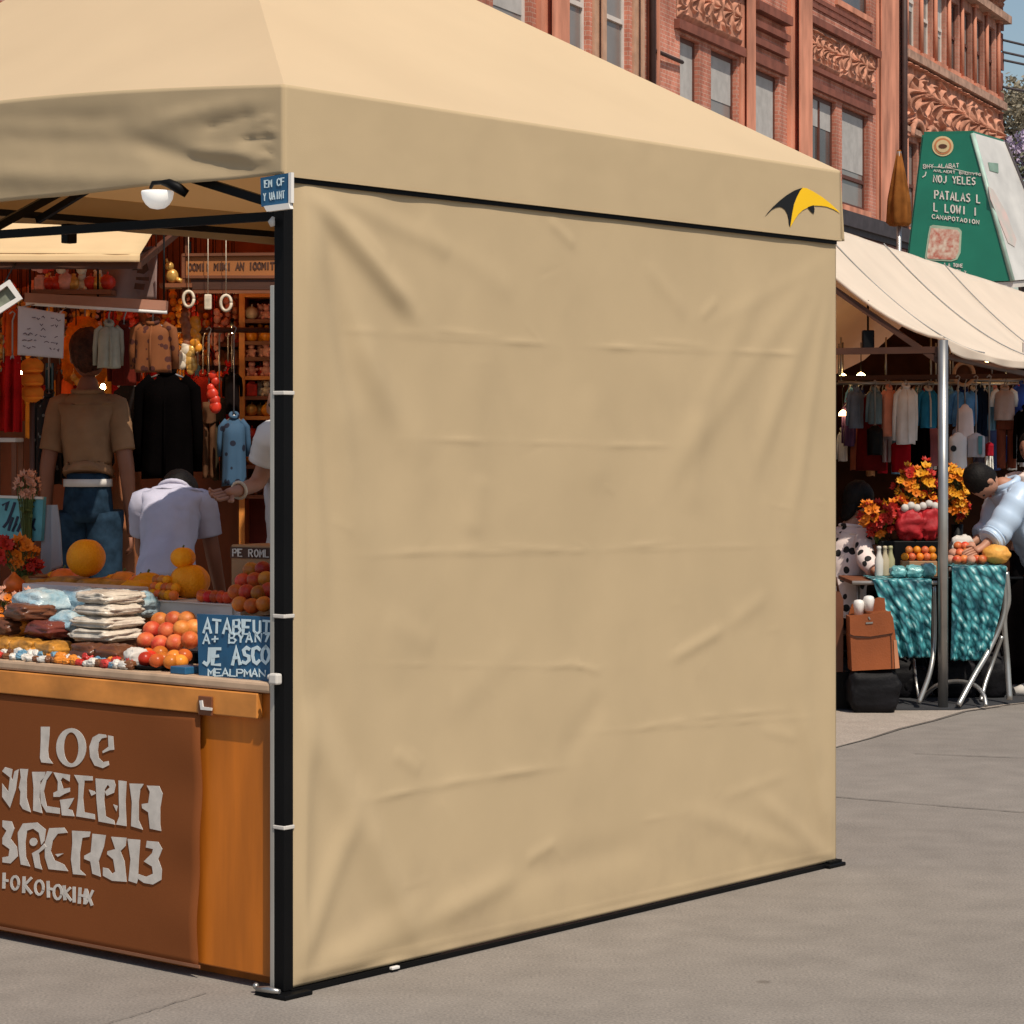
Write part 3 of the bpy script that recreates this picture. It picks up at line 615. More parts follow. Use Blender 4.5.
pack('blue_bag', 43, .23, g0 + .10, .17, .15, .085, M_PLAST, 'pale blue clear plastic bag on top of the brown packs', 'bag', .15, None, 21, .6)
pack('blue_bag', 74, .22, g0 + .06, .10, .13, .07, M_PLAST, 'small crumpled blue plastic bag between the brown packs and cream stack', 'bag', -.2, None, 22, .6)
for i in range(4):
    pack('cream_bag', 106 + i * 1.5, .17 + .012 * i, g0 + .056 + i * .034, .165 - i * .006, .16, .038, M_CREAM, ['lowest cream plastic bag in the stack', 'cream plastic bag second from the bottom of the stack', 'cream plastic bag second from the top of the stack', 'topmost cream plastic bag in the stack'][i], 'bag', .06 * i - .1, 'stacked cream bags', 30 + i)
pack('clear_bag', 92, .32, g0 + .10, .22, .14, .09, M_PLAST, 'wide crumpled clear plastic bag behind the cream stack', 'bag', .1, None, 41, .65)
pack('clear_bag', 130, .30, g0 + .11, .15, .12, .08, M_PLAST, 'crumpled clear plastic bag left of the kumquats', 'bag', -.2, None, 44, .65)
pack('brown_pack', 60, .33, g0, .24, .16, .10, M_BROWNP, 'thick brown pack under the clear bags behind the cream stack', 'pack', 0, None, 45)
pack('brown_pack', 118, .33, g0, .20, .14, .105, M_BROWNP, 'thick brown pack under the clear bag by the kumquats', 'pack', 0, None, 46)
pack('brown_pack', 36, .26, g0, .16, .1, .10, M_BROWNP, 'thick brown pack under the pale blue bag', 'pack', 0, None, 47)
mb = MB(); a, p, sc = ctr(186, .05); tbox(mb, a - .03, a + .03, .02, .09, ZC, ZC + .02, .003); goods('blue_card', mb, M_BLUE, 'small flat blue card lying at the foot of the blue price sign', 'card')
M_SW = [mat('red_sweet_wrap', (.55, .04, .03), rough=.3, var=.3, bump=.4, bscale=80), mat('orange_sweet_wrap', (.75, .25, .03), rough=.3, var=.3, bump=.4, bscale=80), mat('white_sweet_wrap', (.70, .66, .60), rough=.3, var=.2, bump=.4, bscale=80), mat('blue_sweet_wrap', (.16, .32, .44), rough=.3, var=.3, bump=.4, bscale=80), mat('brown_sweet_wrap', (.20, .08, .035), rough=.3, var=.3, bump=.4, bscale=80)]
SWN = ['red', 'orange', 'white', 'pale blue', 'brown']; Q = random.Random(61)
for i in range(46):
    x = -6 + (i % 23) * 6.2 + Q.uniform(-1.5, 1.5); t = (.026 if i < 23 else .05) + Q.uniform(-.005, .005); k_ = Q.choice([0, 1, 2, 2, 3, 4, 1]); a, q, sc = ctr(x, t)
    mb = MB(); h_ = Q.uniform(.016, .026) + (.008 if i >= 23 else 0); pillow(mb, Vector((q.x, q.y, ZC + h_ / 2)), (Q.uniform(.022, .040), .024, h_), RT @ Matrix.Rotation(Q.uniform(-.6, .6), 3, 'Z'), i * 3, .75, .2); goods('wrapped_sweet', mb, M_SW[k_], f'small {SWN[k_]} wrapped sweet along the front edge of the counter', 'sweet', f'{SWN[k_]} wrapped sweets at the counter edge')
for i in range(11):
    x = (108, 116, 124, 132, 140, 148, 50, 57, 64, 112, 128)[i]; t = .655 if i < 9 else .68; a, q, sc = ctr(x, t); fruit_thing('mini_pumpkin', Vector((q.x, q.y, .933)), .036 + .006 * (i % 3), M_GOURD if i % 2 else M_TOM2, 'small ribbed orange pumpkin behind the pastries on the long crate' if i < 6 or i > 8 else 'small ribbed orange pumpkin between the basket and the round pumpkin', 'pumpkin', 'small pumpkins behind the pastries' if i < 6 or i > 8 else 'small pumpkins beside the basket', ribs=8, sz=.8)
for i in range(9):
    x = 202 + (i % 5) * 6.5; t = .385 + .03 * (i // 5); a, q, sc = ctr(x, t); rr = .017; mb = MB(); mb.ball((q.x, q.y, zg + rr * .95), rr, 12, 8); goods('cherry_tomato', mb, M_TOM, 'small red tomato on the whitish crate right of the double gourd', 'tomato', 'small tomatoes on the whitish crate')
# blue price sign leaning at the right end
PS = VPlane(T0 + r2 * .035, l2); ps = empty('price_sign', tw(PS.hit(235, 660)[0], .035, ZC), 'blue price sign with pale handwritten capitals at the right end of the counter', 'sign')
mb = MB(); mb.prism([PS.at(x, y) for x, y in ((197, 614), (272, 617), (272, 681), (199, 681))], Vector((r2.x, r2.y, 0)) * .012); mb.build('board', M_BLUE, ps)
mb = MB(); c2 = lambda x, y: (190 + x / 10.24, 605 + y / 10.24)
write(mb, PS, 'ATABEUT', c2(130, 150), c2(840, 165), c2(130, 285), 2.3, .0008, .001, .3, .5); write(mb, PS, 'A+ BYAN7', c2(130, 305), c2(835, 285), c2(130, 395), 1.6, .0008, .001, .3, .4)
write(mb, PS, 'JE ASCO', c2(125, 450), c2(830, 425), c2(125, 615), 3.0, .0008, .001, .25, .5); write(mb, PS, 'MEALPMAN', c2(180, 655), c2(780, 665), c2(180, 722), 1.3, .0008, .001, .2, .4)
mb.build('lettering', M_CHALK, ps)
mb = MB(); tbox(mb, PS.hit(262, 660)[0], PS.hit(210, 660)[0], .048, .085, ZC, ZC + .05, .002); mb.build('stand', M_BLUE, ps)
# ---- flowers: bouquets with blossoms as parts
LEAF = {}
def blossom_mesh(nm, m, kind=0, r=.014):
    mb = MB()
    n = 6 if kind == 0 else 9
    for k in range(n):
        a = 2 * PI * k / n + R.uniform(-.2, .2); d = Vector((math.cos(a), math.sin(a), 0)); u = Vector((-d.y, d.x, 0)); up = R.uniform(.35, .9)
        tip = d * r + Vector((0, 0, r * up)); mid = d * r * .6 + Vector((0, 0, r * .25 * up))
        mb.add([Vector((0, 0, 0)), mid + u * r * .42, tip, mid - u * r * .42], [(0, 1, 2, 3)], True)
    mb.ball((0, 0, r * .2), r * .28, 6, 4)
    me_ = mb.build('tmp', m, None, Matrix.Identity(4)); me = me_.data; bpy.data.objects.remove(me_); return me
def bouquet(name, base, label, cat, blobs, meshes, stems=None, mstem=None, group=None, seed=0, fol=None):
    """blobs: (center, radius xyz, count, mesh choices)"""
    Q = random.Random(seed); root = empty(name, base, label, cat, group); k = 0
    mb = MB()
    for c, rr, cnt, ch in blobs:
        for i in range(cnt):
            d = Vector((Q.gauss(0, 1), Q.gauss(0, 1), Q.gauss(0, 1))).normalized(); q = Q.uniform(.55, 1.0)
            p = Vector(c) + Vector((d.x * rr[0] * q, d.y * rr[1] * q, d.z * rr[2] * q))
            o = bpy.data.objects.new('blossom', meshes[Q.choice(ch)]); COL.objects.link(o); o.parent = root
            fx = Vector((d.x, d.y - .5, d.z + .35)); o.rotation_mode = 'QUATERNION'; o.rotation_quaternion = fx.to_track_quat('Z', 'X')
            s = Q.uniform(.75, 1.25); o.scale = (s, s, s); o.location = p - Vector(base)
            b = Vector(base); mb.tube([b + (p - b) * .05, b.lerp(p, .5) + Vector((0, 0, .01)), p], .0018, 4, False)
            if i % 2 == 0:
                u = Vector((Q.uniform(-1, 1), Q.uniform(-1, 1), Q.uniform(-.3, .8))).normalized() * .022; w = u.orthogonal().normalized() * .007; q2 = b.lerp(p, .8)
                mb.add([q2, q2 + u * .5 + w, q2 + u, q2 + u * .5 - w], [(0, 1, 2, 3)])
    mb.build('stems', mstem or M_STALK, root, fixn=False); return root
M_FORANGE = mat('orange_petal', (.80, .22, .01), rough=.6, var=.3, scale=30, transl=.2); M_FRED = mat('red_petal', (.50, .022, .012), rough=.6, var=.3, scale=30, transl=.2)
M_FYEL = mat('yellow_petal', (.85, .40, .02), rough=.6, var=.3, scale=30, transl=.2); M_FPINK = mat('pale_pink_petal', (.62, .30, .20), rough=.7, var=.35, scale=30)
B = {k: blossom_mesh(k, m_, kd, rr) for k, m_, kd, rr in (('o', M_FORANGE, 0, .02), ('r', M_FRED, 1, .02), ('y', M_FYEL, 1, .02), ('p', M_FPINK, 1, .012), ('os', M_FORANGE, 1, .012), ('d', M_FPINK, 0, .014))}
a, p, sc = ctr(24, .58)
bouquet('bouquet', Vector((p.x, p.y, .933)), 'red and orange flower bouquet in front of the teal sign', 'bouquet', [(at(22, 552, p.y), (.05, .04, .045), 34, ('o', 'os')), (at(30, 566, p.y - .01), (.03, .03, .02), 12, ('r',)), (at(3, 545, p.y - .02), (.03, .03, .05), 14, ('r',))], B, seed=3)
a, p, sc = ctr(14, .53); mb = MB(); mb.lathe(Vector((p.x, p.y, .933)), [(.004, 0), (.026, .004), (.036, .022), (.032, .038), (.018, .05), (.008, .06), (.003, .066)], 20); goods('pointed_gourd', mb, M_TOM2, 'pointed orange gourd in front of the bouquet', 'gourd')
a, p, sc = ctr(38, .59); bk = empty('basket', Vector((p.x, p.y, .933)), 'small brown wicker basket beside the bouquet', 'basket'); mb = MB(); mb.lathe(Vector((p.x, p.y, .933)), [(.016, 0), (.022, .001), (.027, .025), (.029, .05), (.026, .05), (.022, .01), (.004, .006)], 22, wob=lambda a_, z: 1 + .03 * math.cos(a_ * 11 + z * 500)); mb.build('bowl', M_CARTON, bk); mb = MB(); mb.tube([Vector((p.x + .028 * math.cos(i / 20 * 2 * PI), p.y + .028 * math.sin(i / 20 * 2 * PI), .983)) for i in range(21)], .003, 6); mb.build('rim', M_MWOOD, bk)
a, p, sc = ctr(12, .22)
bouquet('blossom_bunch', Vector((p.x, p.y, ZC)), 'bunch of pale pink and orange dried blossoms at the left end of the counter', 'bouquet', [(at(8, 603, p.y), (.055, .05, .045), 60, ('p', 'p', 'os')), (at(26, 600, p.y), (.03, .03, .03), 18, ('p',))], B, seed=5)
for i, (x, y) in enumerate(((4, 633), (17, 634), (10, 624), (24, 627), (0, 622))):
    a, p, sc = ctr(x, .17); rr = 8 / sc; mb = MB(); mb.ball(Vector((p.x, p.y, zpx(y, p))), rr, 14, 10); goods('orange', mb, M_ORANGE, 'small orange tucked under the pink blossoms', 'orange', 'oranges under the blossoms')
pack('brown_pack', 12, .25, g0 + .0, .12, .1, .10, M_BROWNP, 'thick brown pack under the oranges and pink blossoms', 'pack', 0, None, 49)
# teal hand-painted sign on a stand, with a grey cloth hung beside it
PTl = VPlane(T0 + r2 * .67, l2); M_TEAL = mat('teal_sign', (.10, .33, .38), rough=.6, var=.3, scale=10); M_NAVY = mat('navy_ink', (.012, .02, .05), rough=.7)
ts = empty('painted_sign', tw(PTl.hit(15, 530)[0], .67, .933), 'teal sign with dark brush lettering standing behind the bouquet', 'sign')
mb = MB(); mb.prism([PTl.at(x, y) for x, y in ((-40, 494), (43.5, 497), (41, 541), (-40, 538))], Vector((r2.x, r2.y, 0)) * .012); mb.build('board', M_TEAL, ts)
mb = MB(); mb.bar(PTl.at(-40, 495.5, .003), PTl.at(43.5, 498, .003), .006, .008); mb.build('frame', M_OFFW, ts)
mb = MB()
for pts, w in ((((15, 503), (12, 512), (8, 522), (4, 527)), 2.6), (((3, 505), (8, 502), (6, 510)), 2), (((20, 503), (27, 502), (24, 508), (25, 512)), 2.4), (((33, 502), (29, 510), (25, 515)), 2.2),
               (((13, 518), (10, 526), (9, 530)), 2.6), (((18, 517), (15, 526), (13, 531)), 2.4), (((13, 530), (17, 524)), 1.6), (((24, 516), (21, 524), (18, 531)), 2.6), (((30, 518), (27, 527), (24, 531)), 2.4), (((20, 528), (26, 522)), 1.6), (((35, 519), (33, 526), (35, 530)), 2.0), (((-8, 505), (-14, 520), (-20, 530)), 2.6), (((-20, 506), (-12, 504)), 2.4)):
    stroke(mb, PTl, pts, w, .001, .001)
mb.build('lettering', M_NAVY, ts)
mb = MB()
for x in (-30, 30): mb.bar(Vector(PTl.at(x, 538, -.012)) , Vector((*PTl.at(x, 538, -.012).xy, .933)), .012, .012)
mb.build('stand', M_DWOOD, ts)
mb = MB()
def gf(u, v):
    x = lerp(38, lerp(52, 58, v), u); y = lerp(505, 577 - 12 * (u > .5) * u, v); return PTl.at(x, y, -.02 + .008 * math.sin(u * 11 + v * 2) * (.3 + v))
mb.grid(gf, 24, 24); tag(mb.build('cloth', M_GREY, solid=.003), 'pale grey cloth hung beside the teal sign', 'cloth')
a, p, sc = ctr(28, .66); vs = Vector((p.x, p.y, .933))
bouquet('dried_bouquet', vs, 'tall bunch of beige dried flowers rising behind the teal sign', 'bouquet', [(at(28, 485, p.y), (.035, .03, .05), 46, ('d', 'p'))], {**B}, seed=8)
# ------------------------------------------------------------------ ground
def ground_mat(name, base, dark, crack=True):
    m = bpy.data.materials.new(name); m.use_nodes = True; nt = m.node_tree; N = nt.nodes; L = nt.links; b = N['Principled BSDF']
    b.inputs['Roughness'].default_value = .88; b.inputs['Specular IOR Level'].default_value = .2
    tc = N.new('ShaderNodeTexCoord')
    n1 = N.new('ShaderNodeTexNoise'); n1.inputs['Scale'].default_value = .55; n1.inputs['Detail'].default_value = 6
    n2 = N.new('ShaderNodeTexNoise'); n2.inputs['Scale'].default_value = 130; n2.inputs['Detail'].default_value = 3
    n3 = N.new('ShaderNodeTexNoise'); n3.inputs['Scale'].default_value = 6; n3.inputs['Detail'].default_value = 6
    for n in (n1, n2, n3): L.new(tc.outputs['Object'], n.inputs['Vector'])
    r1 = N.new('ShaderNodeValToRGB'); r1.color_ramp.elements[0].position = .35; r1.color_ramp.elements[1].position = .68
    r1.color_ramp.elements[0].color = (*dark, 1); r1.color_ramp.elements[1].color = (*base, 1); L.new(n1.outputs['Fac'], r1.inputs['Fac'])
    r2_ = N.new('ShaderNodeValToRGB'); r2_.color_ramp.elements[0].position = .3; r2_.color_ramp.elements[1].position = .7
    r2_.color_ramp.elements[0].color = (.72, .72, .72, 1); r2_.color_ramp.elements[1].color = (1.16, 1.15, 1.12, 1); L.new(n2.outputs['Fac'], r2_.inputs['Fac'])
    r3 = N.new('ShaderNodeValToRGB'); r3.color_ramp.elements[0].position = .3; r3.color_ramp.elements[1].position = .75
    r3.color_ramp.elements[0].color = (.86, .855, .85, 1); r3.color_ramp.elements[1].color = (1.07, 1.065, 1.06, 1); L.new(n3.outputs['Fac'], r3.inputs['Fac'])
    mx = N.new('ShaderNodeMix'); mx.data_type = 'RGBA'; mx.blend_type = 'MULTIPLY'; mx.inputs['Factor'].default_value = 1
    L.new(r1.outputs['Color'], mx.inputs['A']); L.new(r2_.outputs['Color'], mx.inputs['B'])
    m2 = N.new('ShaderNodeMix'); m2.data_type = 'RGBA'; m2.blend_type = 'MULTIPLY'; m2.inputs['Factor'].default_value = 1
    L.new(mx.outputs['Result'], m2.inputs['A']); L.new(r3.outputs['Color'], m2.inputs['B']); L.new(m2.outputs['Result'], b.inputs['Base Color'])
    vo = N.new('ShaderNodeTexVoronoi'); vo.inputs['Scale'].default_value = 1.7; vo.inputs['Randomness'].default_value = 1.0; L.new(tc.outputs['Object'], vo.inputs['Vector'])
    rv = N.new('ShaderNodeValToRGB'); rv.color_ramp.elements[0].position = .030; rv.color_ramp.elements[0].color = (.72, .70, .68, 1); rv.color_ramp.elements[1].position = .040; rv.color_ramp.elements[1].color = (1, 1, 1, 1); L.new(vo.outputs['Distance'], rv.inputs['Fac'])
    m4 = N.new('ShaderNodeMix'); m4.data_type = 'RGBA'; m4.blend_type = 'MULTIPLY'; m4.inputs['Factor'].default_value = 1; L.new(m2.outputs['Result'], m4.inputs['A']); L.new(rv.outputs['Color'], m4.inputs['B']); L.new(m4.outputs['Result'], b.inputs['Base Color'])
    bp = N.new('ShaderNodeBump'); bp.inputs['Strength'].default_value = .35; bp.inputs['Distance'].default_value = .004
    L.new(n2.outputs['Fac'], bp.inputs['Height']); L.new(bp.outputs['Normal'], b.inputs['Normal'])
    return m
M_ROAD = ground_mat('street_surface', (.278, .250, .224), (.250, .224, .200))
M_PAVE = ground_mat('pavement_surface', (.40, .345, .295), (.37, .315, .27))
M_JOINT = mat('joint_grit', (.15, .13, .112), rough=.9)
def sheet(name, pts, z, m):
    mb = MB(); mb.prism([Vector((x, y, z)) for x, y in pts], Vector((0, 0, -.003))) if False else mb.add([Vector((x, y, z)) for x, y in pts], [tuple(range(len(pts)))])
    return tag(mb.build(name, m, None, Matrix.Identity(4)), kind='structure')
sheet('ground', [(-400, -100), (400, -100), (400, 900), (-400, 900)], 0, M_ROAD)
def gp(px, py):
    Y = F * H / (py - HZ); return ((px - CX) / F * Y, Y)
pv = [gp(836, 747.5), gp(870, 738.5), gp(900, 729), gp(935, 720.5), gp(965, 711.5), gp(1000, 706.5)]
sheet('pavement', pv + [(14, 24), (14, 34), (-6, 34), (-6, 9.9), (pv[0][0] - 1.2, pv[0][1] - 1.0)], .004, M_PAVE)
def joint(pts, w, name='pavement_joint'):
    mb = MB(); Lp, Rp = [], []
    for i, q in enumerate(pts):
        a = Vector(pts[max(0, i - 1)]); b = Vector(pts[min(len(pts) - 1, i + 1)]); t = (b - a).normalized(); n = Vector((-t.y, t.x)); ww = w * R.uniform(.5, 1.2)
        Lp.append(Vector((*(Vector(q) + n * ww), .004))); Rp.append(Vector((*(Vector(q) - n * ww), .004)))
    n = len(pts); mb.add(Lp + Rp, [(i, i + 1, n + i + 1, n + i) for i in range(n - 1)])
    tag(mb.build(name, M_JOINT), kind='structure')
def jline(a, b, n=26, j=.004):
    A = Vector(gp(*a)); Bv = Vector(gp(*b)); return [A.lerp(Bv, i / n) + Vector((R.uniform(-j, j), R.uniform(-j, j))) for i in range(n + 1)]
joint(jline((830, 797), (1060, 816)), .005); joint(jline((915, 754), (1060, 760)), .005); joint(jline((96, 1028), (206, 994)), .0018)
joint([Vector((x, y)) - Vector((0, .012)) for x, y in pv], .009)

# ------------------------------------------------------------------ old brick buildings beyond the stalls
DST = Vector((1108, 2494)).normalized()
PFA = VPlane(Vector((5.56, 42.0)), DST)
def brick_mat(name, c1_, c2_, mort, rough=.85):
    m = bpy.data.materials.new(name); m.use_nodes = True; nt = m.node_tree; N = nt.nodes; L = nt.links; b = N['Principled BSDF']
    b.inputs['Roughness'].default_value = rough; b.inputs['Specular IOR Level'].default_value = .2
    tc = N.new('ShaderNodeTexCoord'); sp = N.new('ShaderNodeSeparateXYZ'); L.new(tc.outputs['Object'], sp.inputs[0])
    ad = N.new('ShaderNodeMath'); ad.operation = 'ADD'; L.new(sp.outputs['X'], ad.inputs[0]); L.new(sp.outputs['Y'], ad.inputs[1])
    cb_ = N.new('ShaderNodeCombineXYZ'); L.new(ad.outputs[0], cb_.inputs['X']); L.new(sp.outputs['Z'], cb_.inputs['Y'])
    br = N.new('ShaderNodeTexBrick'); br.inputs['Scale'].default_value = 4.2; br.inputs['Color1'].default_value = (*c1_, 1); br.inputs['Color2'].default_value = (*c2_, 1); br.inputs['Mortar'].default_value = (*mort, 1)
    br.inputs['Mortar Size'].default_value = .022; L.new(cb_.outputs[0], br.inputs['Vector'])
    n1 = N.new('ShaderNodeTexNoise'); n1.inputs['Scale'].default_value = .9; n1.inputs['Detail'].default_value = 7; L.new(tc.outputs['Object'], n1.inputs['Vector'])
    rp = N.new('ShaderNodeValToRGB'); rp.color_ramp.elements[0].position = .3; rp.color_ramp.elements[1].position = .7
    rp.color_ramp.elements[0].color = (.66, .62, .6, 1); rp.color_ramp.elements[1].color = (1.15, 1.12, 1.1, 1); L.new(n1.outputs['Fac'], rp.inputs['Fac'])
    mx = N.new('ShaderNodeMix'); mx.data_type = 'RGBA'; mx.blend_type = 'MULTIPLY'; mx.inputs['Factor'].default_value = 1
    L.new(br.outputs['Color'], mx.inputs['A']); L.new(rp.outputs['Color'], mx.inputs['B']); L.new(mx.outputs['Result'], b.inputs['Base Color'])
    mpv = N.new('ShaderNodeMapping'); mpv.inputs['Scale'].default_value = (2.2, 2.2, .35); L.new(tc.outputs['Object'], mpv.inputs['Vector']); n5 = N.new('ShaderNodeTexNoise'); n5.inputs['Scale'].default_value = 1.6; n5.inputs['Detail'].default_value = 8; L.new(mpv.outputs['Vector'], n5.inputs['Vector'])
    r5 = N.new('ShaderNodeValToRGB'); r5.color_ramp.elements[0].position = .36; r5.color_ramp.elements[0].color = (.52, .46, .44, 1); r5.color_ramp.elements[1].position = .56; r5.color_ramp.elements[1].color = (1, 1, 1, 1); L.new(n5.outputs['Fac'], r5.inputs['Fac'])
    m5 = N.new('ShaderNodeMix'); m5.data_type = 'RGBA'; m5.blend_type = 'MULTIPLY'; m5.inputs['Factor'].default_value = .8; L.new(mx.outputs['Result'], m5.inputs['A']); L.new(r5.outputs['Color'], m5.inputs['B']); L.new(m5.outputs['Result'], b.inputs['Base Color'])
    bp = N.new('ShaderNodeBump'); bp.inputs['Strength'].default_value = .5; bp.inputs['Distance'].default_value = .02; L.new(br.outputs['Fac'], bp.inputs['Height']); bp.invert = True; L.new(bp.outputs['Normal'], b.inputs['Normal'])
    return m
M_BRICK = brick_mat('red_brick', (.62, .25, .175), (.52, .19, .13), (.62, .40, .32))
M_BRICK2 = brick_mat('pink_brick', (.56, .28, .21), (.46, .21, .155), (.48, .30, .23))
M_STONE = mat('terracotta_stone', (.62, .255, .16), rough=.85, var=.42, scale=3, bump=.2, bscale=30, stretch=(1, 1, .3))
M_STONED = mat('dark_terracotta', (.22, .070, .045), rough=.85, var=.3, scale=4, bump=.2, bscale=30)
M_CARVE = mat('carved_terracotta', (.52, .24, .155), rough=.9, var=.45, scale=5, bump=.3, bscale=20)
M_FRAME = mat('painted_window_frame', (.11, .035, .022), rough=.6, var=.15); M_FRAMEW = mat('white_window_frame', (.62, .55, .50), rough=.6, var=.1)
M_GLASS = mat('dusty_glass', (.19, .165, .15), rough=.15, spec=.25, var=.5, scale=.9, col2=(.26, .235, .22)); M_GLASSD = mat('dark_glass', (.10, .085, .08), rough=.12, spec=.25, var=.4, scale=1.2)
M_CURT = mat('pale_blind', (.42, .40, .38), rough=.8, var=.15)
M_SLATE = mat('dark_slate', (.05, .04, .045), rough=.7, var=.3)
M_PIPE = mat('dark_pipe', (.05, .022, .018), rough=.6)
def fa(s, z, off=0.0): return PFA.w(s, z, off)
FRT = PFA.M().to_3x3()
def fbox(mb, s0, s1, z0, z1, o0, o1):
    if o0 >= 0: o1 = o0 + (o1 - o0) * .42
    return mb.box(fa((s0 + s1) / 2, (z0 + z1) / 2, (o0 + o1) / 2), (abs(s1 - s0), abs(o1 - o0), abs(z1 - z0)), FRT)
def wall_holes(mb, s0, s1, z0, z1, holes, depth):
    ss = sorted({s0, s1, *[h[0] for h in holes], *[h[1] for h in holes]}); zs = sorted({z0, z1, *[h[2] for h in holes], *[h[3] for h in holes]})
    ss = [x for x in ss if s0 <= x <= s1]; zs = [x for x in zs if z0 <= x <= z1]
    for i in range(len(ss) - 1):
        for j in range(len(zs) - 1):
            c = ((ss[i] + ss[i + 1]) / 2, (zs[j] + zs[j + 1]) / 2)
            if any(h[0] < c[0] < h[1] and h[2] < c[1] < h[3] for h in holes): continue
            mb.add([fa(ss[i], zs[j]), fa(ss[i + 1], zs[j]), fa(ss[i + 1], zs[j + 1]), fa(ss[i], zs[j + 1])], [(0, 1, 2, 3)])
    for h in holes:
        a, b, c, d = h
        for p, q in (((a, c), (b, c)), ((b, c), (b, d)), ((b, d), (a, d)), ((a, d), (a, c))):
            mb.add([fa(*p), fa(*q), fa(*q, -depth), fa(*p, -depth)], [(0, 1, 2, 3)])
def window(root, s0, s1, z0, z1, frame_m, glass_m, rail=.5, mull=False, blind=0, dep=.07, fw=.07):
    mb = MB(); o0, o1 = -dep - .05, -dep
    fbox(mb, s0, s0 + fw, z0, z1, o0, o1); fbox(mb, s1 - fw, s1, z0, z1, o0, o1); fbox(mb, s0 + fw, s1 - fw, z0, z0 + fw, o0, o1); fbox(mb, s0 + fw, s1 - fw, z1 - fw, z1, o0, o1)
    if rail: zr = lerp(z0, z1, rail); fbox(mb, s0 + fw, s1 - fw, zr - .03, zr + .03, o0 + .01, o1 + .02)
    if mull: sm_ = (s0 + s1) / 2; fbox(mb, sm_ - .03, sm_ + .03, z0 + fw, z1 - fw, o0 + .005, o1 + .012)
    f = mb.build('window', frame_m, root)
    mb = MB(); mb.add([fa(s0 + fw * .5, z0 + fw * .5, o0 + .03), fa(s1 - fw * .5, z0 + fw * .5, o0 + .03), fa(s1 - fw * .5, z1 - fw * .5, o0 + .03), fa(s0 + fw * .5, z1 - fw * .5, o0 + .03)], [(0, 1, 2, 3)]); mb.build('pane', glass_m, f)
    if blind:
        mb = MB(); fbox(mb, s0 + fw, s1 - fw, lerp(z1, z0, blind), z1 - fw, o0 + .034, o0 + .04); mb.build('blind', M_CURT, f)
    mb = MB(); fbox(mb, s0 - .06, s1 + .06, z0 - .10, z0, -.03, .05); mb.build('sill', M_STONE, f)
def carve(root, s0, s1, z0, z1, seed, m, dep=.16, freq=5.0):
    mb = MB(); dep *= .45
    P_ = (z1 - z0) * .62; n_ = max(1, round((s1 - s0) / P_)); P_ = (s1 - s0) / n_; zc = (z0 + z1) / 2
    def cf(u, v):
        s = lerp(s0, s1, u); z = lerp(z0, z1, v); ed = min(1, 16 * min(u * (s1 - s0), (1 - u) * (s1 - s0), v * (z1 - z0), (1 - v) * (z1 - z0)))
        k = int((s - s0) / P_); x = (s - s0 - k * P_ - P_ / 2) / P_; y = (z - zc) / P_; r = math.hypot(x, y); a = math.atan2(y, x)
        petal = .5 + .5 * math.cos((5 + k % 3) * a + 9 * r * (1 if k % 2 else -1)); rose = petal * math.exp(-(r / .34) ** 2) + .8 * math.exp(-(r / .10) ** 2) + .55 * math.exp(-((r - .44) / .045) ** 2)
        leaf = .5 * max(0, math.sin(11 * x + 5 * math.sin(6 * y + k))) * max(0, math.sin(9 * y + 3 * k)) * (r > .48)
        border = .7 * (min(v, 1 - v) * (z1 - z0) < .07)
        return fa(s, z, .008 + dep * ed * max(border, rose, leaf) * (.8 + .35 * nz(s * 5, z * 5, seed)))
    mb.grid(cf, int(min(420, 44 * n_)), 90, False); mb.build('carved_panel', m, root)
# ---- first building
sA = PFA.hit(470, HZ)[0] - 12; sB = PFA.hit(898.5, HZ)[0]
blA = empty('brick_building', fa(0, 0, -4), 'red brick building with tall paired windows and carved panels behind the tan tent', 'building', None, math.atan2(DST.y, DST.x))
W2 = []
def winpx(x0, x1): return PFA.hit(x0, HZ)[0], PFA.hit(x1, HZ)[0]
zs0, zs1 = 5.45, 7.12
cols = [(430, 452), (493, 530), (565, 589), (605, 629), (680, 699), (711, 737), (755, 779), (809, 836), (842, 868)]
hol = []
for x0, x1 in cols: a, b = winpx(x0, x1); hol.append((a, b, zs0, zs1 if x0 > 640 else 7.9))
up = []
for x0, x1 in ((493, 530), (565, 589), (605, 629), (680, 737), (755, 779), (836, 870)): a, b = winpx(x0, x1); up.append((a, b, 8.85, 10.6))
mb = MB(); wall_holes(mb, sA, sB, 4.2, 12.8, hol + up, .12)
wall_holes(mb, sA, sB, 0, 4.2, [(sA + 3 + 4 * i, sA + 5.6 + 4 * i, .6, 3.2) for i in range(7)], .12)
mb.add([fa(sA, 0), fa(sA, 12.8), fa(sA, 12.8, -9), fa(sA, 0, -9)], [(0, 1, 2, 3)]); mb.add([fa(sB, 0), fa(sB, 12.8), fa(sB, 12.8, -9), fa(sB, 0, -9)], [(0, 1, 2, 3)])
mb.add([fa(sA, 0, -9), fa(sB, 0, -9), fa(sB, 12.8, -9), fa(sA, 12.8, -9)], [(0, 1, 2, 3)])
mb.build('wall', M_BRICK, blA, fixn=False)
mb = MB(); mb.add([fa(sA, 12.8), fa(sB, 12.8), fa(sB, 12.8, -9), fa(sA, 12.8, -9)], [(0, 1, 2, 3)]); mb.build('roof', M_SLATE, blA)
mb = MB(); fbox(mb, sA, sB, 12.3, 13.0, .002, .45); fbox(mb, sA, sB, 12.0, 12.3, .002, .25); mb.build('cornice', M_STONED, blA)
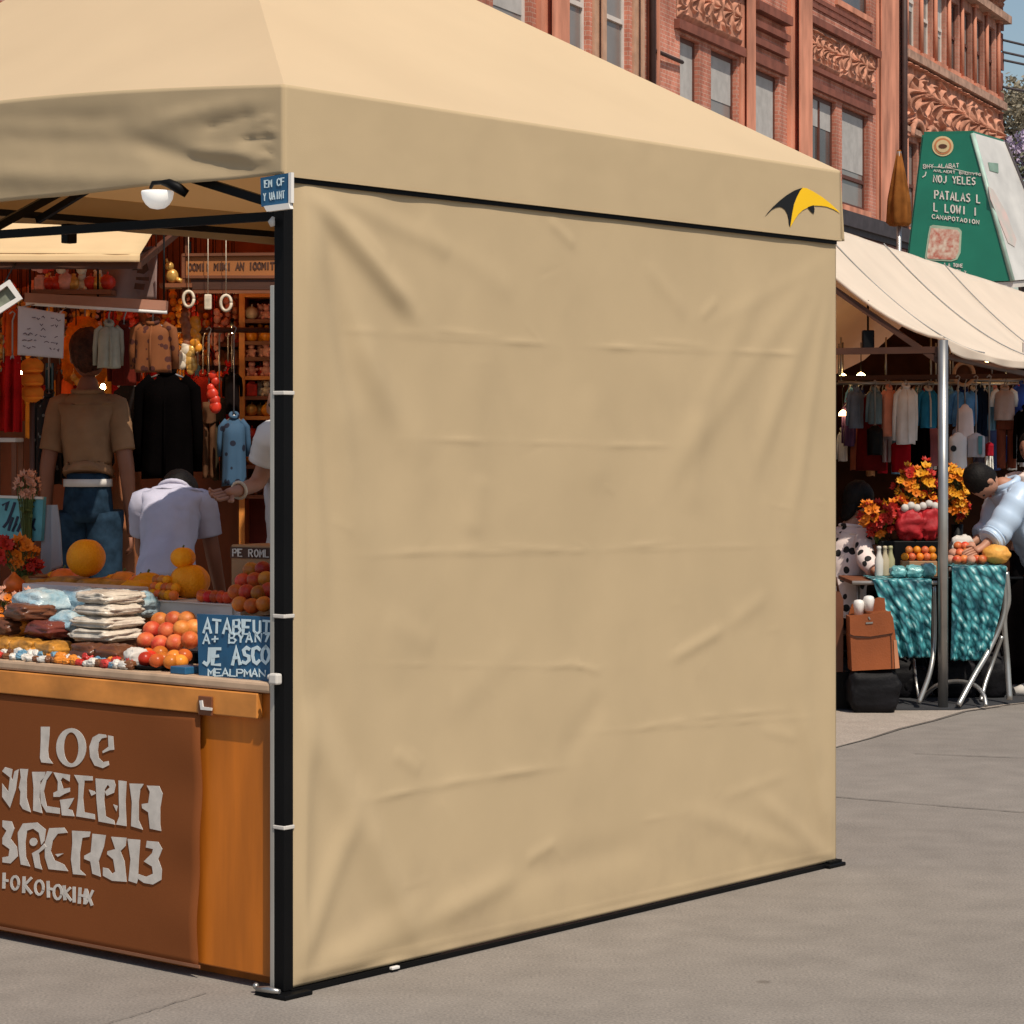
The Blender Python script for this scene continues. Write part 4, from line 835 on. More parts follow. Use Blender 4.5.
for i, h in enumerate(hol):
    window(blA, *h, M_FRAMEW if i in (1, 2, 3) else M_FRAME, M_GLASS if i != 7 else M_GLASSD, rail=(.62 if i in (1, 2, 3) else (.30 if i in (5, 8) else 0)), mull=(i == 7), blind={1: .55, 4: .5, 5: .42, 6: .9, 7: .3, 8: .62}.get(i, .25))
for h in up: window(blA, *h, M_FRAME, M_GLASSD, rail=.5, blind=.3 if h is up[-1] else 0)
for i in range(7): window(blA, sA + 3 + 4 * i, sA + 5.6 + 4 * i, .6, 3.2, M_FRAME, M_GLASSD, 0)
def pil(x0, x1, z0=4.2, z1=12.0, o=.16, m=M_STONE):
    a, b = winpx(x0, x1); mb = MB(); fbox(mb, a, b, z0, z1, .002, o); fbox(mb, a + .12, b - .12, z0 + .3, z1 - .3, o, o + .05); mb.build('pilaster', m, blA)
pil(787, 804); pil(647, 655, o=.1); pil(536, 560, m=M_STONE); pil(592, 603, 4.2, 8.2, .08, M_OFFW if False else mat('pale_stone', (.50, .30, .20), rough=.8, var=.2)); pil(632, 641, 4.2, 8.2, .08, mat('pale_stone', (.50, .30, .20)))
pil(739, 752, 4.2, 12, .08); pil(876, 897, 4.2, 12.0, .05)
# lintels and ledges
mb = MB()
for x0, x1, z, hgt, o in ((674, 741, 7.17, .13, .20), (750, 784, 7.17, .16, .18), (806, 872, 7.17, .12, .16), (750, 784, 7.45, .10, .22), (750, 784, 7.70, .10, .28), (750, 784, 7.95, .14, .36), (668, 744, 8.12, .12, .30), (806, 872, 7.45, .08, .2), (800, 876, 8.2, .12, .25), (806, 872, 8.5, .07, .05), (806, 872, 8.62, .07, .05)):
    a, b = winpx(x0, x1); fbox(mb, a, b, z, z + hgt, .002, o)
mb.build('lintel', M_STONED, blA)
for i, (x0, x1, z0, z1) in enumerate(((676, 740, 7.34, 8.10), (807, 838, 7.56, 8.18), (839, 872, 7.56, 8.3))):
    a, b = winpx(x0, x1); carve(blA, a, b, z0, z1, i * 11 + 3, M_CARVE, .22, 4)
a = PFA.hit(645.5, HZ)[0]; mb = MB(); mb.tube([fa(a, 4.2, .10), fa(a, 12.3, .10)], .045, 10); a2 = PFA.hit(679, HZ)[0]; mb.tube([fa(a, 6.72, .08), fa(a2, 6.72, .05)], .028, 6); mb.build('drainpipe', M_PIPE, blA)
a = PFA.hit(900, HZ)[0]; mb = MB(); mb.tube([fa(a, 3, .08), fa(a, 12.3, .08)], .06, 10); mb.build('drainpipe', M_PIPE, blA)
# shopfront cornice
a, b = winpx(700, 909); mb = MB(); fbox(mb, a, b, 5.05, 5.30, .002, .55); fbox(mb, a, b, 4.95, 5.05, .002, .42); mb.build('shop_cornice', M_SLATE, blA)
mb = MB(); fbox(mb, a, b, 4.2, 4.94, .002, .30); mb.build('shop_fascia', mat('dusty_pink_paint', (.30, .14, .12), rough=.7, var=.25), blA)
# bare render patch on the wall
mb = MB(); Q = random.Random(4); a, b = winpx(879, 893); cz = 6.3
mb.prism([fa((a + b) / 2 + (b - a) * .5 * math.cos(t) * Q.uniform(.75, 1.2), cz + .85 * math.sin(t) * Q.uniform(.75, 1.15), .004) for t in [i / 22 * 2 * PI for i in range(22)]], Vector((PFA.n.x, PFA.n.y, 0)) * .012) if False else None
# ---- second building, ornate
sC = PFA.hit(901.5, HZ)[0]; sD = PFA.hit(1001, HZ)[0]
blB = empty('ornate_building', fa((sC + sD) / 2, 0, -4), 'ornate pinkish brick building with narrow windows and carved bands at the street corner', 'building', None, math.atan2(DST.y, DST.x))
hol = []
nwin = 7; st = (sD - sC - .6) / nwin
for i in range(nwin):
    a = sC + .35 + i * st
    hol.append((a, a + st * .70, 8.75, 10.1 if i > 0 else 10.5)); hol.append((a, a + st * .70, 5.4, 7.0))
mb = MB(); wall_holes(mb, sC, sD, 0, 10.2 + 1.0, hol, .12)
for s_ in (sC, sD): mb.add([fa(s_, 0), fa(s_, 11.2), fa(s_, 11.2, -9), fa(s_, 0, -9)], [(0, 1, 2, 3)])
mb.add([fa(sC, 0, -9), fa(sD, 0, -9), fa(sD, 11.2, -9), fa(sC, 11.2, -9)], [(0, 1, 2, 3)])
mb.build('wall', M_BRICK2, blB, fixn=False)
for i, h in enumerate(hol): window(blB, *h, M_FRAMEW if i in (0, 2, 4) else M_FRAME, M_GLASS if i % 3 else M_GLASSD, .5, fw=.05, blind=.6 if i in (0, 4, 7) else 0)
for i in range(nwin + 1):
    a = sC + .35 + i * st - st * .15
    mb = MB()
    for z0, z1 in ((8.7, 10.25), (5.3, 7.05)):
        mb = MB(); mb.tube([fa(a, z0, .045), fa(a, z1, .045)], [.045, .036], 10); fbox(mb, a - .13, a + .13, z1, z1 + .12, -.01, .10); fbox(mb, a - .13, a + .13, z0 - .1, z0, -.01, .10)
        mb.build('column', M_STONE, blB)
carve(blB, sC + .1, sC + (sD - sC) * .5, 7.25, 8.45, 31, M_CARVE, .5, 3.0); carve(blB, sC + (sD - sC) * .5, sD - .1, 7.25, 8.45, 47, M_CARVE, .4, 3.0)
for i in range(nwin):   # hood mouldings over the lower windows
    a = sC + .35 + i * st + st * .35; mb = MB()
    mb.tube([fa(a + st * .42 * math.cos(t), 7.05 + .32 * math.sin(t), .12) for t in [PI * k / 10 for k in range(11)]], .06, 6); mb.build('hood_mould', M_CARVE, blB)
mb = MB(); fbox(mb, sC, sD, 8.47, 8.62, .002, .32); fbox(mb, sC, sD, 7.12, 7.22, .002, .28); fbox(mb, sC, sD + .1, 10.30, 10.46, .002, .5); mb.build('ledge', mat('weathered_stone', (.42, .25, .18), rough=.85, var=.4, scale=5), blB)
carve(blB, sC + .3, sD, 10.48, 11.15, 77, M_CARVE, .35, 3.2)
mb = MB(); fbox(mb, sC, sD + .1, 11.2, 11.45, -.3, .6); mb.build('cornice', M_SLATE, blB)
mb = MB(); mb.add([fa(sC, 11.45, .4), fa(sD, 11.45, .4), fa(sD, 13.6, -1.6), fa(sC, 13.6, -1.6)], [(0, 1, 2, 3)]); mb.add([fa(sC, 13.6, -1.6), fa(sD, 13.6, -1.6), fa(sD, 13.6, -9), fa(sC, 13.6, -9)], [(0, 1, 2, 3)]); mb.add([fa(sD, 11.3, .4), fa(sD, 13.6, -1.6), fa(sD, 13.6, -9), fa(sD, 11.3, -9)], [(0, 1, 2, 3)]); mb.build('roof', M_SLATE, blB, fixn=False)
mb = MB()
for i in range(26): z = .5 + i * .42; fbox(mb, sD - .28, sD + .05, z, z + .36, .002, .12 if i % 2 else .08)
mb.build('quoins', M_STONED, blB)
# ---- folded orange parasol in front of the first building
pb = at(899, 232, 31.0); pr = empty('parasol', (pb.x, pb.y, 0), 'folded orange-brown parasol on a tall post left of the green sign', 'parasol')
M_PARA = mat('orange_brown_canvas', (.22, .080, .018), var=.35, **CLOTH)
z0, z1 = gz(226, 31), gz(150, 31); mb = MB(); mb.lathe(Vector((pb.x, pb.y, 0)), [(.10, z0), (.14, z0 + .04), (.125, lerp(z0, z1, .35)), (.07, lerp(z0, z1, .7)), (.02, z1)], 30, wob=lambda a_, z: 1 + .16 * math.cos(6 * a_)); mb.build('canopy', M_PARA, pr)
mb = MB(); mb.tube([(pb.x, pb.y, 0), (pb.x, pb.y, z1 - .02)], .03, 8); mb.build('pole', M_STEEL, pr)
mb = MB(); mb.lathe(Vector((pb.x, pb.y, 0)), [(.28, 0), (.28, .05), (.06, .08), (.05, .3)], 20); mb.build('base', M_SLATE, pr)

# ------------------------------------------------------------------ green pyramid sign on a post
YS = 23.0
M_GREEN = mat('sign_green', (.012, .155, .095), rough=.3, spec=.5, var=.12, scale=3); M_PANE = mat('pale_sign_side', (.60, .58, .54), rough=.3, spec=.5, var=.25, scale=2.5)
BL, BR, TL, TR = at(906, 284, YS), at(1013, 281, YS - .35), at(924, 135, YS + .12), at(973, 134, YS - .10)
BRb, TRb = at(1058, 277, YS + .55), at(1003.5, 143, YS + .32)
def onpl(px, py, P0, n):
    d = Vector(((px - CX) / F, 1, (HZ - py) / F)); o = Vector((0, 0, H)); return o + d * ((P0 - o).dot(n) / d.dot(n))
_n = (BR - BL).cross(TR - BL).normalized(); TL = onpl(924, 135, BL, _n)
_m = (BRb - BR).cross(TR - BR).normalized(); TRb = onpl(1003.5, 143, BR, _m)
BLb = BL + (BRb - BR); TLb = TL + (TRb - TR)
sg = empty('pyramid_sign', ((BL.x + BRb.x) / 2, (BL.y + BRb.y) / 2 , 0), 'green truncated pyramid sign with pale side, round badge and white lettering above the right stall', 'sign')
def face_slab(name, q, m, th, ins=0.0, parent=None):
    c = sum(q, Vector()) / len(q); n = (q[1] - q[0]).cross(q[2] - q[0]).normalized()
    ctr_ = (BL + BRb + TL + TRb) / 4
    if n.dot(c - ctr_) < 0: n = -n
    mb = MB(); mb.prism([p + (c - p) * ins for p in q], n * th); return mb.build(name, m, parent or sg), n
f_front, nF = face_slab('front_panel', [BL, BR, TR, TL], M_GREEN, .02)
f_side, nS = face_slab('side_panel', [BR, BRb, TRb, TR], M_PANE, .02)
face_slab('back_panel', [BLb, BRb, TRb, TLb], M_GREEN, .02); face_slab('side_panel', [BL, BLb, TLb, TL], M_GREEN, .02)
mb = MB(); mb.prism([TL, TR, TRb, TLb], Vector((0, 0, .03))); mb.build('top_cap', M_GREEN, sg)
mb = MB(); mb.prism([p + Vector((0, 0, -.06)) for p in (BL, BR, BRb, BLb)], Vector((0, 0, .055))); mb.build('base_tray', M_OFFW, sg)
mb = MB(); c = (BL + BRb) / 2; mb.tube([(c.x, c.y, 0), (c.x, c.y, c.z)], .09, 12); mb.build('post', M_STEEL, sg)
mb = MB(); mb.tube([BR + nF * .02, TR + nF * .02], .022, 8); mb.build('corner_trim', mat('mint_trim', (.42, .58, .50), rough=.4), sg)
mb = MB(); mb.tube([BRb + nS * .02, TRb + nS * .02], .018, 8); mb.build('edge_trim', M_SLATE, sg)
# things printed on the sloping front: use a helper plane
class QPlane:
    def __init__(s, p, n): s.p = p; s.n3 = n; s.n = n
    def at(s, px, py, off=0.0):
        d = Vector(((px - CX) / F, 1, (HZ - py) / F)); o = Vector((0, 0, H)); t = (s.p + s.n3 * off - o).dot(s.n3) / d.dot(s.n3); return o + d * t
def stroke3(mb, pl, pts, w, off, th=.004):
    class W: pass
    n = len(pts); Lp, Rp = [], []
    for i in range(n):
        a = Vector(pts[max(i - 1, 0)]); b = Vector(pts[min(i + 1, n - 1)]); p = Vector(pts[i]); t = (b - a).normalized(); q = Vector((-t.y, t.x)) * w * .5
        Lp.append(pl.at(*(p + q), off)); Rp.append(pl.at(*(p - q), off))
    mb.strip(Lp, Rp, pl.n3 * th)
def write3(mb, pl, text, TLp, TRp, h, w, off, gap=.3):
    TLp, TRp = Vector(TLp), Vector(TRp); n = len(text); k = 0
    for i, ch in enumerate(text):
        for st_ in FONT.get(ch, []):
            stroke3(mb, pl, [TLp + (TRp - TLp) * ((i + x / 4 * (1 - gap) + gap / 2) / n) + Vector((0, h * (1 - y / 6))) for x, y in st_], w, off + (k % 4) * .001); k += 1
QF = QPlane(BL + nF * .02, nF); QS = QPlane(BR + nS * .02, nS)
c3 = lambda x, y: (900 + x / 6.024, 120 + y / 6.024)
for tx, a_, b_, h_, w_ in (('DNY ALABAT', (138, 268), (358, 262), 4, .8), ('ANLAERT BNDNYTO', (200, 296), (490, 322), 2.5, .6), ('NOJ YELES', (198, 332), (458, 348), 7, 1.3), ('PATALAS L', (205, 425), (490, 452), 8, 1.4), ('L LOWI I', (200, 498), (470, 530), 8, 1.4), ('CANAPOTAOION', (190, 568), (480, 604), 4, .9), ('J A TONE', (258, 860), (380, 868), 3.4, .8), ('LOOTE Z', (290, 892), (400, 912), 4.5, .9)):
    mb = MB(); write3(mb, QF, tx, c3(*a_), c3(*b_), h_, w_, .003); mb.build('lettering', M_OFFW, f_front)
mb = MB(); stroke3(mb, QF, [c3(135, 345), c3(152, 335), c3(158, 312)], 1.0, .003); mb.build('lettering', M_OFFW, f_front)
mb = MB(); stroke3(mb, QF, [c3(140, 278), c3(300, 290), c3(480, 330)], .5, .006); mb.build('underline', M_OFFW, f_front)
M_BADGE = mat('cream_badge', (.62, .48, .26), rough=.6); M_BADGE2 = mat('tan_badge', (.50, .20, .08), rough=.6)
for i, (rx, m_) in enumerate(((64, M_BADGE), (52, M_BADGE2), (40, M_BADGE))):
    mb = MB(); mb.prism([QF.at(*c3(x, y), .003 + i * .003) for x, y in ell(258, 158, rx, rx * .95, 30)], nF * .003); mb.build('badge', m_, f_front)
mb = MB(); mb.prism([QF.at(*c3(x, y), .013) for x, y in ell(258, 158, 26, 13, 16)], nF * .003); mb.build('badge_mark', M_DWOOD, f_front)
M_FOOD = mat('food_picture', (.60, .50, .40), rough=.6, var=.6, scale=22, col2=(.42, .13, .09), detail=2)
mb = MB(); mb.prism([QF.at(*c3(x, y), .003) for x, y in ((180, 640), (200, 632), (355, 650), (372, 670), (365, 800), (345, 840), (310, 852), (160, 845), (150, 830), (170, 690))], nF * .003); mb.build('picture_rim', mat('picture_rim', (.36, .46, .34), rough=.6), f_front)
mb = MB(); mb.prism([QF.at(*c3(x, y), .007) for x, y in ((188, 650), (345, 662), (360, 680), (353, 795), (335, 832), (308, 842), (168, 835), (162, 820), (180, 690))], nF * .003); mb.build('picture', M_FOOD, f_front)
mb = MB(); mb.prism([QS.at(*c3(x, y), .003) for x, y in ((530, 255), (590, 262), (592, 320), (540, 305))], nS * .003); mb.build('badge', mat('grey_green_mark', (.20, .30, .24), rough=.6), f_side)
mb = MB(); mb.prism([QS.at(*c3(x, y), .003) for x, y in ((530, 400), (560, 420), (640, 560), (700, 720), (690, 765), (650, 740), (590, 590), (545, 480))], nS * .003); mb.build('picture', mat('side_picture', (.44, .44, .40), rough=.5, var=.4, scale=6, col2=(.60, .44, .40)), f_side)

# ------------------------------------------------------------------ trees and cables at the far right
def tree(name, base, zc, rr, label, mleaf, mtrunk, n=2600, extra=None, seed=0, ls=.16):
    Q = random.Random(seed); root = empty(name, base, label, 'tree'); b = Vector(base)
    mb = MB(); top = Vector((b.x, b.y, zc))
    mb.tube([b, b.lerp(top, .35) + Vector((.12, .05, 0)), b.lerp(top, .7) + Vector((-.05, .1, 0)), top], [.26, .2, .15, .05], 9)
    cl = []
    for i in range(13):
        d = Vector((Q.gauss(0, 1), Q.gauss(0, 1), Q.gauss(.25, .8))).normalized(); e_ = Vector((d.x * rr[0], d.y * rr[1], d.z * rr[2])) * Q.uniform(.45, .95)
        s_ = b.lerp(top, Q.uniform(.5, .85)); tip = top + e_; mb.tube([s_, s_.lerp(tip, .5) + Vector((0, 0, .1)), tip], [.08, .05, .015], 5); cl.append((tip, Q.uniform(.35, .6) * rr[0]))
    mb.build('trunk', mtrunk, root)
    def leaves(cnt, pick, nm, m_):
        mb = MB()
        for i in range(cnt):
            c_, r_ = pick(Q); d = Vector((Q.gauss(0, 1), Q.gauss(0, 1), Q.gauss(0, .8))).normalized() * r_ * Q.random() ** .4
            p = c_ + d; u = Vector((Q.uniform(-1, 1), Q.uniform(-1, 1), Q.uniform(-.7, .7))).normalized(); w = u.orthogonal().normalized(); w = Matrix.Rotation(Q.uniform(0, 6), 3, u) @ w; s_ = ls * Q.uniform(.6, 1.3)
            mb.add([p - u * s_ * .5, p + w * s_ * .28, p + u * s_ * .5, p - w * s_ * .28], [(0, 1, 2, 3)])
        mb.build(nm, m_, root, fixn=False)
    leaves(n, lambda q: q.choice(cl), 'crown', mleaf)
    if extra: m2, cnt = extra; cl2 = cl[:6]; leaves(cnt, lambda q: q.choice(cl2), 'blossom', m2)
M_LEAF = mat('olive_leaf', (.16, .16, .085), rough=.6, var=.5, scale=3, transl=.25); M_LEAF2 = mat('pale_leaf', (.36, .31, .22), rough=.6, var=.5, scale=3, transl=.25)
M_BLOS = mat('lilac_blossom', (.52, .42, .56), rough=.7, var=.3, scale=4, transl=.2); M_BARK = mat('bark', (.09, .06, .045), rough=.9, var=.4, bump=.4, bscale=20)
q = at(1030, 190, 62); tree('jacaranda_tree', (q.x, q.y, 0), q.z, (1.15, 1.2, 1.2), 'lilac blossoming tree behind the green sign', M_LEAF, M_BARK, 1600, (M_BLOS, 4600), 3, .15)
q = at(1036, 118, 74); tree('street_tree', (q.x, q.y, 0), q.z, (1.6, 1.6, 1.3), 'pale olive tree rising behind the lilac tree', M_LEAF2, M_BARK, 5200, None, 9, .18)
q = at(1026, 225, 66); tree('street_tree', (q.x, q.y, 0), q.z, (.9, 1.0, 1.4), 'dark green tree below the lilac blossoms', M_LEAF, M_BARK, 4200, None, 12, .15)
up_ = Vector((20.2, 62.0)); pole = empty('utility_pole', (up_.x, up_.y, 0), 'wooden utility pole carrying the overhead cables', 'pole')
mb = MB(); mb.tube([(up_.x, up_.y, 0), (up_.x, up_.y, 10.4)], [.16, .11], 10); mb.build('mast', M_BARK, pole); mb = MB(); mb.bar((up_.x - .8, up_.y, 9.6), (up_.x + .8, up_.y, 9.6), .1, .12); mb.build('crossarm', M_BARK, pole)
for i, (x0, y0, y1) in enumerate(((1001, 40, 58), (1001, 52, 68), (1001, 60, 76), (1001, 87, 97))):
    a = Vector(fa(sD - .05, gz(y0, 52.7), .05)); b = Vector((up_.x - .6 + .4 * i, up_.y, gz(y1 + 22, 62))); mb = MB(); mb.tube([a.lerp(b, k / 12) - Vector((0, 0, .25 * math.sin(PI * k / 12))) for k in range(13)], .028, 5)
    tag(mb.build('overhead_cable', M_SLATE), ['topmost overhead cable by the ornate building corner', 'second overhead cable from the top by the ornate corner', 'third overhead cable from the top by the ornate corner', 'lowest overhead cable by the ornate building corner'][i], 'cable', 'overhead cables')
# ------------------------------------------------------------------ people
def skin_mesh(chains, root, levels=2):
    """chains: lists of (key, Vector, radius); shared keys are shared joints. returns (verts, faces)"""
    idx = {}; vs = []; rs = []; es = set()
    for ch in chains:
        prev = None
        for key, p, r_ in ch:
            if key not in idx: idx[key] = len(vs); vs.append(p); rs.append(r_)
            k = idx[key]
            if prev is not None and prev != k: es.add((prev, k))
            prev = k
    me = bpy.data.meshes.new('skin_tmp'); me.from_pydata(vs, list(es), [])
    o = bpy.data.objects.new('skin_tmp', me); COL.objects.link(o)
    md = o.modifiers.new('skin', 'SKIN'); md.use_smooth_shade = True
    sv = me.skin_vertices[0].data
    for i, r_ in enumerate(rs): sv[i].radius = r_ if isinstance(r_, tuple) else (r_, r_); sv[i].use_root = False
    sv[idx[root]].use_root = True
    sb = o.modifiers.new('sub', 'SUBSURF'); sb.levels = levels; sb.render_levels = levels
    dg = bpy.context.evaluated_depsgraph_get(); ev = o.evaluated_get(dg); m2 = bpy.data.meshes.new_from_object(ev)
    out = ([v.co.copy() for v in m2.vertices], [list(p.vertices) for p in m2.polygons])
    bpy.data.objects.remove(o); bpy.data.meshes.remove(me); bpy.data.meshes.remove(m2)
    return out
M_SKIN = mat('skin', (.42, .20, .125), rough=.55, var=.12, scale=8); M_SKIND = mat('tanned_skin', (.26, .105, .06), rough=.55, var=.12, scale=8)
M_HAIR = mat('dark_hair', (.008, .006, .005), rough=.6, spec=.15, var=.4, scale=40, bump=.4, bscale=120); M_EYE = mat('eye', (.03, .02, .015), rough=.2); M_LIP = mat('lip', (.33, .10, .08), rough=.5)
def joints(h=1.72, bend=0.0, twist=0.0, over=None, wide=1.0, nod=0.0):
    k = h / 1.72
    J = {'pelvis': (0, 0, .95), 'spine': (0, .01, 1.12), 'chest': (0, 0, 1.32), 'neck': (0, -.01, 1.47), 'jaw': (0, .02, 1.55), 'head': (0, .025, 1.63),
         'sL': (-.17, 0, 1.41), 'eL': (-.235, -.02, 1.14), 'wL': (-.25, .06, .90), 'hL': (-.25, .09, .82), 'sR': (.17, 0, 1.41), 'eR': (.235, -.02, 1.14), 'wR': (.25, .06, .90), 'hR': (.25, .09, .82),
         'tL': (-.09, 0, .90), 'kL': (-.105, .02, .50), 'aL': (-.11, -.03, .09), 'fL': (-.12, .14, .035), 'tR': (.09, 0, .90), 'kR': (.105, .02, .50), 'aR': (.11, -.03, .09), 'fR': (.12, .14, .035)}
    J = {a: Vector((b[0] * wide, b[1], b[2])) * k for a, b in J.items()}
    if nod:
        M = Matrix.Rotation(-nod, 3, 'X'); n0 = J['neck'].copy()
        for a in ('jaw', 'head'): J[a] = n0 + M @ (J[a] - n0)
    if bend or twist:
        pv_ = J['pelvis'].copy(); M = Matrix.Rotation(twist, 3, 'Z') @ Matrix.Rotation(-bend, 3, 'X')
        for a in ('spine', 'chest', 'neck', 'jaw', 'head', 'sL', 'eL', 'wL', 'hL', 'sR', 'eR', 'wR', 'hR'): J[a] = pv_ + M @ (J[a] - pv_)
    if over:
        for a, b in over.items(): J[a] = Vector(b)
    return J, k
def person(label, base, face, J, k, skin=None, shirt=None, shirt_r=.025, sleeve=.55, trousers=None, shoes=None, hair=None, hair_long=False, group=None, shirt_drop=0.0, shirt_name='shirt', belt=None, trname='trousers', cap=None, puffy=False):
    """face: heading angle, local +y is forward"""
    skin = skin or M_SKIN
    root = empty('person', base, label, 'person', group, face); W = WORLD[root.name]
    w = lambda v: W @ v
    c = lambda *ks: [(q, J[q], rr) for q, rr in ks]
    K = k; kb = .80 if shirt else 1.0
    def arm(s): return c(('chest', .125 * K * kb), ('s' + s, .055 * K * kb), ('e' + s, .040 * K), ('w' + s, .027 * K), ('h' + s, (.034 * K, .020 * K)))
    kp = .62 if trousers else 1.0
    def leg(s): return c(('pelvis', (.135 * K * kp, .105 * K * kp)), ('t' + s, .085 * K * kp), ('k' + s, .055 * K), ('a' + s, .038 * K), ('f' + s, .035 * K))
    trunk = c(('pelvis', (.135 * K * kp, .105 * K * kp)), ('spine', (.125 * K * kb, .095 * K * kb)), ('chest', .125 * K * kb), ('neck', .055 * K), ('jaw', .058 * K))
    v, f = skin_mesh([trunk, arm('L'), arm('R'), leg('L'), leg('R')], 'pelvis')
    mb = MB(); mb.add([w(p) for p in v], f, True)
    # head with nose, brow, chin, ears
    hd = J['head']; up = (J['head'] - J['neck']).normalized(); fw = (Vector((0, 1, 0)) - up * up.y); fw = fw.normalized() if fw.length > .2 else Vector((0, 0, -1))
    sd = fw.cross(up).normalized(); RM = Matrix((sd, fw, up)).transposed()
    def hwob(d):
        q = 1.0
        q += .16 * math.exp(-((d.x / .16) ** 2 + ((d.z + .12) / .2) ** 2)) * (d.y > 0)      # nose
        q += .03 * math.exp(-((d.z - .18) / .1) ** 2) * max(0, d.y)                           # brow
        q -= .05 * math.exp(-(((abs(d.x) - .36) / .14) ** 2 + ((d.z - .02) / .12) ** 2)) * (d.y > 0)  # eye sockets
        q -= .10 * max(0, -d.z - .25) * (1 - max(0, d.y))                                    # jaw narrows
        return q
    Wr = W.to_3x3()
    hr = .098 * K
    mb.ball(w(hd + up * .005), hr, 28, 20, .80, .98, 1.16, Wr @ RM, hwob)
    for sx in (-1, 1): mb.ball(w(hd + sd * sx * hr * .80 + up * -.006 - fw * .005), .027 * K, 8, 6, .4, .75, 1.1, Wr @ RM)
    # hands: four fingers and a thumb
    for s in 'LR':
        hnd, wr = J['h' + s], J['w' + s]; d = (hnd - wr).normalized(); side = d.orthogonal().normalized()
        if abs(d.z) > .6: side = (Vector((0, 1, 0)) - d * d.y).normalized()
        curl = d.cross(side).normalized() * (1 if s == 'L' else -1)
        for i, ln in enumerate((.062, .072, .067, .052)):
            b0 = hnd + side * (.026 - .0175 * i) * K + d * .018 * K
            mb.tube([w(b0 - d * .02 * K), w(b0 + d * ln * .45 * K), w(b0 + d * ln * .8 * K + curl * .010 * K), w(b0 + d * ln * K + curl * .026 * K)], [.0092 * K, .0085 * K, .0078 * K, .005 * K], 7)
        t0 = hnd + side * .022 * K - d * .025 * K
        mb.tube([w(t0), w(t0 + side * .026 * K + d * .016 * K), w(t0 + side * .034 * K + d * .045 * K + curl * .012 * K)], [.012 * K, .010 * K, .006 * K], 7)
    body = mb.build('body', skin, root)
    for sx in (-1, 1):
        mb = MB(); mb.ball(w(hd + sd * sx * .031 * K + fw * hr * .86 + up * .012 * K), .010 * K, 8, 6); mb.build('eye', M_EYE, body)
    mb = MB(); mb.ball(w(hd + fw * hr * .90 - up * .046 * K), .020 * K, 10, 6, 1.1, .5, .35, Wr @ RM); mb.build('mouth', M_LIP, body)
    if shirt:
        g = shirt_r * K; dz_ = Vector((0, 0, -shirt_drop))
        ax0 = (J['spine'] - J['pelvis']).normalized(); low = J['pelvis'] - ax0 * .05 * K + dz_
        wx = abs(J['tR'].x - J['tL'].x) / 2 / (.09 * K); sm = (J['sL'] + J['sR']) / 2; sdv = (J['sR'] - J['sL']); hw = sdv.length / 2; sdv = sdv.normalized()
        amp = .024 if puffy else .020
        stn = [(low, .142 * K * wx + g, .112 * K + g), (low.lerp(J['spine'], .5), .140 * K * wx + g, .108 * K + g), (J['spine'], .134 * K * wx + g, .104 * K + g), (J['chest'].lerp(J['spine'], .35), .146 * K * wx + g, .112 * K + g), (J['chest'], hw * .92 + g, .112 * K + g),
               (sm, hw + .022 * K + g, .080 * K + g), (sm.lerp(J['neck'], .55), hw * .72 + g, .068 * K + g * .7), (J['neck'] - (J['neck'] - sm) * .12, .066 * K + g * .4, .062 * K + g * .4)]
        rings = []; dense = []
        for i in range(len(stn) - 1):
            for q_ in range(5):
                t = q_ / 5; t2 = t * t * (3 - 2 * t); dense.append((stn[i][0].lerp(stn[i + 1][0], t), lerp(stn[i][1], stn[i + 1][1], t2), lerp(stn[i][2], stn[i + 1][2], t2)))
        dense.append(stn[-1])
        for i, (c_, rx_, ry_) in enumerate(dense):
            axd = (dense[min(i + 1, len(dense) - 1)][0] - dense[max(i - 1, 0)][0]).normalized(); ms = i / len(dense); side_ = (Vector((1, 0, 0)).lerp(sdv, ms)); side_ = (side_ - axd * side_.dot(axd)).normalized(); fwd_ = axd.cross(side_)
            rg_ = []
            for q_ in range(32):
                t = 2 * PI * q_ / 32; ca, sa = math.cos(t), math.sin(t); ca = math.copysign(abs(ca) ** .85, ca); sa = math.copysign(abs(sa) ** .85, sa)
                fo = amp * (nz(ca * 2.2, sa * 2.2 + i * .16, 3) + .6 * nz(ca * 5, i * .35, 8 + sa * 2)) * min(1, (len(dense) - i) / 8)
                rg_.append(w(c_ + side_ * (rx_ + fo) * ca + fwd_ * (ry_ + fo) * sa))
            rings.append(rg_)
        mb = MB(); mb.ring(rings)
        for s in 'LR':
            S_, E_, W_ = J['s' + s], J['e' + s], J['w' + s]; L1 = min(1, sleeve); S_ = S_ - (J['neck'] - sm).normalized() * .018 * K; pts = [sm.lerp(S_, .6), S_]; rr_ = [.050 * K + g, .056 * K + g]
            for u in (.35, .7, 1.0): pts.append(S_.lerp(E_, u * L1)); rr_.append(lerp(.056, .047, u) * K + g * (1.5 if puffy else 1.1))
            if sleeve > 1:
                for u in (.3, .6, .85, 1.0): pts.append(E_.lerp(W_, u * (sleeve - 1))); rr_.append(lerp(.050, .040, u) * K + g * (1.6 if puffy else 1) * (.6 if u == 1 else 1))
            P2, R2 = [], []
            for i in range(len(pts) - 1):
                for q_ in range(5):
                    t = q_ / 5; P2.append(w(pts[i].lerp(pts[i + 1], t))); R2.append(lerp(rr_[i], rr_[i + 1], t) * (1 + (.10 if puffy else .05) * nz(i * 2 + t * 2.5, 5 + (s == 'L') * 9) + (.03 * math.sin((i + t) * 5.3) if puffy else 0)))
            P2.append(w(pts[-1])); R2.append(rr_[-1]); mb.tube(P2, R2, 16)
        shm = mb.build(shirt_name, shirt, root)
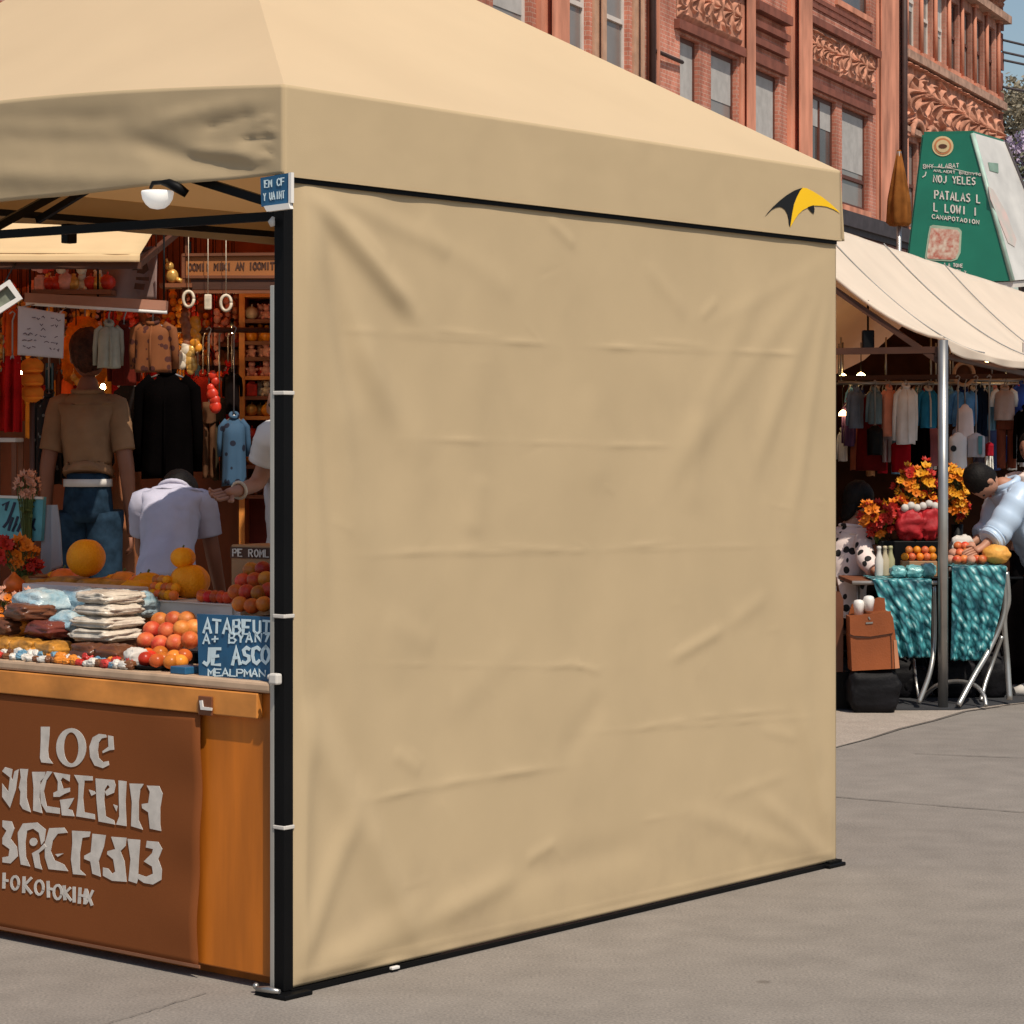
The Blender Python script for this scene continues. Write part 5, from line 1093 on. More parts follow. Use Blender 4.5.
        mb = MB(); nk = J['neck'] - (J['neck'] - J['chest']) * .02; ax = (J['neck'] - J['chest']).normalized(); o1_ = ax.orthogonal().normalized(); o2_ = ax.cross(o1_)
        mb.tube([w(nk + (o1_ * math.cos(t) + o2_ * math.sin(t)) * (.068 * K + g * .2)) for t in [i / 18 * 2 * PI for i in range(19)]], (.024 if puffy else .011) * K, 8); mb.build('collar', shirt, shm)
    if trousers:
        g = .018 * K
        wx = abs(J['tR'].x - J['tL'].x) / 2 / (.09 * K); mb = MB(); rings = []
        ax0 = (J['spine'] - J['pelvis']).normalized()
        for q_, rx_, ry_ in ((.13, .128, .098), (.06, .140, .108), (0, .148, .116), (-.05, .152, .122), (-.10, .130, .105)):
            if ax0.z < .95 and q_ > 0: continue
            cc = J['pelvis'] + (ax0 if q_ > 0 else Vector((0, 0, 1))) * q_ * K
            rings.append([w(cc + Vector((math.cos(t) * rx_ * K * wx, math.sin(t) * ry_ * K, 0))) for t in [i / 24 * 2 * PI for i in range(24)]])
        mb.ring(rings)
        for s in 'LR':
            t_, k_, a_ = J['t' + s], J['k' + s], J['a' + s] + Vector((0, 0, .0)); pth = []; rr_ = []
            for i in range(19):
                u = i / 18; p_ = t_.lerp(k_, u * 2) if u < .5 else k_.lerp(a_, u * 2 - 1)
                pth.append(w(p_ + Vector((nz(u * 9, 3), nz(u * 9, 7), 0)) * .008)); rr_.append((lerp(.098, .074, u * 2) if u < .5 else lerp(.074, .064, u * 2 - 1)) * K * (1 + .06 * nz(u * 14, 1)))
            mb.tube(pth, rr_, 14)
        mb.build(trname, trousers, root)
    if belt:
        mb = MB(); pz = J['pelvis'] + Vector((0, 0, .085 * K)); rg = []
        bw_ = abs(J['tR'].x - J['tL'].x) / 2 / (.09 * K)
        for zz, g in ((-.018, .136), (-.018, .147), (.018, .147), (.018, .136)): rg.append([w(pz + Vector((math.cos(t) * g * K * bw_, math.sin(t) * g * .80 * K, zz))) for t in [i / 28 * 2 * PI for i in range(28)]])
        mb.ring(rg + [rg[0]], cap=False); mb.build('belt', belt, root)
    for s in 'LR':
        mb = MB(); a_, t_ = J['a' + s], J['f' + s]; d = (t_ - a_); d.z = 0; d = d.normalized() if d.length > .01 else Vector((0, 1, 0))
        z_ = min(a_.z, t_.z) ; bz = Vector((a_.x, a_.y, z_ - .0))
        mb.tube([w(bz - d * .05 * K + Vector((0, 0, .012))), w(bz + d * .03 * K + Vector((0, 0, .018))), w(bz + d * .12 * K + Vector((0, 0, .008))), w(bz + d * .19 * K)], [.040 * K, .050 * K, .046 * K, .028 * K], 12)
        mb.build('shoe', shoes or M_BLACK, root)
    if hair:
        def hw(d): return 1.0 + .07 * nz(d.x * 5, d.y * 5, d.z * 5) + .035 * math.sin(22 * math.atan2(d.y, d.x) + 4 * d.z)
        mb = MB(); mb.ball(w(hd + up * .026 * K - fw * .022 * K), hr * 1.08, 22, 16, .86, .98, 1.08, Wr @ RM, hw)
        if hair_long: mb.ball(w(hd - up * .05 * K - fw * .055 * K), hr * .8, 14, 10, .85, .5, 1.3, Wr @ RM, hw)
        hm = mb.build('hair', hair, root)
    if cap:
        mb = MB(); mb.ball(w(hd + up * .075 * K - fw * .022), hr * 1.02, 22, 14, .90, 1.02, .62, Wr @ RM, lambda d: 1 + .05 * nz(d.x * 4, d.y * 4, d.z * 4)); mb.build('headscarf', cap, root)
    return root

# ------------------------------------------------------------------ hanging garments
M_HANG = mat('hanger_wire', (.35, .33, .32), rough=.4, metal=.5)
def garment(label, px0, px1, py0, py1, Y, m, kind='shirt', cat='shirt', rz=0.0, seed=0, thick=.07, trim=None, rail_z=None, group=None, m2=None):
    x = gx((px0 + px1) / 2, Y); wd = (px1 - px0) / F * Y; zt_, zb_ = gz(py0, Y), gz(py1, Y); ln = zt_ - zb_
    nm = {'shirt': 'hanging_shirt', 'jacket': 'hanging_jacket', 'dress': 'hanging_dress', 'trousers': 'hanging_trousers', 'coat': 'hanging_coat', 'cloth': 'hanging_cloth', 'bag': 'hanging_bag'}[kind]
    root = empty(nm, (x, Y, zb_), label, cat, group, rz); Rm = Matrix.Rotation(rz, 3, 'Z'); o = Vector((x, Y, 0))
    P = lambda a, b, z: o + Rm @ Vector((a, b, z))
    Q = random.Random(seed); ph = Q.uniform(0, 6)
    def loft(cx_, hw, z0, z1, sh, hem, n=26, m_=16, th=thick, folds=7, fa_=.18):
        rings = []
        for j in range(m_ + 1):
            v = j / m_; z = lerp(z1, z0, v)
            ww = hw * (lerp(.42, 1, sstep(0, .16, v)) if sh else 1) * lerp(.94, hem, v)
            tt = th * (.35 + .65 * sstep(0, .25, v))
            ring = []
            for k_ in range(n):
                a = 2 * PI * k_ / n; q = 1 + fa_ * v * math.sin(a * folds + ph + v * 2) + .06 * nz(math.cos(a) * 2 + seed, math.sin(a) * 2, v * 5)
                ca = math.copysign(abs(math.cos(a)) ** .8, math.cos(a))
                ring.append(P(cx_ + ww * ca * (1 + .03 * nz(v * 4, seed, k_ * .1)), tt * .5 * math.sin(a) * q, z - (.03 * ln * abs(ca) * (v < .12) if sh else 0) + .012 * ln * math.sin(a * 3 + ph) * (v > .9)))
            rings.append(ring)
        return rings
    if kind == 'trousers':
        mb = MB(); mb.ring(loft(0, wd / 2, zt_ - ln * .28, zt_, False, 1.0, folds=3, fa_=.05))
        for s_ in (-1, 1): mb.ring(loft(s_ * wd * .25, wd * .24, zb_, zt_ - ln * .24, False, .85, folds=3, fa_=.08))
        body = mb.build('fabric', m, root)
    elif kind == 'cloth':
        mb = MB()
        def cf(u, v): return P((u - .5) * wd * lerp(.9, 1.05, v), thick * .5 * math.sin(u * 13 + ph + v) * (.3 + .7 * v), lerp(zt_, zb_, v) + .02 * ln * nz(u * 4, v, seed))
        mb.grid(cf, 30, 16); body = mb.build('fabric', m, root, solid=.004)
    else:
        sl = kind in ('shirt', 'jacket', 'coat')
        bw = wd * (.36 if sl else .48)
        mb = MB(); mb.ring(loft(0, bw, zb_, zt_, True, {'dress': 1.25, 'bag': .9}.get(kind, 1.08)))
        body = mb.build('fabric', m, root)
        if sl:
            for s_ in (-1, 1):
                L_ = ln * (.42 if kind == 'shirt' else .78); mb = MB()
                pth = [P(s_ * bw * .62, 0, zt_ - ln * .06), P(s_ * (bw + wd * .04), .005, zt_ - ln * .16), P(s_ * (bw + wd * .09), .012, zt_ - ln * .16 - L_ * .5), P(s_ * (bw + wd * .08), .02, zt_ - ln * .16 - L_)]
                mb.tube(pth, [wd * .09, wd * .10, wd * .085, wd * .075], 10, True, .8); mb.build('sleeve', m2 or m, root)
            mb = MB(); mb.tube([P(bw * .32 * math.cos(t), thick * .22 * math.sin(t), zt_ + .004 + .012 * math.sin(t)) for t in [i / 14 * 2 * PI for i in range(15)]], .010, 6); mb.build('collar', trim or m, root)
            if kind in ('jacket', 'coat'):
                mb = MB(); mb.tube([P(.0, -thick * .52 * q_, z) for q_, z in ((.5, zt_ - ln * .08), (1.0, zt_ - ln * .3), (1.05, zt_ - ln * .6), (1.05, zb_ + ln * .02))], .006, 5); mb.build('placket', trim or m, root)
    rz_ = rail_z if rail_z else zt_ + .07
    mb = MB(); mb.tube([P(0, 0, zt_ - .01), P(0, 0, rz_ - .03), P(.012, 0, rz_ + .003), P(0, 0, rz_ + .014), P(-.014, 0, rz_ + .002)], .004, 5)
    mb.tube([P(-wd * .3, 0, zt_ - .035 * 1), P(0, 0, zt_ + .004), P(wd * .3, 0, zt_ - .035 * 1)], .006, 6); mb.build('hanger', M_HANG, root)
    return root
def fab(name, srgb, var=.25, **kw):
    c_ = lin(*srgb); c_ = tuple(min(.82, q * 1.45) for q in c_) if max(c_) > .012 else c_
    return mat(name, c_, var=var, scale=kw.pop('scale', 8), **{**CLOTH, 'bump': .5, 'bscale': 16, **kw})
def pattern(name, cbase, cspot, scale=30, thr=.3, rough=.85):
    if name in MATS: return MATS[name]
    m = bpy.data.materials.new(name); m.use_nodes = True; nt = m.node_tree; N = nt.nodes; L = nt.links; b = N['Principled BSDF']; b.inputs['Roughness'].default_value = rough
    tc = N.new('ShaderNodeTexCoord'); vo = N.new('ShaderNodeTexVoronoi'); vo.inputs['Scale'].default_value = scale; L.new(tc.outputs['Object'], vo.inputs['Vector'])
    rp = N.new('ShaderNodeValToRGB'); rp.color_ramp.interpolation = 'CONSTANT'; rp.color_ramp.elements[0].color = (*cspot, 1); rp.color_ramp.elements[1].color = (*cbase, 1); rp.color_ramp.elements[1].position = thr
    L.new(vo.outputs['Distance'], rp.inputs['Fac']); L.new(rp.outputs['Color'], b.inputs['Base Color']); MATS[name] = m; return m
# ------------------------------------------------------------------ stall on the left, beyond the counter
GZ = .17
mb = MB(); mb.box((-3.2, 13.2, GZ / 2), (5.6, 3.9, GZ), None, .01); tag(mb.build('raised_pavement', M_PAVE), kind='structure')
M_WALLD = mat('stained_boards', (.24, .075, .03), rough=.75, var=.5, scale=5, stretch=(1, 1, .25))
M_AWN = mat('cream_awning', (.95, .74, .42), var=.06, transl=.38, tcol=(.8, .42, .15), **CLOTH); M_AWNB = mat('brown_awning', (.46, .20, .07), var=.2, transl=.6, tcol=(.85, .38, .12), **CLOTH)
stl = empty('market_stall', (-2.8, 13.2, GZ), 'dark wooden market stall with a cream awning seen under the tan tent roof', 'stall')
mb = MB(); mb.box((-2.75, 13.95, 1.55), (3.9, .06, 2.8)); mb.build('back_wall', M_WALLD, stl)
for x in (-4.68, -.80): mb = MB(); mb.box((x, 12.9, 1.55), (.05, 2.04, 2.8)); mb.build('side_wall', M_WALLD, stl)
xa = gx(140, 10.9)
def slope(x0, x1, y0, z0, y1, z1, m, seed):
    mb = MB(); mb.grid(lambda u, v: Vector((lerp(x0, x1, u), lerp(y0, y1, v), lerp(z0, z1, v) - .05 * math.sin(PI * v) + .008 * fbm(u * 4, v * 3, seed))), 30, 20); return mb
slope(-4.9, xa, 10.9, gz(254, 10.9), 12.7, 2.95, M_AWN, 2).build('awning', M_AWN, stl, solid=.003)
mb = MB(); mb.grid(lambda u, v: Vector((lerp(-4.9, xa, u), 10.9 - .006 * v + .004 * math.sin(u * 60), gz(254, 10.9) - v * .035)), 60, 3); mb.build('awning_edge', M_AWN, stl, solid=.003)
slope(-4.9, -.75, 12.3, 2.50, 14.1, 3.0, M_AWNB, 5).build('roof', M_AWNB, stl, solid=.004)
mb = MB(); mb.bar((-4.9, 12.32, 2.47), (-.75, 12.32, 2.47), .06, .07); mb.bar((-4.8, 10.95, 2.185), (xa, 10.95, 2.185), .03, .03); mb.build('beam', M_DWOOD, stl)
for x, y, z in ((-4.6, 12.3, 2.45), (-.86, 12.3, 2.45), (-4.75, 10.95, 2.18)): mb = MB(); mb.bar((x, y, GZ), (x, y, z), .07, .07); mb.build('post', M_DWOOD, stl)
# bracing arms hold the awning front
for x in (xa + -.03, -3.0, -4.4): mb = MB(); mb.bar((x, 10.96, 2.18), (x, 12.3, 2.44), .025, .03); mb.build('awning_arm', M_DWOOD, stl)
# sign board hung from the beam
PB2 = VPlane(Vector((0, 12.26)), Vector((1, 0)))
sb_ = empty('wooden_sign', PB2.at(230, 292), 'long orange-brown wooden sign with dark letters hung in the dark stall beside the tent leg', 'sign')
M_SIGNW = mat('sign_wood', (.34, .12, .03), rough=.6, var=.25, scale=7, stretch=(.2, 1, 1))
mb = MB(); mb.prism([PB2.at(x, y) for x, y in ((184, 256), (296, 255), (296, 292), (184, 292))], Vector((0, .03, 0))); mb.build('board', M_SIGNW, sb_)
mb = MB(); 
for a_, b_ in (((183, 255), (297, 254)), ((183, 277), (297, 277)), ((183, 292), (297, 292)), ((184, 254), (184, 293))): mb.bar(PB2.at(*a_, .006), PB2.at(*b_, .006), .02, .014)
mb.build('frame', M_MWOOD, sb_)
mb = MB(); mb.prism([PB2.at(x, y, .001) for x, y in ((191, 279.5), (292, 279.5), (292, 289.5), (191, 289.5))], Vector((0, -.003, 0))); mb.build('dark_panel', M_DWOOD, sb_)
mb = MB(); write(mb, PB2, 'OOMII MIKI AN IOOMIT 7PG', (188, 264), (292, 262), (188, 270.5), 1.5, .001, .002, .18); mb.build('lettering', M_DWOOD, sb_)
mb = MB(); mb.bar(PB2.at(190, 256), PB2.at(190, 242), .01, .01); mb.bar(PB2.at(285, 255), PB2.at(285, 242), .01, .01); mb.build('hanger', M_BLACK, sb_)
# shelf boards on the back wall with rows of trinkets
M_TR = [mat('red_trinket', (.62, .04, .018), rough=.35, var=.4, scale=30), mat('amber_trinket', (.85, .32, .03), rough=.3, var=.4, scale=30), mat('gold_trinket', (.70, .40, .10), rough=.3, var=.4, scale=30, metal=.3),
        mat('pink_trinket', (.75, .36, .30), rough=.5, var=.3, scale=30), mat('brown_trinket', (.32, .11, .05), rough=.5, var=.4, scale=30), mat('cream_trinket', (.68, .58, .44), rough=.5, var=.3, scale=30)]
TRN = ['red', 'amber', 'gold', 'pink', 'brown', 'cream']
def trinket_mesh(kind, m, seed):
    mb = MB(); Q = random.Random(seed)
    if kind == 0: mb.lathe((0, 0, 0), [(.012, 0), (.026, .006), (.034, .03), (.026, .055), (.010, .066), (.012, .078), (.004, .08)], 12)
    elif kind == 1: mb.ball((0, 0, .03), .03, 12, 8, 1, 1, 1, wob=lambda d: 1 + .12 * math.cos(5 * math.atan2(d.y, d.x)) * (1 - d.z * d.z)); mb.tube([(0, 0, .056), (.003, 0, .07)], .004, 5)
    elif kind == 2:
        mb.ball((0, 0, .026), .026, 12, 8, 1, .8, 1); mb.ball((0, -.004, .062), .019, 10, 8); mb.ball((-.012, 0, .079), .007, 6, 5); mb.ball((.012, 0, .079), .007, 6, 5)
        for s_ in (-1, 1): mb.ball((s_ * .020, -.012, .008), .010, 6, 5); mb.ball((s_ * .026, -.006, .036), .008, 6, 5)
    else: mb.box((0, 0, .03), (.05, .035, .06), None, .006); mb.box((0, -.001, .063), (.030, .022, .012), None, .003)
    o = mb.build('tmp', m, None, Matrix.Identity(4)); me = o.data; bpy.data.objects.remove(o); return me
TM = {(k, c_): trinket_mesh(k, M_TR[c_], k * 7 + c_) for k in range(4) for c_ in range(6)}
KN = ['bauble', 'ornament', 'figurine', 'jar']
KL = ['vase-shaped bauble', 'ribbed round ornament', 'little seated figurine', 'square lidded jar']
def trinkets(where, grp, spots, choose, seed=0, sc=1.0):
    Q = random.Random(seed)
    for (x, y, z) in spots:
        k, c_ = Q.choice(choose); nm = KN[k]; o = bpy.data.objects.new(nm, TM[(k, c_)]); COL.objects.link(o); s_ = sc * Q.uniform(.85, 1.2)
        o.location = (x, y, z); o.scale = (s_, s_, s_); o.rotation_euler = (0, 0, Q.uniform(-.7, .7)); tag(o, f'{TRN[c_]} {KL[k]} {where}', nm, f'{TRN[c_]} {KL[k]}s {grp}')
def shelf(x0, x1, y0, y1, z, label, m=None, parent=None):
    mb = MB(); mb.box(((x0 + x1) / 2, (y0 + y1) / 2, z - .012), (x1 - x0, y1 - y0, .024), None, .003)
    for x in (x0 + .06, x1 - .06): mb.prism([Vector((x, y1, z - .026)), Vector((x, y0 + .04, z - .026)), Vector((x, y1, z - .12))], Vector((.015, 0, 0)))
    return tag(mb.build('wall_shelf', m or M_MWOOD), label, 'shelf')
sx0, sx1 = gx(186, 13.8), gx(241, 13.8)
for i, (py, lab) in enumerate(((328, 'uppermost short wall shelf left of the orange cabinet'), (343, 'second short wall shelf left of the orange cabinet'), (361, 'lowest short wall shelf left of the orange cabinet'))):
    z = gz(py, 13.8); shelf(sx0, sx1, 13.72, 13.92, z, lab, M_MWOOD if i < 2 else M_SIGNW)
    trinkets('on the ' + ['uppermost', 'second', 'lowest'][i] + ' short wall shelf', 'on the ' + ['uppermost', 'second', 'lowest'][i] + ' short shelf', [(lerp(sx0 + .03, sx1 - .03, k / 6), 13.79, z) for k in range(7)], [(0, 4), (3, 0), (1, 5), (2, 4), (3, 4)] if i < 2 else [(0, 0), (1, 1), (3, 4), (2, 3)], i + 2, .8)
# orange display cabinet with trinkets
cx0, cx1, Yc = gx(239, 13.2), gx(300, 13.2), 13.2
cab = empty('display_cabinet', ((cx0 + cx1) / 2, Yc + .12, GZ), 'orange open display cabinet full of trinkets beside the tent leg', 'cabinet')
zc_ = [gz(y, Yc) for y in (297, 376, 416, 440, 480, 540)]
mb = MB()
mb.box((cx0 + .015, Yc + .12, (zc_[0] + GZ) / 2), (.03, .24, zc_[0] - GZ)); mb.box((cx1 - .015, Yc + .12, (zc_[0] + GZ) / 2), (.03, .24, zc_[0] - GZ)); mb.box(((cx0 + cx1) / 2, Yc + .12, zc_[0] + .012), (cx1 - cx0, .24, .024)); mb.build('frame', M_WOODL, cab)
mb = MB(); mb.box(((cx0 + cx1) / 2, Yc + .25, (zc_[0] + GZ) / 2), (cx1 - cx0, .02, zc_[0] - GZ)); mb.build('back', mat('red_back', (.17, .02, .012), rough=.7), cab)
zs_ = [gz(y, Yc) for y in (319, 341, 357, 376, 396, 416, 440, 465, 495)]
for z in zs_: mb = MB(); mb.box(((cx0 + cx1) / 2, Yc + .11, z - .010), (cx1 - cx0 - .06, .20, .02)); mb.build('shelf', M_WOODL if z in (zs_[3], zs_[5]) else M_MWOOD, cab)
for i, z in enumerate(zs_):
    trinkets(f'on the {["top","second","third","fourth","fifth","sixth","seventh","eighth","lowest"][i]} shelf of the orange cabinet', f'on the {["top","second","third","fourth","fifth","sixth","seventh","eighth","lowest"][i]} cabinet shelf', [(lerp(cx0 + .06, cx1 - .10, k / 4), Yc + .06 + .05 * (k % 2), z) for k in range(5)], [[(2, 3), (1, 5)], [(1, 1), (0, 1)], [(2, 3), (0, 5)], [(2, 3), (1, 0)], [(2, 5), (3, 0)], [(0, 1), (1, 2), (2, 2)], [(1, 0), (3, 0)], [(1, 0), (0, 1)], [(1, 0), (2, 4)]][i], 40 + i, 1.1)
# small hanging rings and gold strings in the dark bay
def ornament_string(x, y0, y1, Y, m, label, n=7, r_=.020):
    root = empty('ornament_string', at(x, y1, Y), label, 'decoration'); z0, z1 = gz(y0, Y), gz(y1, Y); X = gx(x, Y)
    mb = MB(); mb.tube([(X, Y, z1), (X, Y, 2.46 if Y > 12 else z0 + .1)], .003, 4); mb.build('cord', M_BLACK, root)
    for i in range(n): mb = MB(); mb.ball((X + R.uniform(-.012, .012), Y, lerp(z0, z1, (i + .5) / n)), r_ * R.uniform(.8, 1.3), 10, 7, 1, .6, 1.1); mb.build('bead', m, root)
    return root
for i, (x, y0, y1, mi, lab) in enumerate(((186, 312, 345, 4, 'string of brown beads left of the short shelves'), (184, 345, 366, 5, 'short string of shiny cream shells below the brown beads'), (191, 348, 372, 2, 'string of shiny gold shells beside the black coat'), (196, 320, 350, 1, 'string of amber beads at the edge of the short shelves'), (113, 330, 352, 0, 'string of red beads among the hanging clothes'), (76, 352, 384, 1, 'string of amber beads on the orange bundle'), (213, 372, 410, 0, 'string of red beads below the short shelves'))):
    ornament_string(x, y0, y1, 12.4 if x != 76 else 12.2, M_TR[mi], lab, 6, .024)
for i, (x, y, lab) in enumerate(((188.5, 299, 'pale ring hanging left of three under the wooden sign'), (226, 303, 'pale curled ring hanging right of three under the wooden sign'))):
    c = at(x, y, 12.2); mb = MB(); mb.tube([c + Vector((.026 * math.cos(t), .004 * math.sin(2 * t), .038 * math.sin(t))) for t in [k / 20 * 2 * PI for k in range(21)]], .008, 7); mb.tube([c + Vector((0, 0, .038)), (c.x, 12.2, 2.45)], .002, 4); tag(mb.build('ring', M_TR[5]), lab, 'ring')
c = at(208, 302, 12.2); mb = MB(); mb.box(c, (.036, .02, .075), None, .006); mb.tube([c + Vector((0, 0, .03)), (c.x, 12.2, 2.45)], .002, 4); tag(mb.build('paper_tag', M_TR[5]), 'small pale paper tag hanging between the two rings', 'tag')
c = at(172, 283, 12.25); fg = empty('figurine', c, 'golden seated figurine standing beside the wooden sign', 'figurine')
mb = MB(); mb.ball(c + Vector((.0, 0, .035)), .032, 12, 8, 1, .8, 1.1); mb.ball(c + Vector((-.012, -.006, .082)), .022, 10, 8); mb.tube([c + Vector((.02, 0, .02)), c + Vector((.05, -.01, .008))], [.014, .010], 7); mb.tube([c + Vector((-.02, -.01, .10)), c + Vector((-.026, -.01, .118))], .006, 5); mb.build('body', M_TR[2], fg)
mb = MB(); mb.box((c.x + .02, 12.3, c.z - .012), (.16, .14, .02)); mb.bar((c.x + .06, 12.33, c.z - .01), (c.x + .06, 12.33, 2.45), .012, .012); mb.build('perch', M_MWOOD, fg)
# clothes rail hung from the awning, with the shelf beam above it
YR = 11.45
rl = empty('clothes_rail', at(98, 312, YR), 'wooden beam with a white rod below it carrying the hanging clothes', 'rail')
mb = MB(); mb.bar(at(26, 298, YR), at(167, 306, YR), .07, .045); mb.build('beam', mat('pinkish_beam', (.36, .17, .11), rough=.6, var=.25), rl)
mb = MB(); mb.tube([at(26, 303.5, YR - .03), at(167, 312.5, YR - .03)], .008, 8); mb.build('rod', M_WHITE, rl)
mb = MB()
for x in (30, 98, 164): p = at(x, 300, YR); mb.tube([p, (p.x, p.y, 2.36)], .005, 5)
mb.build('cord', M_BLACK, rl)
RZ = gz(308, YR)
# banner, clutter shelf above the rail
bnr = empty('cloth_banner', at(128, 298, 11.6), 'greyish mauve cloth banner with dark block marks above the clothes rail', 'banner')
mb = MB(); mb.grid(lambda u, v: at(lerp(98, 157, u), lerp(250, 299, v), 11.6) + Vector((0, .02 * math.sin(u * 9 + v * 2), 0)), 30, 14); mb.build('fabric', mat('mauve_cloth', (.27, .19, .175), var=.2, **CLOTH), bnr, solid=.003)
PBn = VPlane(Vector((0, 11.57)), Vector((1, 0))); mb = MB()
for q in ([(138, 264), (146, 260), (149, 270), (144, 274), (137, 273)], [(136, 277), (149, 277), (149, 281), (136, 280)], [(135, 283), (145, 284), (144, 290), (134, 289)]): mb.prism([PBn.at(x, y) for x, y in q], Vector((0, -.002, 0)))
mb.build('print', M_DWOOD, bnr)
mb = MB(); mb.tube([at(96, 250, 11.6), at(159, 249, 11.6)], .012, 8); p_ = at(98, 250, 11.6); mb.tube([p_, (p_.x, p_.y, 2.45)], .004, 4); p_ = at(156, 249, 11.6); mb.tube([p_, (p_.x, p_.y, 2.45)], .004, 4); mb.build('rod', M_DWOOD, bnr)
z = gz(296, YR) + .03; x0, x1 = gx(32, YR), gx(112, YR)
mb = MB(); mb.box(((x0 + x1) / 2, YR + .11, z - .012), (x1 - x0, .26, .022)); 
for x in (x0 + .03, x1 - .03): mb.tube([(x, YR + .2, z), (x, YR + .2, 2.4)], .005, 5)
tag(mb.build('hung_shelf', M_MWOOD), 'hung shelf of pink and red ornaments above the clothes rail', 'shelf')
trinkets('on the hung shelf above the clothes rail', 'on the hung shelf', [(lerp(x0 + .03, x1 - .03, k / 8), YR + .05, z) for k in range(9)] + [(lerp(x0 + .05, x1 - .05, k / 7), YR + .13, z) for k in range(8)], [(0, 3), (1, 0), (2, 3), (0, 0), (3, 3), (2, 0), (2, 5), (0, 2)], 77, 1.05)
Q = random.Random(5)
for i in range(12):
    x = lerp(36, 92, i / 11); zz = gz(268 + Q.uniform(-5, 8), YR); X = gx(x, YR); k = Q.choice([(1, 3), (1, 0), (0, 3), (1, 5)])
    o = bpy.data.objects.new(KN[k[0]], TM[k]); COL.objects.link(o); o.location = (X, YR - .01, zz); o.scale = (.75, .75, .75); tag(o, f'{TRN[k[1]]} {KL[k[0]]} hanging on a thread over the hung shelf', KN[k[0]], f'{TRN[k[1]]} {KL[k[0]]}s on threads')
    mb = MB(); mb.tube([(0, 0, .07), (0, 0, (2.33 - zz) / .75)], .002, 4); th = mb.build('thread', M_BLACK, None, Matrix.Identity(4)); th.parent = o
# dense bead strings along the back, and added fill bulbs that brighten the stall
ZS = [('amber', 1), ('red', 0), ('gold', 2), ('pink', 3), ('brown', 4), ('cream', 5)]
Q = random.Random(31)
for i in range(46):
    x = -10 + i * 5.4 + Q.uniform(-1.5, 1.5); Y = Q.choice([12.95, 13.25, 13.55]); y0 = Q.uniform(284, 318); y1 = y0 + Q.uniform(26, 72); nm, mi = Q.choice(ZS[:5] + ZS[:2])
    n = int((y1 - y0) / 6.5); root = empty('ornament_string', at(x, y1, Y), f'string of {nm} beads hung in the thicket at the back of the left stall', 'decoration', f'{nm} bead strings at the back of the left stall')
    mb = MB(); mb.tube([(gx(x, Y), Y, gz(y1, Y)), (gx(x, Y), Y, 2.62)], .002, 4); mb.build('cord', M_BLACK, root)
    for k_ in range(n):
        mb = MB(); mb.ball((gx(x, Y) + Q.uniform(-.01, .01), Y, gz(lerp(y0, y1, (k_ + .5) / n), Y)), Q.uniform(.013, .024), 9, 6, 1, .8, Q.uniform(.8, 1.4)); mb.build('bead', M_TR[mi], root)
M_FILL_BULB = mat('fill_bulb_glow', (1.0, .62, .26), rough=.3, var=.02, emit=110.0)  # emissive fill, added to warm and light the dim left stall
for x, y, Y, lab in ((103, 387, 12.35, 'added warm fill bulb right of the head of the man in brown'), (191, 362, 12.75, 'added warm fill bulb beside the gold shells'), (20, 372, 12.7, 'added warm fill bulb beside the red blanket'), (232, 330, 12.85, 'added warm fill bulb left of the orange cabinet')):
    c = at(x, y, Y); bb = empty('fill_bulb', c, lab, 'lamp'); mb = MB(); mb.ball(c, .013, 14, 10, 1, 1, 1.2); mb.build('glass', M_FILL_BULB, bb); mb = MB(); mb.tube([c + Vector((0, 0, .02)), c + Vector((0, 0, .06))], .010, 8); mb.tube([c + Vector((0, 0, .05)), (c.x, Y, 2.5)], .003, 5); mb.build('cord', M_BLACK, bb)
# paper notice
PN = VPlane(Vector((0, 11.2)), Vector((1, 0)))
pn = empty('paper_notice', PN.at(41, 358), 'white paper notice with faint pen marks hung left of the orange bundle', 'notice')
mb = MB(); mb.grid(lambda u, v: PN.at(lerp(lerp(18.5, 18, v), lerp(64.5, 63, v), u), lerp(lerp(306, 314, u), lerp(355, 358.5, u), v), .012 * math.sin(u * 5 + 1)), 16, 16); mb.build('sheet', mat('notice_paper', (.56, .46, .43), rough=.8, var=.08), pn, solid=.002)
mb = MB(); Q = random.Random(2)
for r_ in range(6):
    y = 318 + r_ * 6; x = 23 + (r_ % 2)
    while x < 58:
        w_ = Q.uniform(1.5, 4.5); yy = y + (x - 40) * .1
        if Q.random() < .75: stroke(mb, PN, [(x, yy + Q.uniform(-1, 1)), (x + w_ * .5, yy + Q.uniform(-2, 2)), (x + w_, yy + Q.uniform(-1, 1))], .8, .016, .001)
        x += w_ + Q.uniform(1, 3)
mb.build('pen_marks', mat('faded_ink', (.11, .06, .07)), pn)
mb = MB(); mb.tube([PN.at(22, 307, .01), PN.at(30, 303, -.10)], .003, 4); mb.tube([PN.at(60, 313, .01), PN.at(62, 306, -.10)], .003, 4); mb.build('clip', M_STEEL, pn)
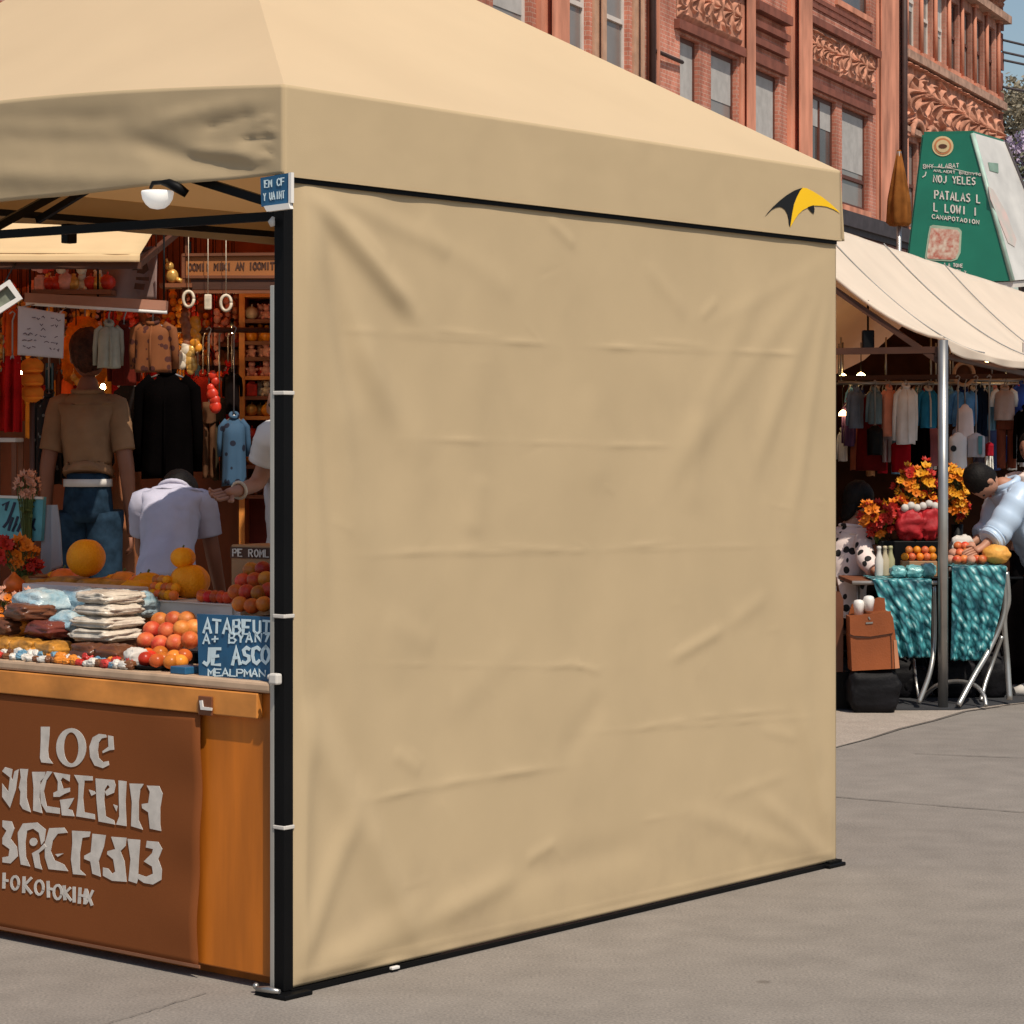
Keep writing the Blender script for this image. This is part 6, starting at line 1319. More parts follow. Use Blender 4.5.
# tilted white frame at the left edge
tf = empty('tilted_frame', at(8, 304, 10.7), 'small tilted white picture frame at the left edge under the cream awning', 'frame')
Pf = VPlane(Vector((0, 10.7)), Vector((1, 0))); mb = MB(); q = [(-16, 297), (10, 280), (23, 299), (-6, 318)]; q2 = [(-9, 298), (8, 286), (17, 298), (-5, 311)]
mb.strip([Pf.at(*p) for p in q + [q[0]]], [Pf.at(*p) for p in q2 + [q2[0]]], Vector((0, -.02, 0))); mb.build('rim', M_WHITE, tf); mb = MB(); mb.prism([Pf.at(*p, -.004) for p in q2], Vector((0, .006, 0))); mb.build('picture', mat('grey_green_picture', (.22, .24, .18), var=.5, scale=9), tf)
mb = MB(); p_ = Pf.at(4, 284); mb.tube([p_, (p_.x, p_.y + .25, 2.2)], .004, 4); mb.build('cord', M_BLACK, tf)
# hanging clothes and bundles of the left stall
ob = empty('cloth_bundle', at(84, 386, 12.25), 'bright orange cloth bundle hung behind the head of the man in the brown shirt', 'bundle')
mb = MB()
for i, (x, y, rw, rh) in enumerate(((84, 338, 17, 17), (76, 356, 15, 20), (92, 352, 15, 22), (84, 368, 19, 18), (72, 374, 9, 12), (97, 373, 9, 13), (86, 328, 9, 8))):
    mb.ball(at(x, y - 3, 12.25) + Vector((0, .01 * (i % 3), 0)), 1.0, 22, 16, rw * 1.08 / F * 12.25, .075, rh * 1.05 / F * 12.25, wob=lambda d: 1 + .22 * nz(d.x * 2.5 + i * 4, d.y * 2.5, d.z * 2.5) + .10 * nz(d.x * 7 + i, d.y * 7, d.z * 5))
mb.build('fabric', fab('orange_bundle', (226, 92, 16), .5, scale=14, bump=.5, bscale=30), ob)
mb = MB(); mb.tube([at(85, 322, 12.25), (at(85, 300, 12.25).x, 12.25, 2.40)], .005, 5); mb.build('cord', M_HANG, ob)
garment('pale grey-green cardigan hanging right of the orange bundle', 94, 124, 324, 368, YR, fab('grey_green_knit', (138, 134, 118)), 'jacket', 'cardigan', .35, 4, rail_z=RZ)
garment('gold and brown patterned jacket hanging at the right end of the rail', 128, 178, 322, 372, YR, pattern('gold_brown_print', lin(120, 66, 26), lin(70, 26, 14), 26, .35), 'jacket', 'jacket', -.2, 5, rail_z=RZ)
garment('dark maroon jacket squeezed behind the grey-green cardigan', 108, 140, 325, 385, YR + .3, fab('maroon_cloth', (78, 24, 16)), 'jacket', 'jacket', .2, 6, rail_z=RZ)
mc = garment('long black coat on a dress stand behind the man bending over', 134, 201, 372, 478, 12.0, fab('black_wool', (7, 5, 5), spec=.02), 'coat', 'coat', .0, 7, .20, rail_z=gz(366, 12.0))
mb = MB(); p_ = at(165, 470, 12.02); mb.tube([(p_.x, 12.02, GZ), (p_.x, 12.02, gz(366, 12.0))], .018, 8); mb.lathe((p_.x, 12.02, GZ), [(.2, 0), (.2, .02), (.03, .04)], 18); mb.ball((p_.x, 12.02, gz(364, 12)), .03, 10, 8); mb.build('dress_stand', M_DWOOD, mc)
garment('red ribbed blanket hanging at the far left', 4, 21, 356, 432, 11.5, fab('red_blanket', (150, 18, 18), .3, bump=.6, bscale=60, stretch=(.1, .1, 1)), 'cloth', 'blanket', 0, 8, .06, rail_z=2.0)
for i, (y0, y1, lab) in enumerate(((356, 371, 'upper of the orange caps stacked beside the red blanket'), (369, 384, 'middle of the orange caps stacked beside the red blanket'), (382, 398, 'lowest of the orange caps stacked beside the red blanket'))):
    c = at(32, y1, 11.6); mb = MB(); mb.ball(c + Vector((0, 0, .02)), .055, 16, 10, 1, 1, .75, wob=lambda d: 1 + .10 * nz(d.x * 4 + i, d.y * 4, d.z * 4)); mb.ball(c + Vector((.02, -.05, .0)), .04, 10, 6, 1.1, .9, .2); tag(mb.build('cap', fab('orange_cap', (206, 112, 36), .35)), lab, 'cap')
mb = MB(); p_ = at(32, 400, 11.6); mb.tube([(p_.x, 11.6, GZ), (p_.x, 11.6, gz(357, 11.6))], .012, 7); mb.lathe((p_.x, 11.6, GZ), [(.14, 0), (.14, .02), (.02, .03)], 16); tag(mb.build('cap_stand', M_DWOOD), 'thin dark stand carrying the orange caps', 'stand')
garment('orange top hanging behind the white paper notice', 3, 22, 306, 356, 11.7, fab('rust_cloth', (176, 70, 22), .4), 'shirt', 'top', .3, 9, rail_z=2.05)
garment('black blouse with a pale print hanging left of the man in brown', 32, 66, 394, 484, 12.1, pattern('black_pale_print', (.004, .004, .005), (.14, .15, .14), 24, .18), 'jacket', 'blouse', .1, 10, .14, rail_z=2.3)
garment('narrow brown trousers hanging right of the black coat', 202, 216, 402, 478, 12.6, fab('brown_trouser', (74, 50, 34)), 'trousers', 'trousers', 0, 11, rail_z=1.98)
garment('dark olive trousers hanging between the brown trousers and the blue shirt', 213, 226, 398, 480, 12.7, fab('olive_trouser', (50, 42, 30)), 'trousers', 'trousers', 0, 12, rail_z=1.98)
garment('blue shirt with a dark floral pattern hanging left of the orange cabinet', 218, 250, 416, 486, 12.5, pattern('blue_floral', lin(52, 84, 112), lin(14, 22, 44), 17, .30), 'shirt', 'shirt', .15, 13, .10, rail_z=1.98)
garment('dark red top hanging above the brown trousers', 192, 214, 374, 410, 12.9, fab('dark_red_top', (104, 22, 16)), 'shirt', 'top', 0, 14, rail_z=1.98)
garment('black top hanging above the blue floral shirt', 222, 242, 372, 414, 12.8, fab('black_top', (20, 13, 13)), 'shirt', 'top', 0, 15, rail_z=1.98)
garment('plain dark brown dress hanging on the back wall behind the black coat', 168, 206, 376, 470, 13.4, fab('dark_brown_dress', (44, 22, 14)), 'dress', 'dress', 0, 16, rail_z=1.95)
garment('charcoal dress hanging between the man in brown and the black coat', 112, 142, 380, 470, 12.6, fab('charcoal_dress', (24, 20, 20)), 'dress', 'dress', 0, 17, rail_z=1.98)
garment('reddish brown dress hanging at the back between two dark dresses', 138, 160, 366, 440, 13.5, fab('reddish_dress', (92, 32, 18)), 'dress', 'dress', 0, 18, rail_z=1.95)
mb = MB(); mb.tube([(-3.9, 12.65, 1.98), (-.86, 12.65, 1.98)], .014, 8)
for x in (-3.6, -2.3, -.9): mb.tube([(x, 12.65, 1.98), (x, 12.65, 2.5)], .006, 5)
tag(mb.build('clothes_rail', M_DWOOD), 'dark inner clothes rail behind the man in brown', 'rail')
Q = random.Random(77); kinds_ = [('rust', (168, 62, 22)), ('dark red', (128, 20, 18)), ('ochre', (176, 112, 40)), ('brown', (96, 48, 24)), ('slate blue', (60, 84, 104))]
for i in range(26):
    nm, c_ = kinds_[(0, 1, 3, 0, 2, 1, 4, 3)[i % 8]]; x = -8 + i * 9.4 + Q.uniform(-2, 2); w_ = Q.uniform(8, 13); y0 = Q.uniform(352, 376); kd = Q.choice(['cloth', 'dress', 'shirt'])
    garment(f'{nm} {"scarf" if kd == "cloth" else "dress" if kd == "dress" else "shirt"} in the crowded row of clothes at the back of the left stall', x - w_ / 2, x + w_ / 2, y0, y0 + Q.uniform(45, 85), 13.0 + .06 * (i % 4), fab(nm.replace(' ', '_') + '_stock', c_, .35), kd, 'scarf' if kd == 'cloth' else 'dress' if kd == 'dress' else 'shirt', Q.uniform(-.5, .5), 200 + i, rail_z=2.0, group=f'{nm} {"scarves" if kd == "cloth" else "dresses" if kd == "dress" else "shirts"} at the back of the left stall')
mb = MB()
for j in range(4): mb.tube([(-3.9, 13.0 + .06 * j, 2.0), (-.84, 13.0 + .06 * j, 2.0)], .008, 6)
for x in (-3.88, -2.4, -.86): mb.bar((x, 12.97, 2.005), (x, 13.22, 2.005), .014, .014); mb.tube([(x, 13.1, 2.0), (x, 13.1, 2.6)], .006, 5)
tag(mb.build('clothes_rack', M_DWOOD), 'four-bar ceiling rack holding the crowded row of clothes at the back of the left stall', 'rack')
# orange-brown barrel-like stand and a stool
c = at(124, 520, 12.2); mb = MB(); mb.lathe((c.x, 12.2, GZ), [(.10, 0), (.12, .02), (.13, .3), (.13, .7), (.11, .95), (.07, 1.10), (.045, 1.14), (.05, 1.22), (.03, 1.24)], 24, wob=lambda a_, z: 1 + .02 * math.sin(a_ * 9)); tag(mb.build('terracotta_urn', mat('terracotta', (.27, .09, .03), rough=.6, var=.35, scale=6)), 'tall orange-brown terracotta urn right of the man in brown', 'urn')
st_ = empty('wooden_stool', at(6, 520, 11.8).xy.to_3d() + Vector((0, 0, GZ)), 'tall pale-topped wooden stool at the far left', 'stool'); c = at(6, 440, 11.8)
mb = MB(); mb.box((c.x, 11.8, c.z), (.13, .2, .02), None, .004); mb.build('seat', M_OFFW, st_)
for sx in (-.055, .055):
    for sy in (-.08, .08): mb = MB(); mb.bar((c.x + sx, 11.8 + sy, GZ), (c.x + sx, 11.8 + sy, c.z - .01), .022, .022); mb.build('leg', M_MWOOD, st_)
# fill the shaded back wall with framed trinket racks
for j, (x0, x1, py, Y, lab) in enumerate(((96, 186, 345, 13.8, 'long wall shelf of amber ornaments behind the hanging clothes'), (0, 96, 345, 13.8, 'long wall shelf of red ornaments at the far left'), (60, 186, 395, 13.8, 'long low wall shelf behind the two figures'), (-30, 60, 400, 13.8, 'low wall shelf at the far left behind the stool'), (-40, 110, 300, 13.8, 'high wall shelf above the far left clothes'))):
    z = gz(py, Y); shelf(gx(x0, Y), gx(x1, Y), 13.7, 13.92, z, lab); n_ = int((x1 - x0) / 7)
    trinkets('on the ' + lab.replace('wall shelf', 'shelf').split(' of ')[0].split(' behind')[0].split(' above')[0].split(' at')[0] + (' of amber ornaments' if j == 0 else ' of red ornaments' if j == 1 else ' behind the figures' if j == 2 else ' behind the stool' if j == 3 else ' above the clothes'), f'on wall shelf {["of amber ornaments", "of red ornaments", "behind the figures", "behind the stool", "above the clothes"][j]}', [(lerp(gx(x0 + 4, Y), gx(x1 - 4, Y), k / max(1, n_ - 1)), 13.77, z) for k in range(n_)], [[(1, 1), (0, 1), (2, 2)], [(1, 0), (0, 0), (2, 3)], [(1, 1), (3, 0), (0, 4)], [(1, 0), (0, 1)], [(0, 3), (1, 4), (2, 5)]][j], 90 + j, 1.2)
for j, (x, y, w_, h_, c_, lab) in enumerate(((168, 330, 20, 20, (150, 60, 26), 'square rust cushion propped on the wall right of the gold jacket'), (52, 330, 26, 22, (120, 40, 20), 'dark rust cushion at the back above the man in brown'), (120, 330, 22, 18, (160, 80, 30), 'amber cushion at the back behind the cardigan'))):
    c = at(x, y, 13.8); mb = MB(); pillow(mb, c + Vector((0, -.02, 0)), (w_ / F * 13.8, .10, h_ / F * 13.8), Matrix.Identity(3), j, .5, .06); tag(mb.build('cushion', fab('cushion_%s' % 'abc'[j], c_, .3)), lab, 'cushion')

# ---- people at the left stall
M_BRSHIRT = fab('brown_shirt', (124, 94, 69), .18); M_JEANS = fab('dark_jeans', (30, 46, 60), .4, scale=20)
J, k = joints(1.74, wide=.78)
A = Vector((gx(88, 11.9), 11.9, GZ))
J['eL'] = Vector((-.19, -.03, 1.12)); J['wL'] = Vector((-.205, .03, .87)); J['hL'] = Vector((-.205, .05, .79)); J['eR'] = Vector((.19, -.03, 1.12)); J['wR'] = Vector((.20, .03, .87)); J['hR'] = Vector((.20, .05, .79))
person('man in a brown short-sleeved shirt and dark jeans seen from behind', A, 0.0, J, k, M_SKIND, M_BRSHIRT, .006, .72, M_JEANS, hair=mat('auburn_hair', (.07, .022, .010), rough=.6, spec=.2, var=.5, scale=40, bump=.5, bscale=120), belt=M_OFFW, shirt_drop=-.17)
J, k = joints(1.52, .72, .10, wide=.84, nod=.8)
for s in 'R': J['eR'] = J['sR'] + Vector((.04, .02, -.24)); J['wR'] = J['eR'] + Vector((.02, .10, -.22)); J['hR'] = J['wR'] + Vector((0, .04, -.07))
J['eL'] = J['sL'] + Vector((-.03, .10, -.22)); J['wL'] = J['eL'] + Vector((.04, .16, -.12)); J['hL'] = J['wL'] + Vector((.02, .06, -.04))
person('person in a pale grey T-shirt bending over with their back turned', Vector((gx(171, 10.5), 10.3, .02)), -.10, J, k, M_SKIND, fab('pale_grey_tshirt', (160, 158, 172), .12), .014, .62, fab('black_trouser', (16, 14, 16)), hair=M_HAIR, shirt_drop=.03, shirt_name='t_shirt')
J, k = joints(1.66)
b = Vector((gx(296, 10.6), 10.6, 0)); fc = PI / 2   # faces -X
def tolocal(p, b, f): return Matrix.Rotation(-f, 3, 'Z') @ (Vector(p) - Vector(b))
J['eL'] = tolocal(at(258, 484, 10.45), b, fc); J['wL'] = tolocal(at(237, 491, 10.3), b, fc); J['hL'] = tolocal(at(224, 494, 10.25), b, fc)
J['sL'] = tolocal(at(276, 438, 10.4), b, fc); J['sR'] = tolocal(at(284, 434, 10.72), b, fc); J['eR'] = J['sR'] + Vector((.04, .0, -.26)); J['wR'] = J['eR'] + Vector((.0, .03, -.22)); J['hR'] = J['wR'] + Vector((0, .02, -.08))
d_ = person('person in a white top reaching an arm out from behind the tent leg', b, fc, J, k, M_SKIN, M_WHITE, .022, .55, fab('black_skirt', (14, 12, 13)), hair=M_HAIR, hair_long=True)
w_ = WORLD[d_.name]; mb = MB(); a_, b_ = w_ @ J['eL'].lerp(J['wL'], .9), w_ @ J['wL']; ax = (b_ - a_).normalized(); o1_ = ax.orthogonal().normalized(); o2_ = ax.cross(o1_)
mb.tube([a_ + (o1_ * math.cos(t) + o2_ * math.sin(t)) * .034 for t in [i / 16 * 2 * PI for i in range(17)]], .007, 6); mb.build('bracelet', M_TR[5], d_)
c = at(212, 470, 10.9)
# ------------------------------------------------------------------ stall on the right, white gable tent along the street
PP = Vector((DST.y, -DST.x)); Cc = Vector((gx(943, 13.2), 13.2)); ZEV = gz(338, 13.2)
R0 = Cc - PP * 1.0; ZR = gz(205, R0.y)
M_WCAN = mat('white_canvas', (.92, .84, .70), var=.06, scale=3, transl=.38, tcol=(.75, .42, .16), **CLOTH)
M_SEAM = mat('grey_seam', (.30, .29, .28), rough=.8)
gt = empty('gable_tent', (R0.x + DST.x * 3, R0.y + DST.y * 3, 0), 'long white gable market tent sagging from its ridge, right of the tan tent', 'tent')
LT = 8.5
def rp(t, q, sgn=1, dz=0.0):
    """t metres along the ridge, q 0 at ridge .. 1 at eave"""
    z = ZR + (ZEV - ZR) * (1 - (1 - q) ** 1.5)
    sag = .045 * math.sin(PI * ((t / 2.45) % 1.0)) * q
    b = R0 + DST * t + PP * (q * sgn)
    return Vector((b.x, b.y, z - sag + dz - .017 * t))
for sgn in (1, -1):
    mb = MB(); mb.grid(lambda u, v: rp(u * LT, v, sgn, .006 * (1 - v) * fbm(u * 12, v * 3, sgn, 3) + .012 * math.sin(u * 22) * math.sin(PI * v)), 110, 26); mb.build('roof_slope', M_WCAN, gt, solid=.003)
    mb = MB()
    def ev(u, v):
        p = rp(u * LT, 1, sgn); return p + Vector((PP.x * sgn, PP.y * sgn, 0)) * (.012 + .006 * math.sin(u * 70) * v) + Vector((0, 0, -v * (.050 + .006 * math.sin(u * 45) + .012 * math.sin(u * 24 + 1)) * (1 if u > .01 else .5)))
    mb.grid(ev, 150, 6); mb.build('eave_flap', M_WCAN, gt, solid=.003)
for t in (.95, 2.45, 4.0): mb = MB(); mb.tube([rp(t, q / 16, 1, .012) for q in range(17)], .0042, 5); mb.build('seam', M_SEAM, gt)
mb = MB(); mb.tube([rp(.0, q / 14, 1, .0) for q in range(15)], .012, 6); mb.tube([rp(.0, q / 14, -1, .0) for q in range(15)], .012, 6); mb.build('gable_hem', M_WCAN, gt)
for t, sgn in ((0, 1), (2.45, 1), (4.9, 1), (7.35, 1), (0, -1), (2.45, -1), (4.9, -1), (7.35, -1)):
    p = rp(t, 1, sgn); mb = MB(); mb.tube([(p.x, p.y, 0), (p.x, p.y, p.z - .01)], .027, 14); mb.build('pole', M_STEEL, gt)
mb = MB(); a, b = rp(0, 1, 1), rp(0, 1, -1)
mb.bar(rp(.02, 1, 1, -.06), rp(.02, 1, -1, -.06), .03, .035); mb.bar(rp(.02, 1, 1, -.14), rp(.02, .35, 1, -.08), .025, .03); mb.bar(rp(0, .97, 1, -.09), rp(LT, .97, 1, -.09), .025, .03); mb.bar(rp(0, .97, -1, -.09), rp(LT, .97, -1, -.09), .025, .03); mb.bar(rp(0, 0, 1, -.06), rp(LT, 0, 1, -.06), .03, .03)
for t in (2.45, 4.9): mb.bar(rp(t, .97, 1, -.10), rp(t, .97, -1, -.10), .03, .03)
mb.build('frame', M_DWOOD, gt)
mb = MB(); q = lambda s_, z, t=3.75: (lambda b: Vector((b.x, b.y, z)))(R0 + DST * t + PP * s_)
mb.prism([q(-1.02, 0), q(1.0, 0), q(.97, ZEV - .20), q(.5, ZEV + .02), q(0, ZR - .30), q(-.5, ZEV + .02), q(-.97, ZEV - .20)], Vector((DST.x, DST.y, 0)) * .04); mb.build('end_curtain', mat('dark_brown_curtain', (.045, .018, .010), var=.4, **CLOTH), gt)
mb = MB(); mb.prism([(lambda b: Vector((b.x, b.y, z)))(R0 + DST * t - PP * 1.0) for t, z in ((.05, 0), (3.75, 0), (3.75, ZEV), (.05, ZEV))], Vector((PP.x, PP.y, 0)) * .01); mb.build('side_curtain', mat('dark_brown_curtain', (.045, .018, .010)), gt)
# small black speaker hung under the frame
c = rp(.05, .62, 1, 0); c = at(868, 341, 13.45); hb = empty('hung_speaker', c, 'small black box speaker hung under the white tent gable', 'speaker'); mb = MB(); mb.box(c, (.062, .06, .115), None, .006); mb.build('case', M_BLACK, hb); mb = MB(); mb.tube([c + Vector((0, 0, .05)), c + Vector((0, .0, .22))], .006, 5); mb.build('bracket', M_BLACK, hb)
# rails and garments
YG = 15.9
def railth(Y, px0, px1, py, label):
    mb = MB(); mb.tube([at(px0, py, Y), at(px1, py, Y)], .012, 8)
    for x in (px0 + 3, (px0 + px1) / 2, px1 - 3): p = at(x, py, Y); mb.tube([p, (p.x, p.y, ZEV + .12)], .006, 5)
    tag(mb.build('clothes_rail', M_STEEL), label, 'rail')
railth(YG, 838, 934, 383, 'steel clothes rail left of the tent pole, hung with small jackets'); railth(YG, 950, 1034, 380, 'steel clothes rail right of the tent pole, hung with small shirts')
gr = dict(rail_z=gz(383, YG)); gr2 = dict(rail_z=gz(380, YG))
garment('slate grey jacket, leftmost on the rail beside the tan side wall', 846, 866, 389, 428, YG, fab('slate_jacket', (96, 108, 126)), 'jacket', 'jacket', .5, 20, **gr)
garment('long dark maroon dress hanging left of the teal-grey jacket', 858, 884, 392, 470, YG + .15, fab('maroon_dress', (84, 16, 16)), 'dress', 'dress', 0, 21, **gr)
garment('small teal-grey jacket hanging left of the salmon shirt', 866, 884, 390, 424, YG - .1, fab('teal_grey', (92, 112, 122)), 'jacket', 'jacket', .4, 22, **gr)
garment('salmon pink shirt hanging left of the pale grey one', 879, 899, 388, 436, YG - .06, fab('salmon_shirt', (198, 132, 110), .15), 'shirt', 'shirt', .3, 23, **gr)
garment('long pale grey shirt hanging between the salmon shirt and the blue jacket', 893, 919, 386, 444, YG - .12, fab('pale_grey_shirt', (196, 196, 206), .15), 'jacket', 'shirt', .25, 24, **gr)
garment('bright blue jacket hanging just left of the tent pole', 917, 939, 389, 428, YG - .02, fab('blue_jacket', (36, 108, 146), .3), 'jacket', 'jacket', .3, 25, trim=M_OFFW, **gr)
garment('grey narrow trousers hanging below the salmon shirt', 882, 892, 430, 462, YG + .1, fab('grey_trouser', (150, 142, 146)), 'trousers', 'trousers', 0, 26, **gr)
garment('crimson skirt hanging below the pale grey shirt', 890, 912, 440, 472, YG + .05, fab('crimson_skirt', (134, 10, 24), .2), 'bag', 'skirt', 0, 27, **gr)
garment('black bag hanging low between the maroon dress and the crimson skirt', 866, 884, 425, 455, YG - .15, M_BLACK, 'bag', 'bag', 0, 28, **gr)
garment('black coat hanging behind the blue jacket', 905, 930, 420, 470, YG + .2, fab('black_wool', (7, 5, 5), spec=.02), 'coat', 'coat', 0, 29, **gr)
garment('blue denim shirt hanging just right of the tent pole', 949, 978, 390, 426, YG - .05, fab('denim_shirt', (74, 122, 172), .35, scale=16), 'jacket', 'shirt', .1, 30, trim=fab('navy_cloth', (20, 30, 70)), **gr2)
garment('whitish slip dress hanging in front of the denim shirt', 957, 973, 404, 444, YG - .18, fab('whitish_slip', (198, 188, 190), .12), 'dress', 'dress', 0, 31, **gr2)
garment('navy jacket hanging right of the denim shirt', 971, 990, 388, 436, YG, fab('navy_jacket', (16, 26, 42)), 'jacket', 'jacket', .2, 32, **gr2)
garment('light blue striped shirt hanging left of the taupe shirt', 981, 999, 390, 430, YG + .05, fab('light_blue_stripe', (108, 152, 180), .5, scale=60, stretch=(1, 1, .02)), 'jacket', 'shirt', .4, 33, **gr2)
garment('taupe shirt with white sleeves hanging above the brown trousers', 991, 1018, 388, 420, YG - .06, fab('taupe_shirt', (152, 132, 124), .15), 'shirt', 'shirt', 0, 34, m2=fab('white_sleeve', (212, 200, 196), .1), **gr2)
garment('brown corduroy trousers hanging below the taupe shirt', 996, 1017, 414, 468, YG + .02, fab('brown_cord', (110, 58, 42), .2, scale=60, stretch=(1, 1, .02)), 'trousers', 'trousers', 0, 35, **gr2)
garment('violet-blue shirt at the right edge of the rail', 1012, 1034, 384, 416, YG - .02, fab('violet_blue', (56, 84, 168), .35), 'shirt', 'shirt', .1, 36, **gr2)
garment('black coat at the right edge below the violet-blue shirt', 1014, 1038, 408, 462, YG - .1, fab('black_wool', (7, 5, 5), spec=.02), 'coat', 'coat', 0, 37, **gr2)
tbm = garment('white tote bag with a dark oval mark hung right of the tent pole', 948, 968, 432, 470, 15.3, fab('white_tote', (216, 206, 198), .08), 'bag', 'bag', 0, 38, thick=.08, rail_z=gz(380, YG))
Pt = VPlane(Vector((0, 15.25)), Vector((1, 0))); mb = MB(); mb.prism([Pt.at(x, y) for x, y in ell(953.5, 448.5, 3.0, 3.2, 14)], Vector((0, -.003, 0))); mb.build('mark', M_INK, tbm)
tbg = garment('grey tote bag with a teal stripe hung beside the white tote', 966, 986, 433, 457, 15.3, fab('grey_tote', (158, 158, 164), .1), 'bag', 'bag', 0, 39, thick=.08, rail_z=gz(380, YG))
mb = MB(); mb.prism([Pt.at(x, y) for x, y in ((978, 436), (982.5, 436), (982, 454), (978.5, 454.5))], Vector((0, -.003, 0))); mb.build('stripe', M_TEAL, tbg)
garment('narrow white scarf hanging right of the grey tote', 985, 993, 455, 480, 15.4, fab('white_scarf', (206, 196, 190), .08), 'cloth', 'scarf', 0, 40, rail_z=gz(380, YG))
garment('dark red pouch with a yellow flap hung between the totes and the brown trousers', 985, 994, 442, 456, 15.2, fab('red_pouch', (120, 18, 30)), 'bag', 'pouch', 0, 41, trim=M_FYEL, rail_z=gz(380, YG))
for i, (x0, x1, y0, y1, c_, kd, lab) in enumerate(((842, 856, 400, 446, (84, 60, 92), 'coat', 'plum coat at the back beside the tan side wall'), (851, 864, 424, 470, (150, 84, 60), 'dress', 'brown dress at the back below the slate jacket'), (872, 886, 396, 448, (110, 126, 150), 'shirt', 'blue-grey shirt at the back left of the salmon shirt'), (898, 912, 392, 450, (190, 120, 124), 'dress', 'dusky rose dress behind the long pale grey shirt'), (911, 925, 391, 440, (70, 110, 128), 'jacket', 'dull teal jacket between the pale grey shirt and the blue jacket'), (924, 940, 424, 466, (150, 96, 104), 'dress', 'muted plum dress below the bright blue jacket'), (952, 966, 424, 470, (130, 148, 184), 'dress', 'grey-blue dress at the back right of the tent pole'), (974, 990, 432, 476, (80, 76, 86), 'coat', 'grey coat at the back below the navy jacket'), (985, 1000, 424, 470, (50, 62, 98), 'dress', 'navy dress left of the brown corduroy trousers'))):
    garment(lab, x0, x1, y0, y1, YG + .32 + .05 * (i % 3), fab('back_cloth_%s' % 'abcdefghi'[i], c_), kd, 'dress' if kd == 'dress' else kd, .2 * (i % 3), 50 + i, rail_z=gz(383 if i < 6 else 380, YG))
for rx0, rx1, lab in ((838, 940, 'rear clothes rail left of the tent pole'), (946, 1010, 'rear clothes rail right of the tent pole')):
    mb = MB(); mb.tube([(gx(rx0, YG + .37), YG + .37, gz(382, YG)), (gx(rx1, YG + .37), YG + .37, gz(382, YG))], .011, 8)
    for x in (rx0 + 4, rx1 - 4): mb.tube([(gx(x, YG + .37), YG + .37, gz(382, YG)), (gx(x, YG + .37), YG + .37, ZEV + .1)], .006, 5)
    tag(mb.build('clothes_rail', M_STEEL), lab, 'rail')
Q = random.Random(91); kinds_ = [('white', (214, 208, 204)), ('pink', (206, 140, 140)), ('sky blue', (110, 160, 200)), ('crimson', (150, 20, 36)), ('navy', (34, 44, 84)), ('tan', (170, 126, 92))]
for i in range(30):
    nm, c_ = kinds_[(0, 2, 1, 4, 5, 0, 3)[i % 7]]; left = i < 15; x = (844 + i * 6.4 if left else 950 + (i - 15) * 5.6) + Q.uniform(-1.5, 1.5); y0 = (388 if i % 2 else 432) + Q.uniform(-2, 3); w_ = Q.uniform(9, 13)
    garment(f'small {nm} shirt in the packed rear row {"left" if left else "right"} of the white tent pole', x - w_ / 2, x + w_ / 2, y0, y0 + Q.uniform(28, 42), YG + .46 + .05 * (i % 3), fab(nm.replace(' ', '_') + '_rear', c_, .25), Q.choice(['shirt', 'jacket', 'shirt']), 'shirt', Q.uniform(-.5, .5), 300 + i, thick=.06, rail_z=gz(383, YG + .3), group=f'small {nm} shirts in the rear row {"left" if left else "right"} of the pole')
mb = MB()
for j in range(3): mb.tube([(gx(836, YG + .46), YG + .46 + .05 * j, gz(383, YG + .3)), (gx(1040, YG + .46), YG + .46 + .05 * j, gz(383, YG + .3))], .008, 6)
for x in (840, 942, 1036): X_ = gx(x, YG + .46); mb.bar((X_, YG + .44, gz(383, YG + .3) + .004), (X_, YG + .58, gz(383, YG + .3) + .004), .012, .012); mb.tube([(X_, YG + .51, gz(383, YG + .3)), (X_, YG + .51, ZEV + .1)], .006, 5)
tag(mb.build('clothes_rack', M_STEEL), 'three-bar ceiling rack holding the packed rear row of small shirts', 'rack')
c = at(964, 374, 15.8); ht = empty('straw_hat', c - Vector((0, 0, .07)), 'pale straw hat hung above the denim shirt', 'hat')
mb = MB(); mb.tube([c + Vector((.062 * math.cos(t), 0, .07 * math.sin(t))) for t in [i / 26 * 2 * PI for i in range(27)]], .012, 8); mb.build('brim', mat('straw', (.52, .34, .22), rough=.8, var=.2, scale=40), ht)
mb = MB(); mb.ball(c + Vector((0, .03, 0)), .055, 14, 10, 1, .6, 1.1); mb.build('crown', M_DWOOD, ht); mb = MB(); mb.tube([c + Vector((0, .02, .06)), c + Vector((0, .02, .32))], .003, 4); mb.build('cord', M_BLACK, ht)
M_GLOW = mat('warm_lamp_glass', (1.0, .64, .26), rough=.4, var=.05, emit=16.0)
for i, (x, y, rr, lab) in enumerate(((861, 376, 5.5, 'larger warm glowing dome lamp hung at the back left of the white tent'), (843, 376, 4.0, 'smaller warm glowing lamp at the back beside the tan wall'), (843, 413, 4.5, 'low warm glowing lamp beside the tan wall'), (986.5, 362, 2.0, 'tiny pink glowing lamp above the navy jacket'), (1007, 378, 2.2, 'small round glowing lamp above the taupe shirt'), (1023, 377, 2.0, 'small round glowing lamp at the right edge of the rail'))):
    Y = 16.2; c = at(x, y, Y); rr = rr / F * Y; lm = empty('hanging_lamp', c - Vector((0, 0, rr)), lab, 'lamp'); mb = MB(); mb.lathe(c - Vector((0, 0, rr * .6)), [(rr * .98, 0), (rr, rr * .2), (rr * .8, rr * .8), (rr * .3, rr * 1.2), (rr * .1, rr * 1.3)], 18); mb.build('shade', M_GLOW, lm)
    mb = MB(); mb.tube([c, (c.x, c.y, ZEV + .1)], .003, 4); mb.build('cord', M_BLACK, lm)
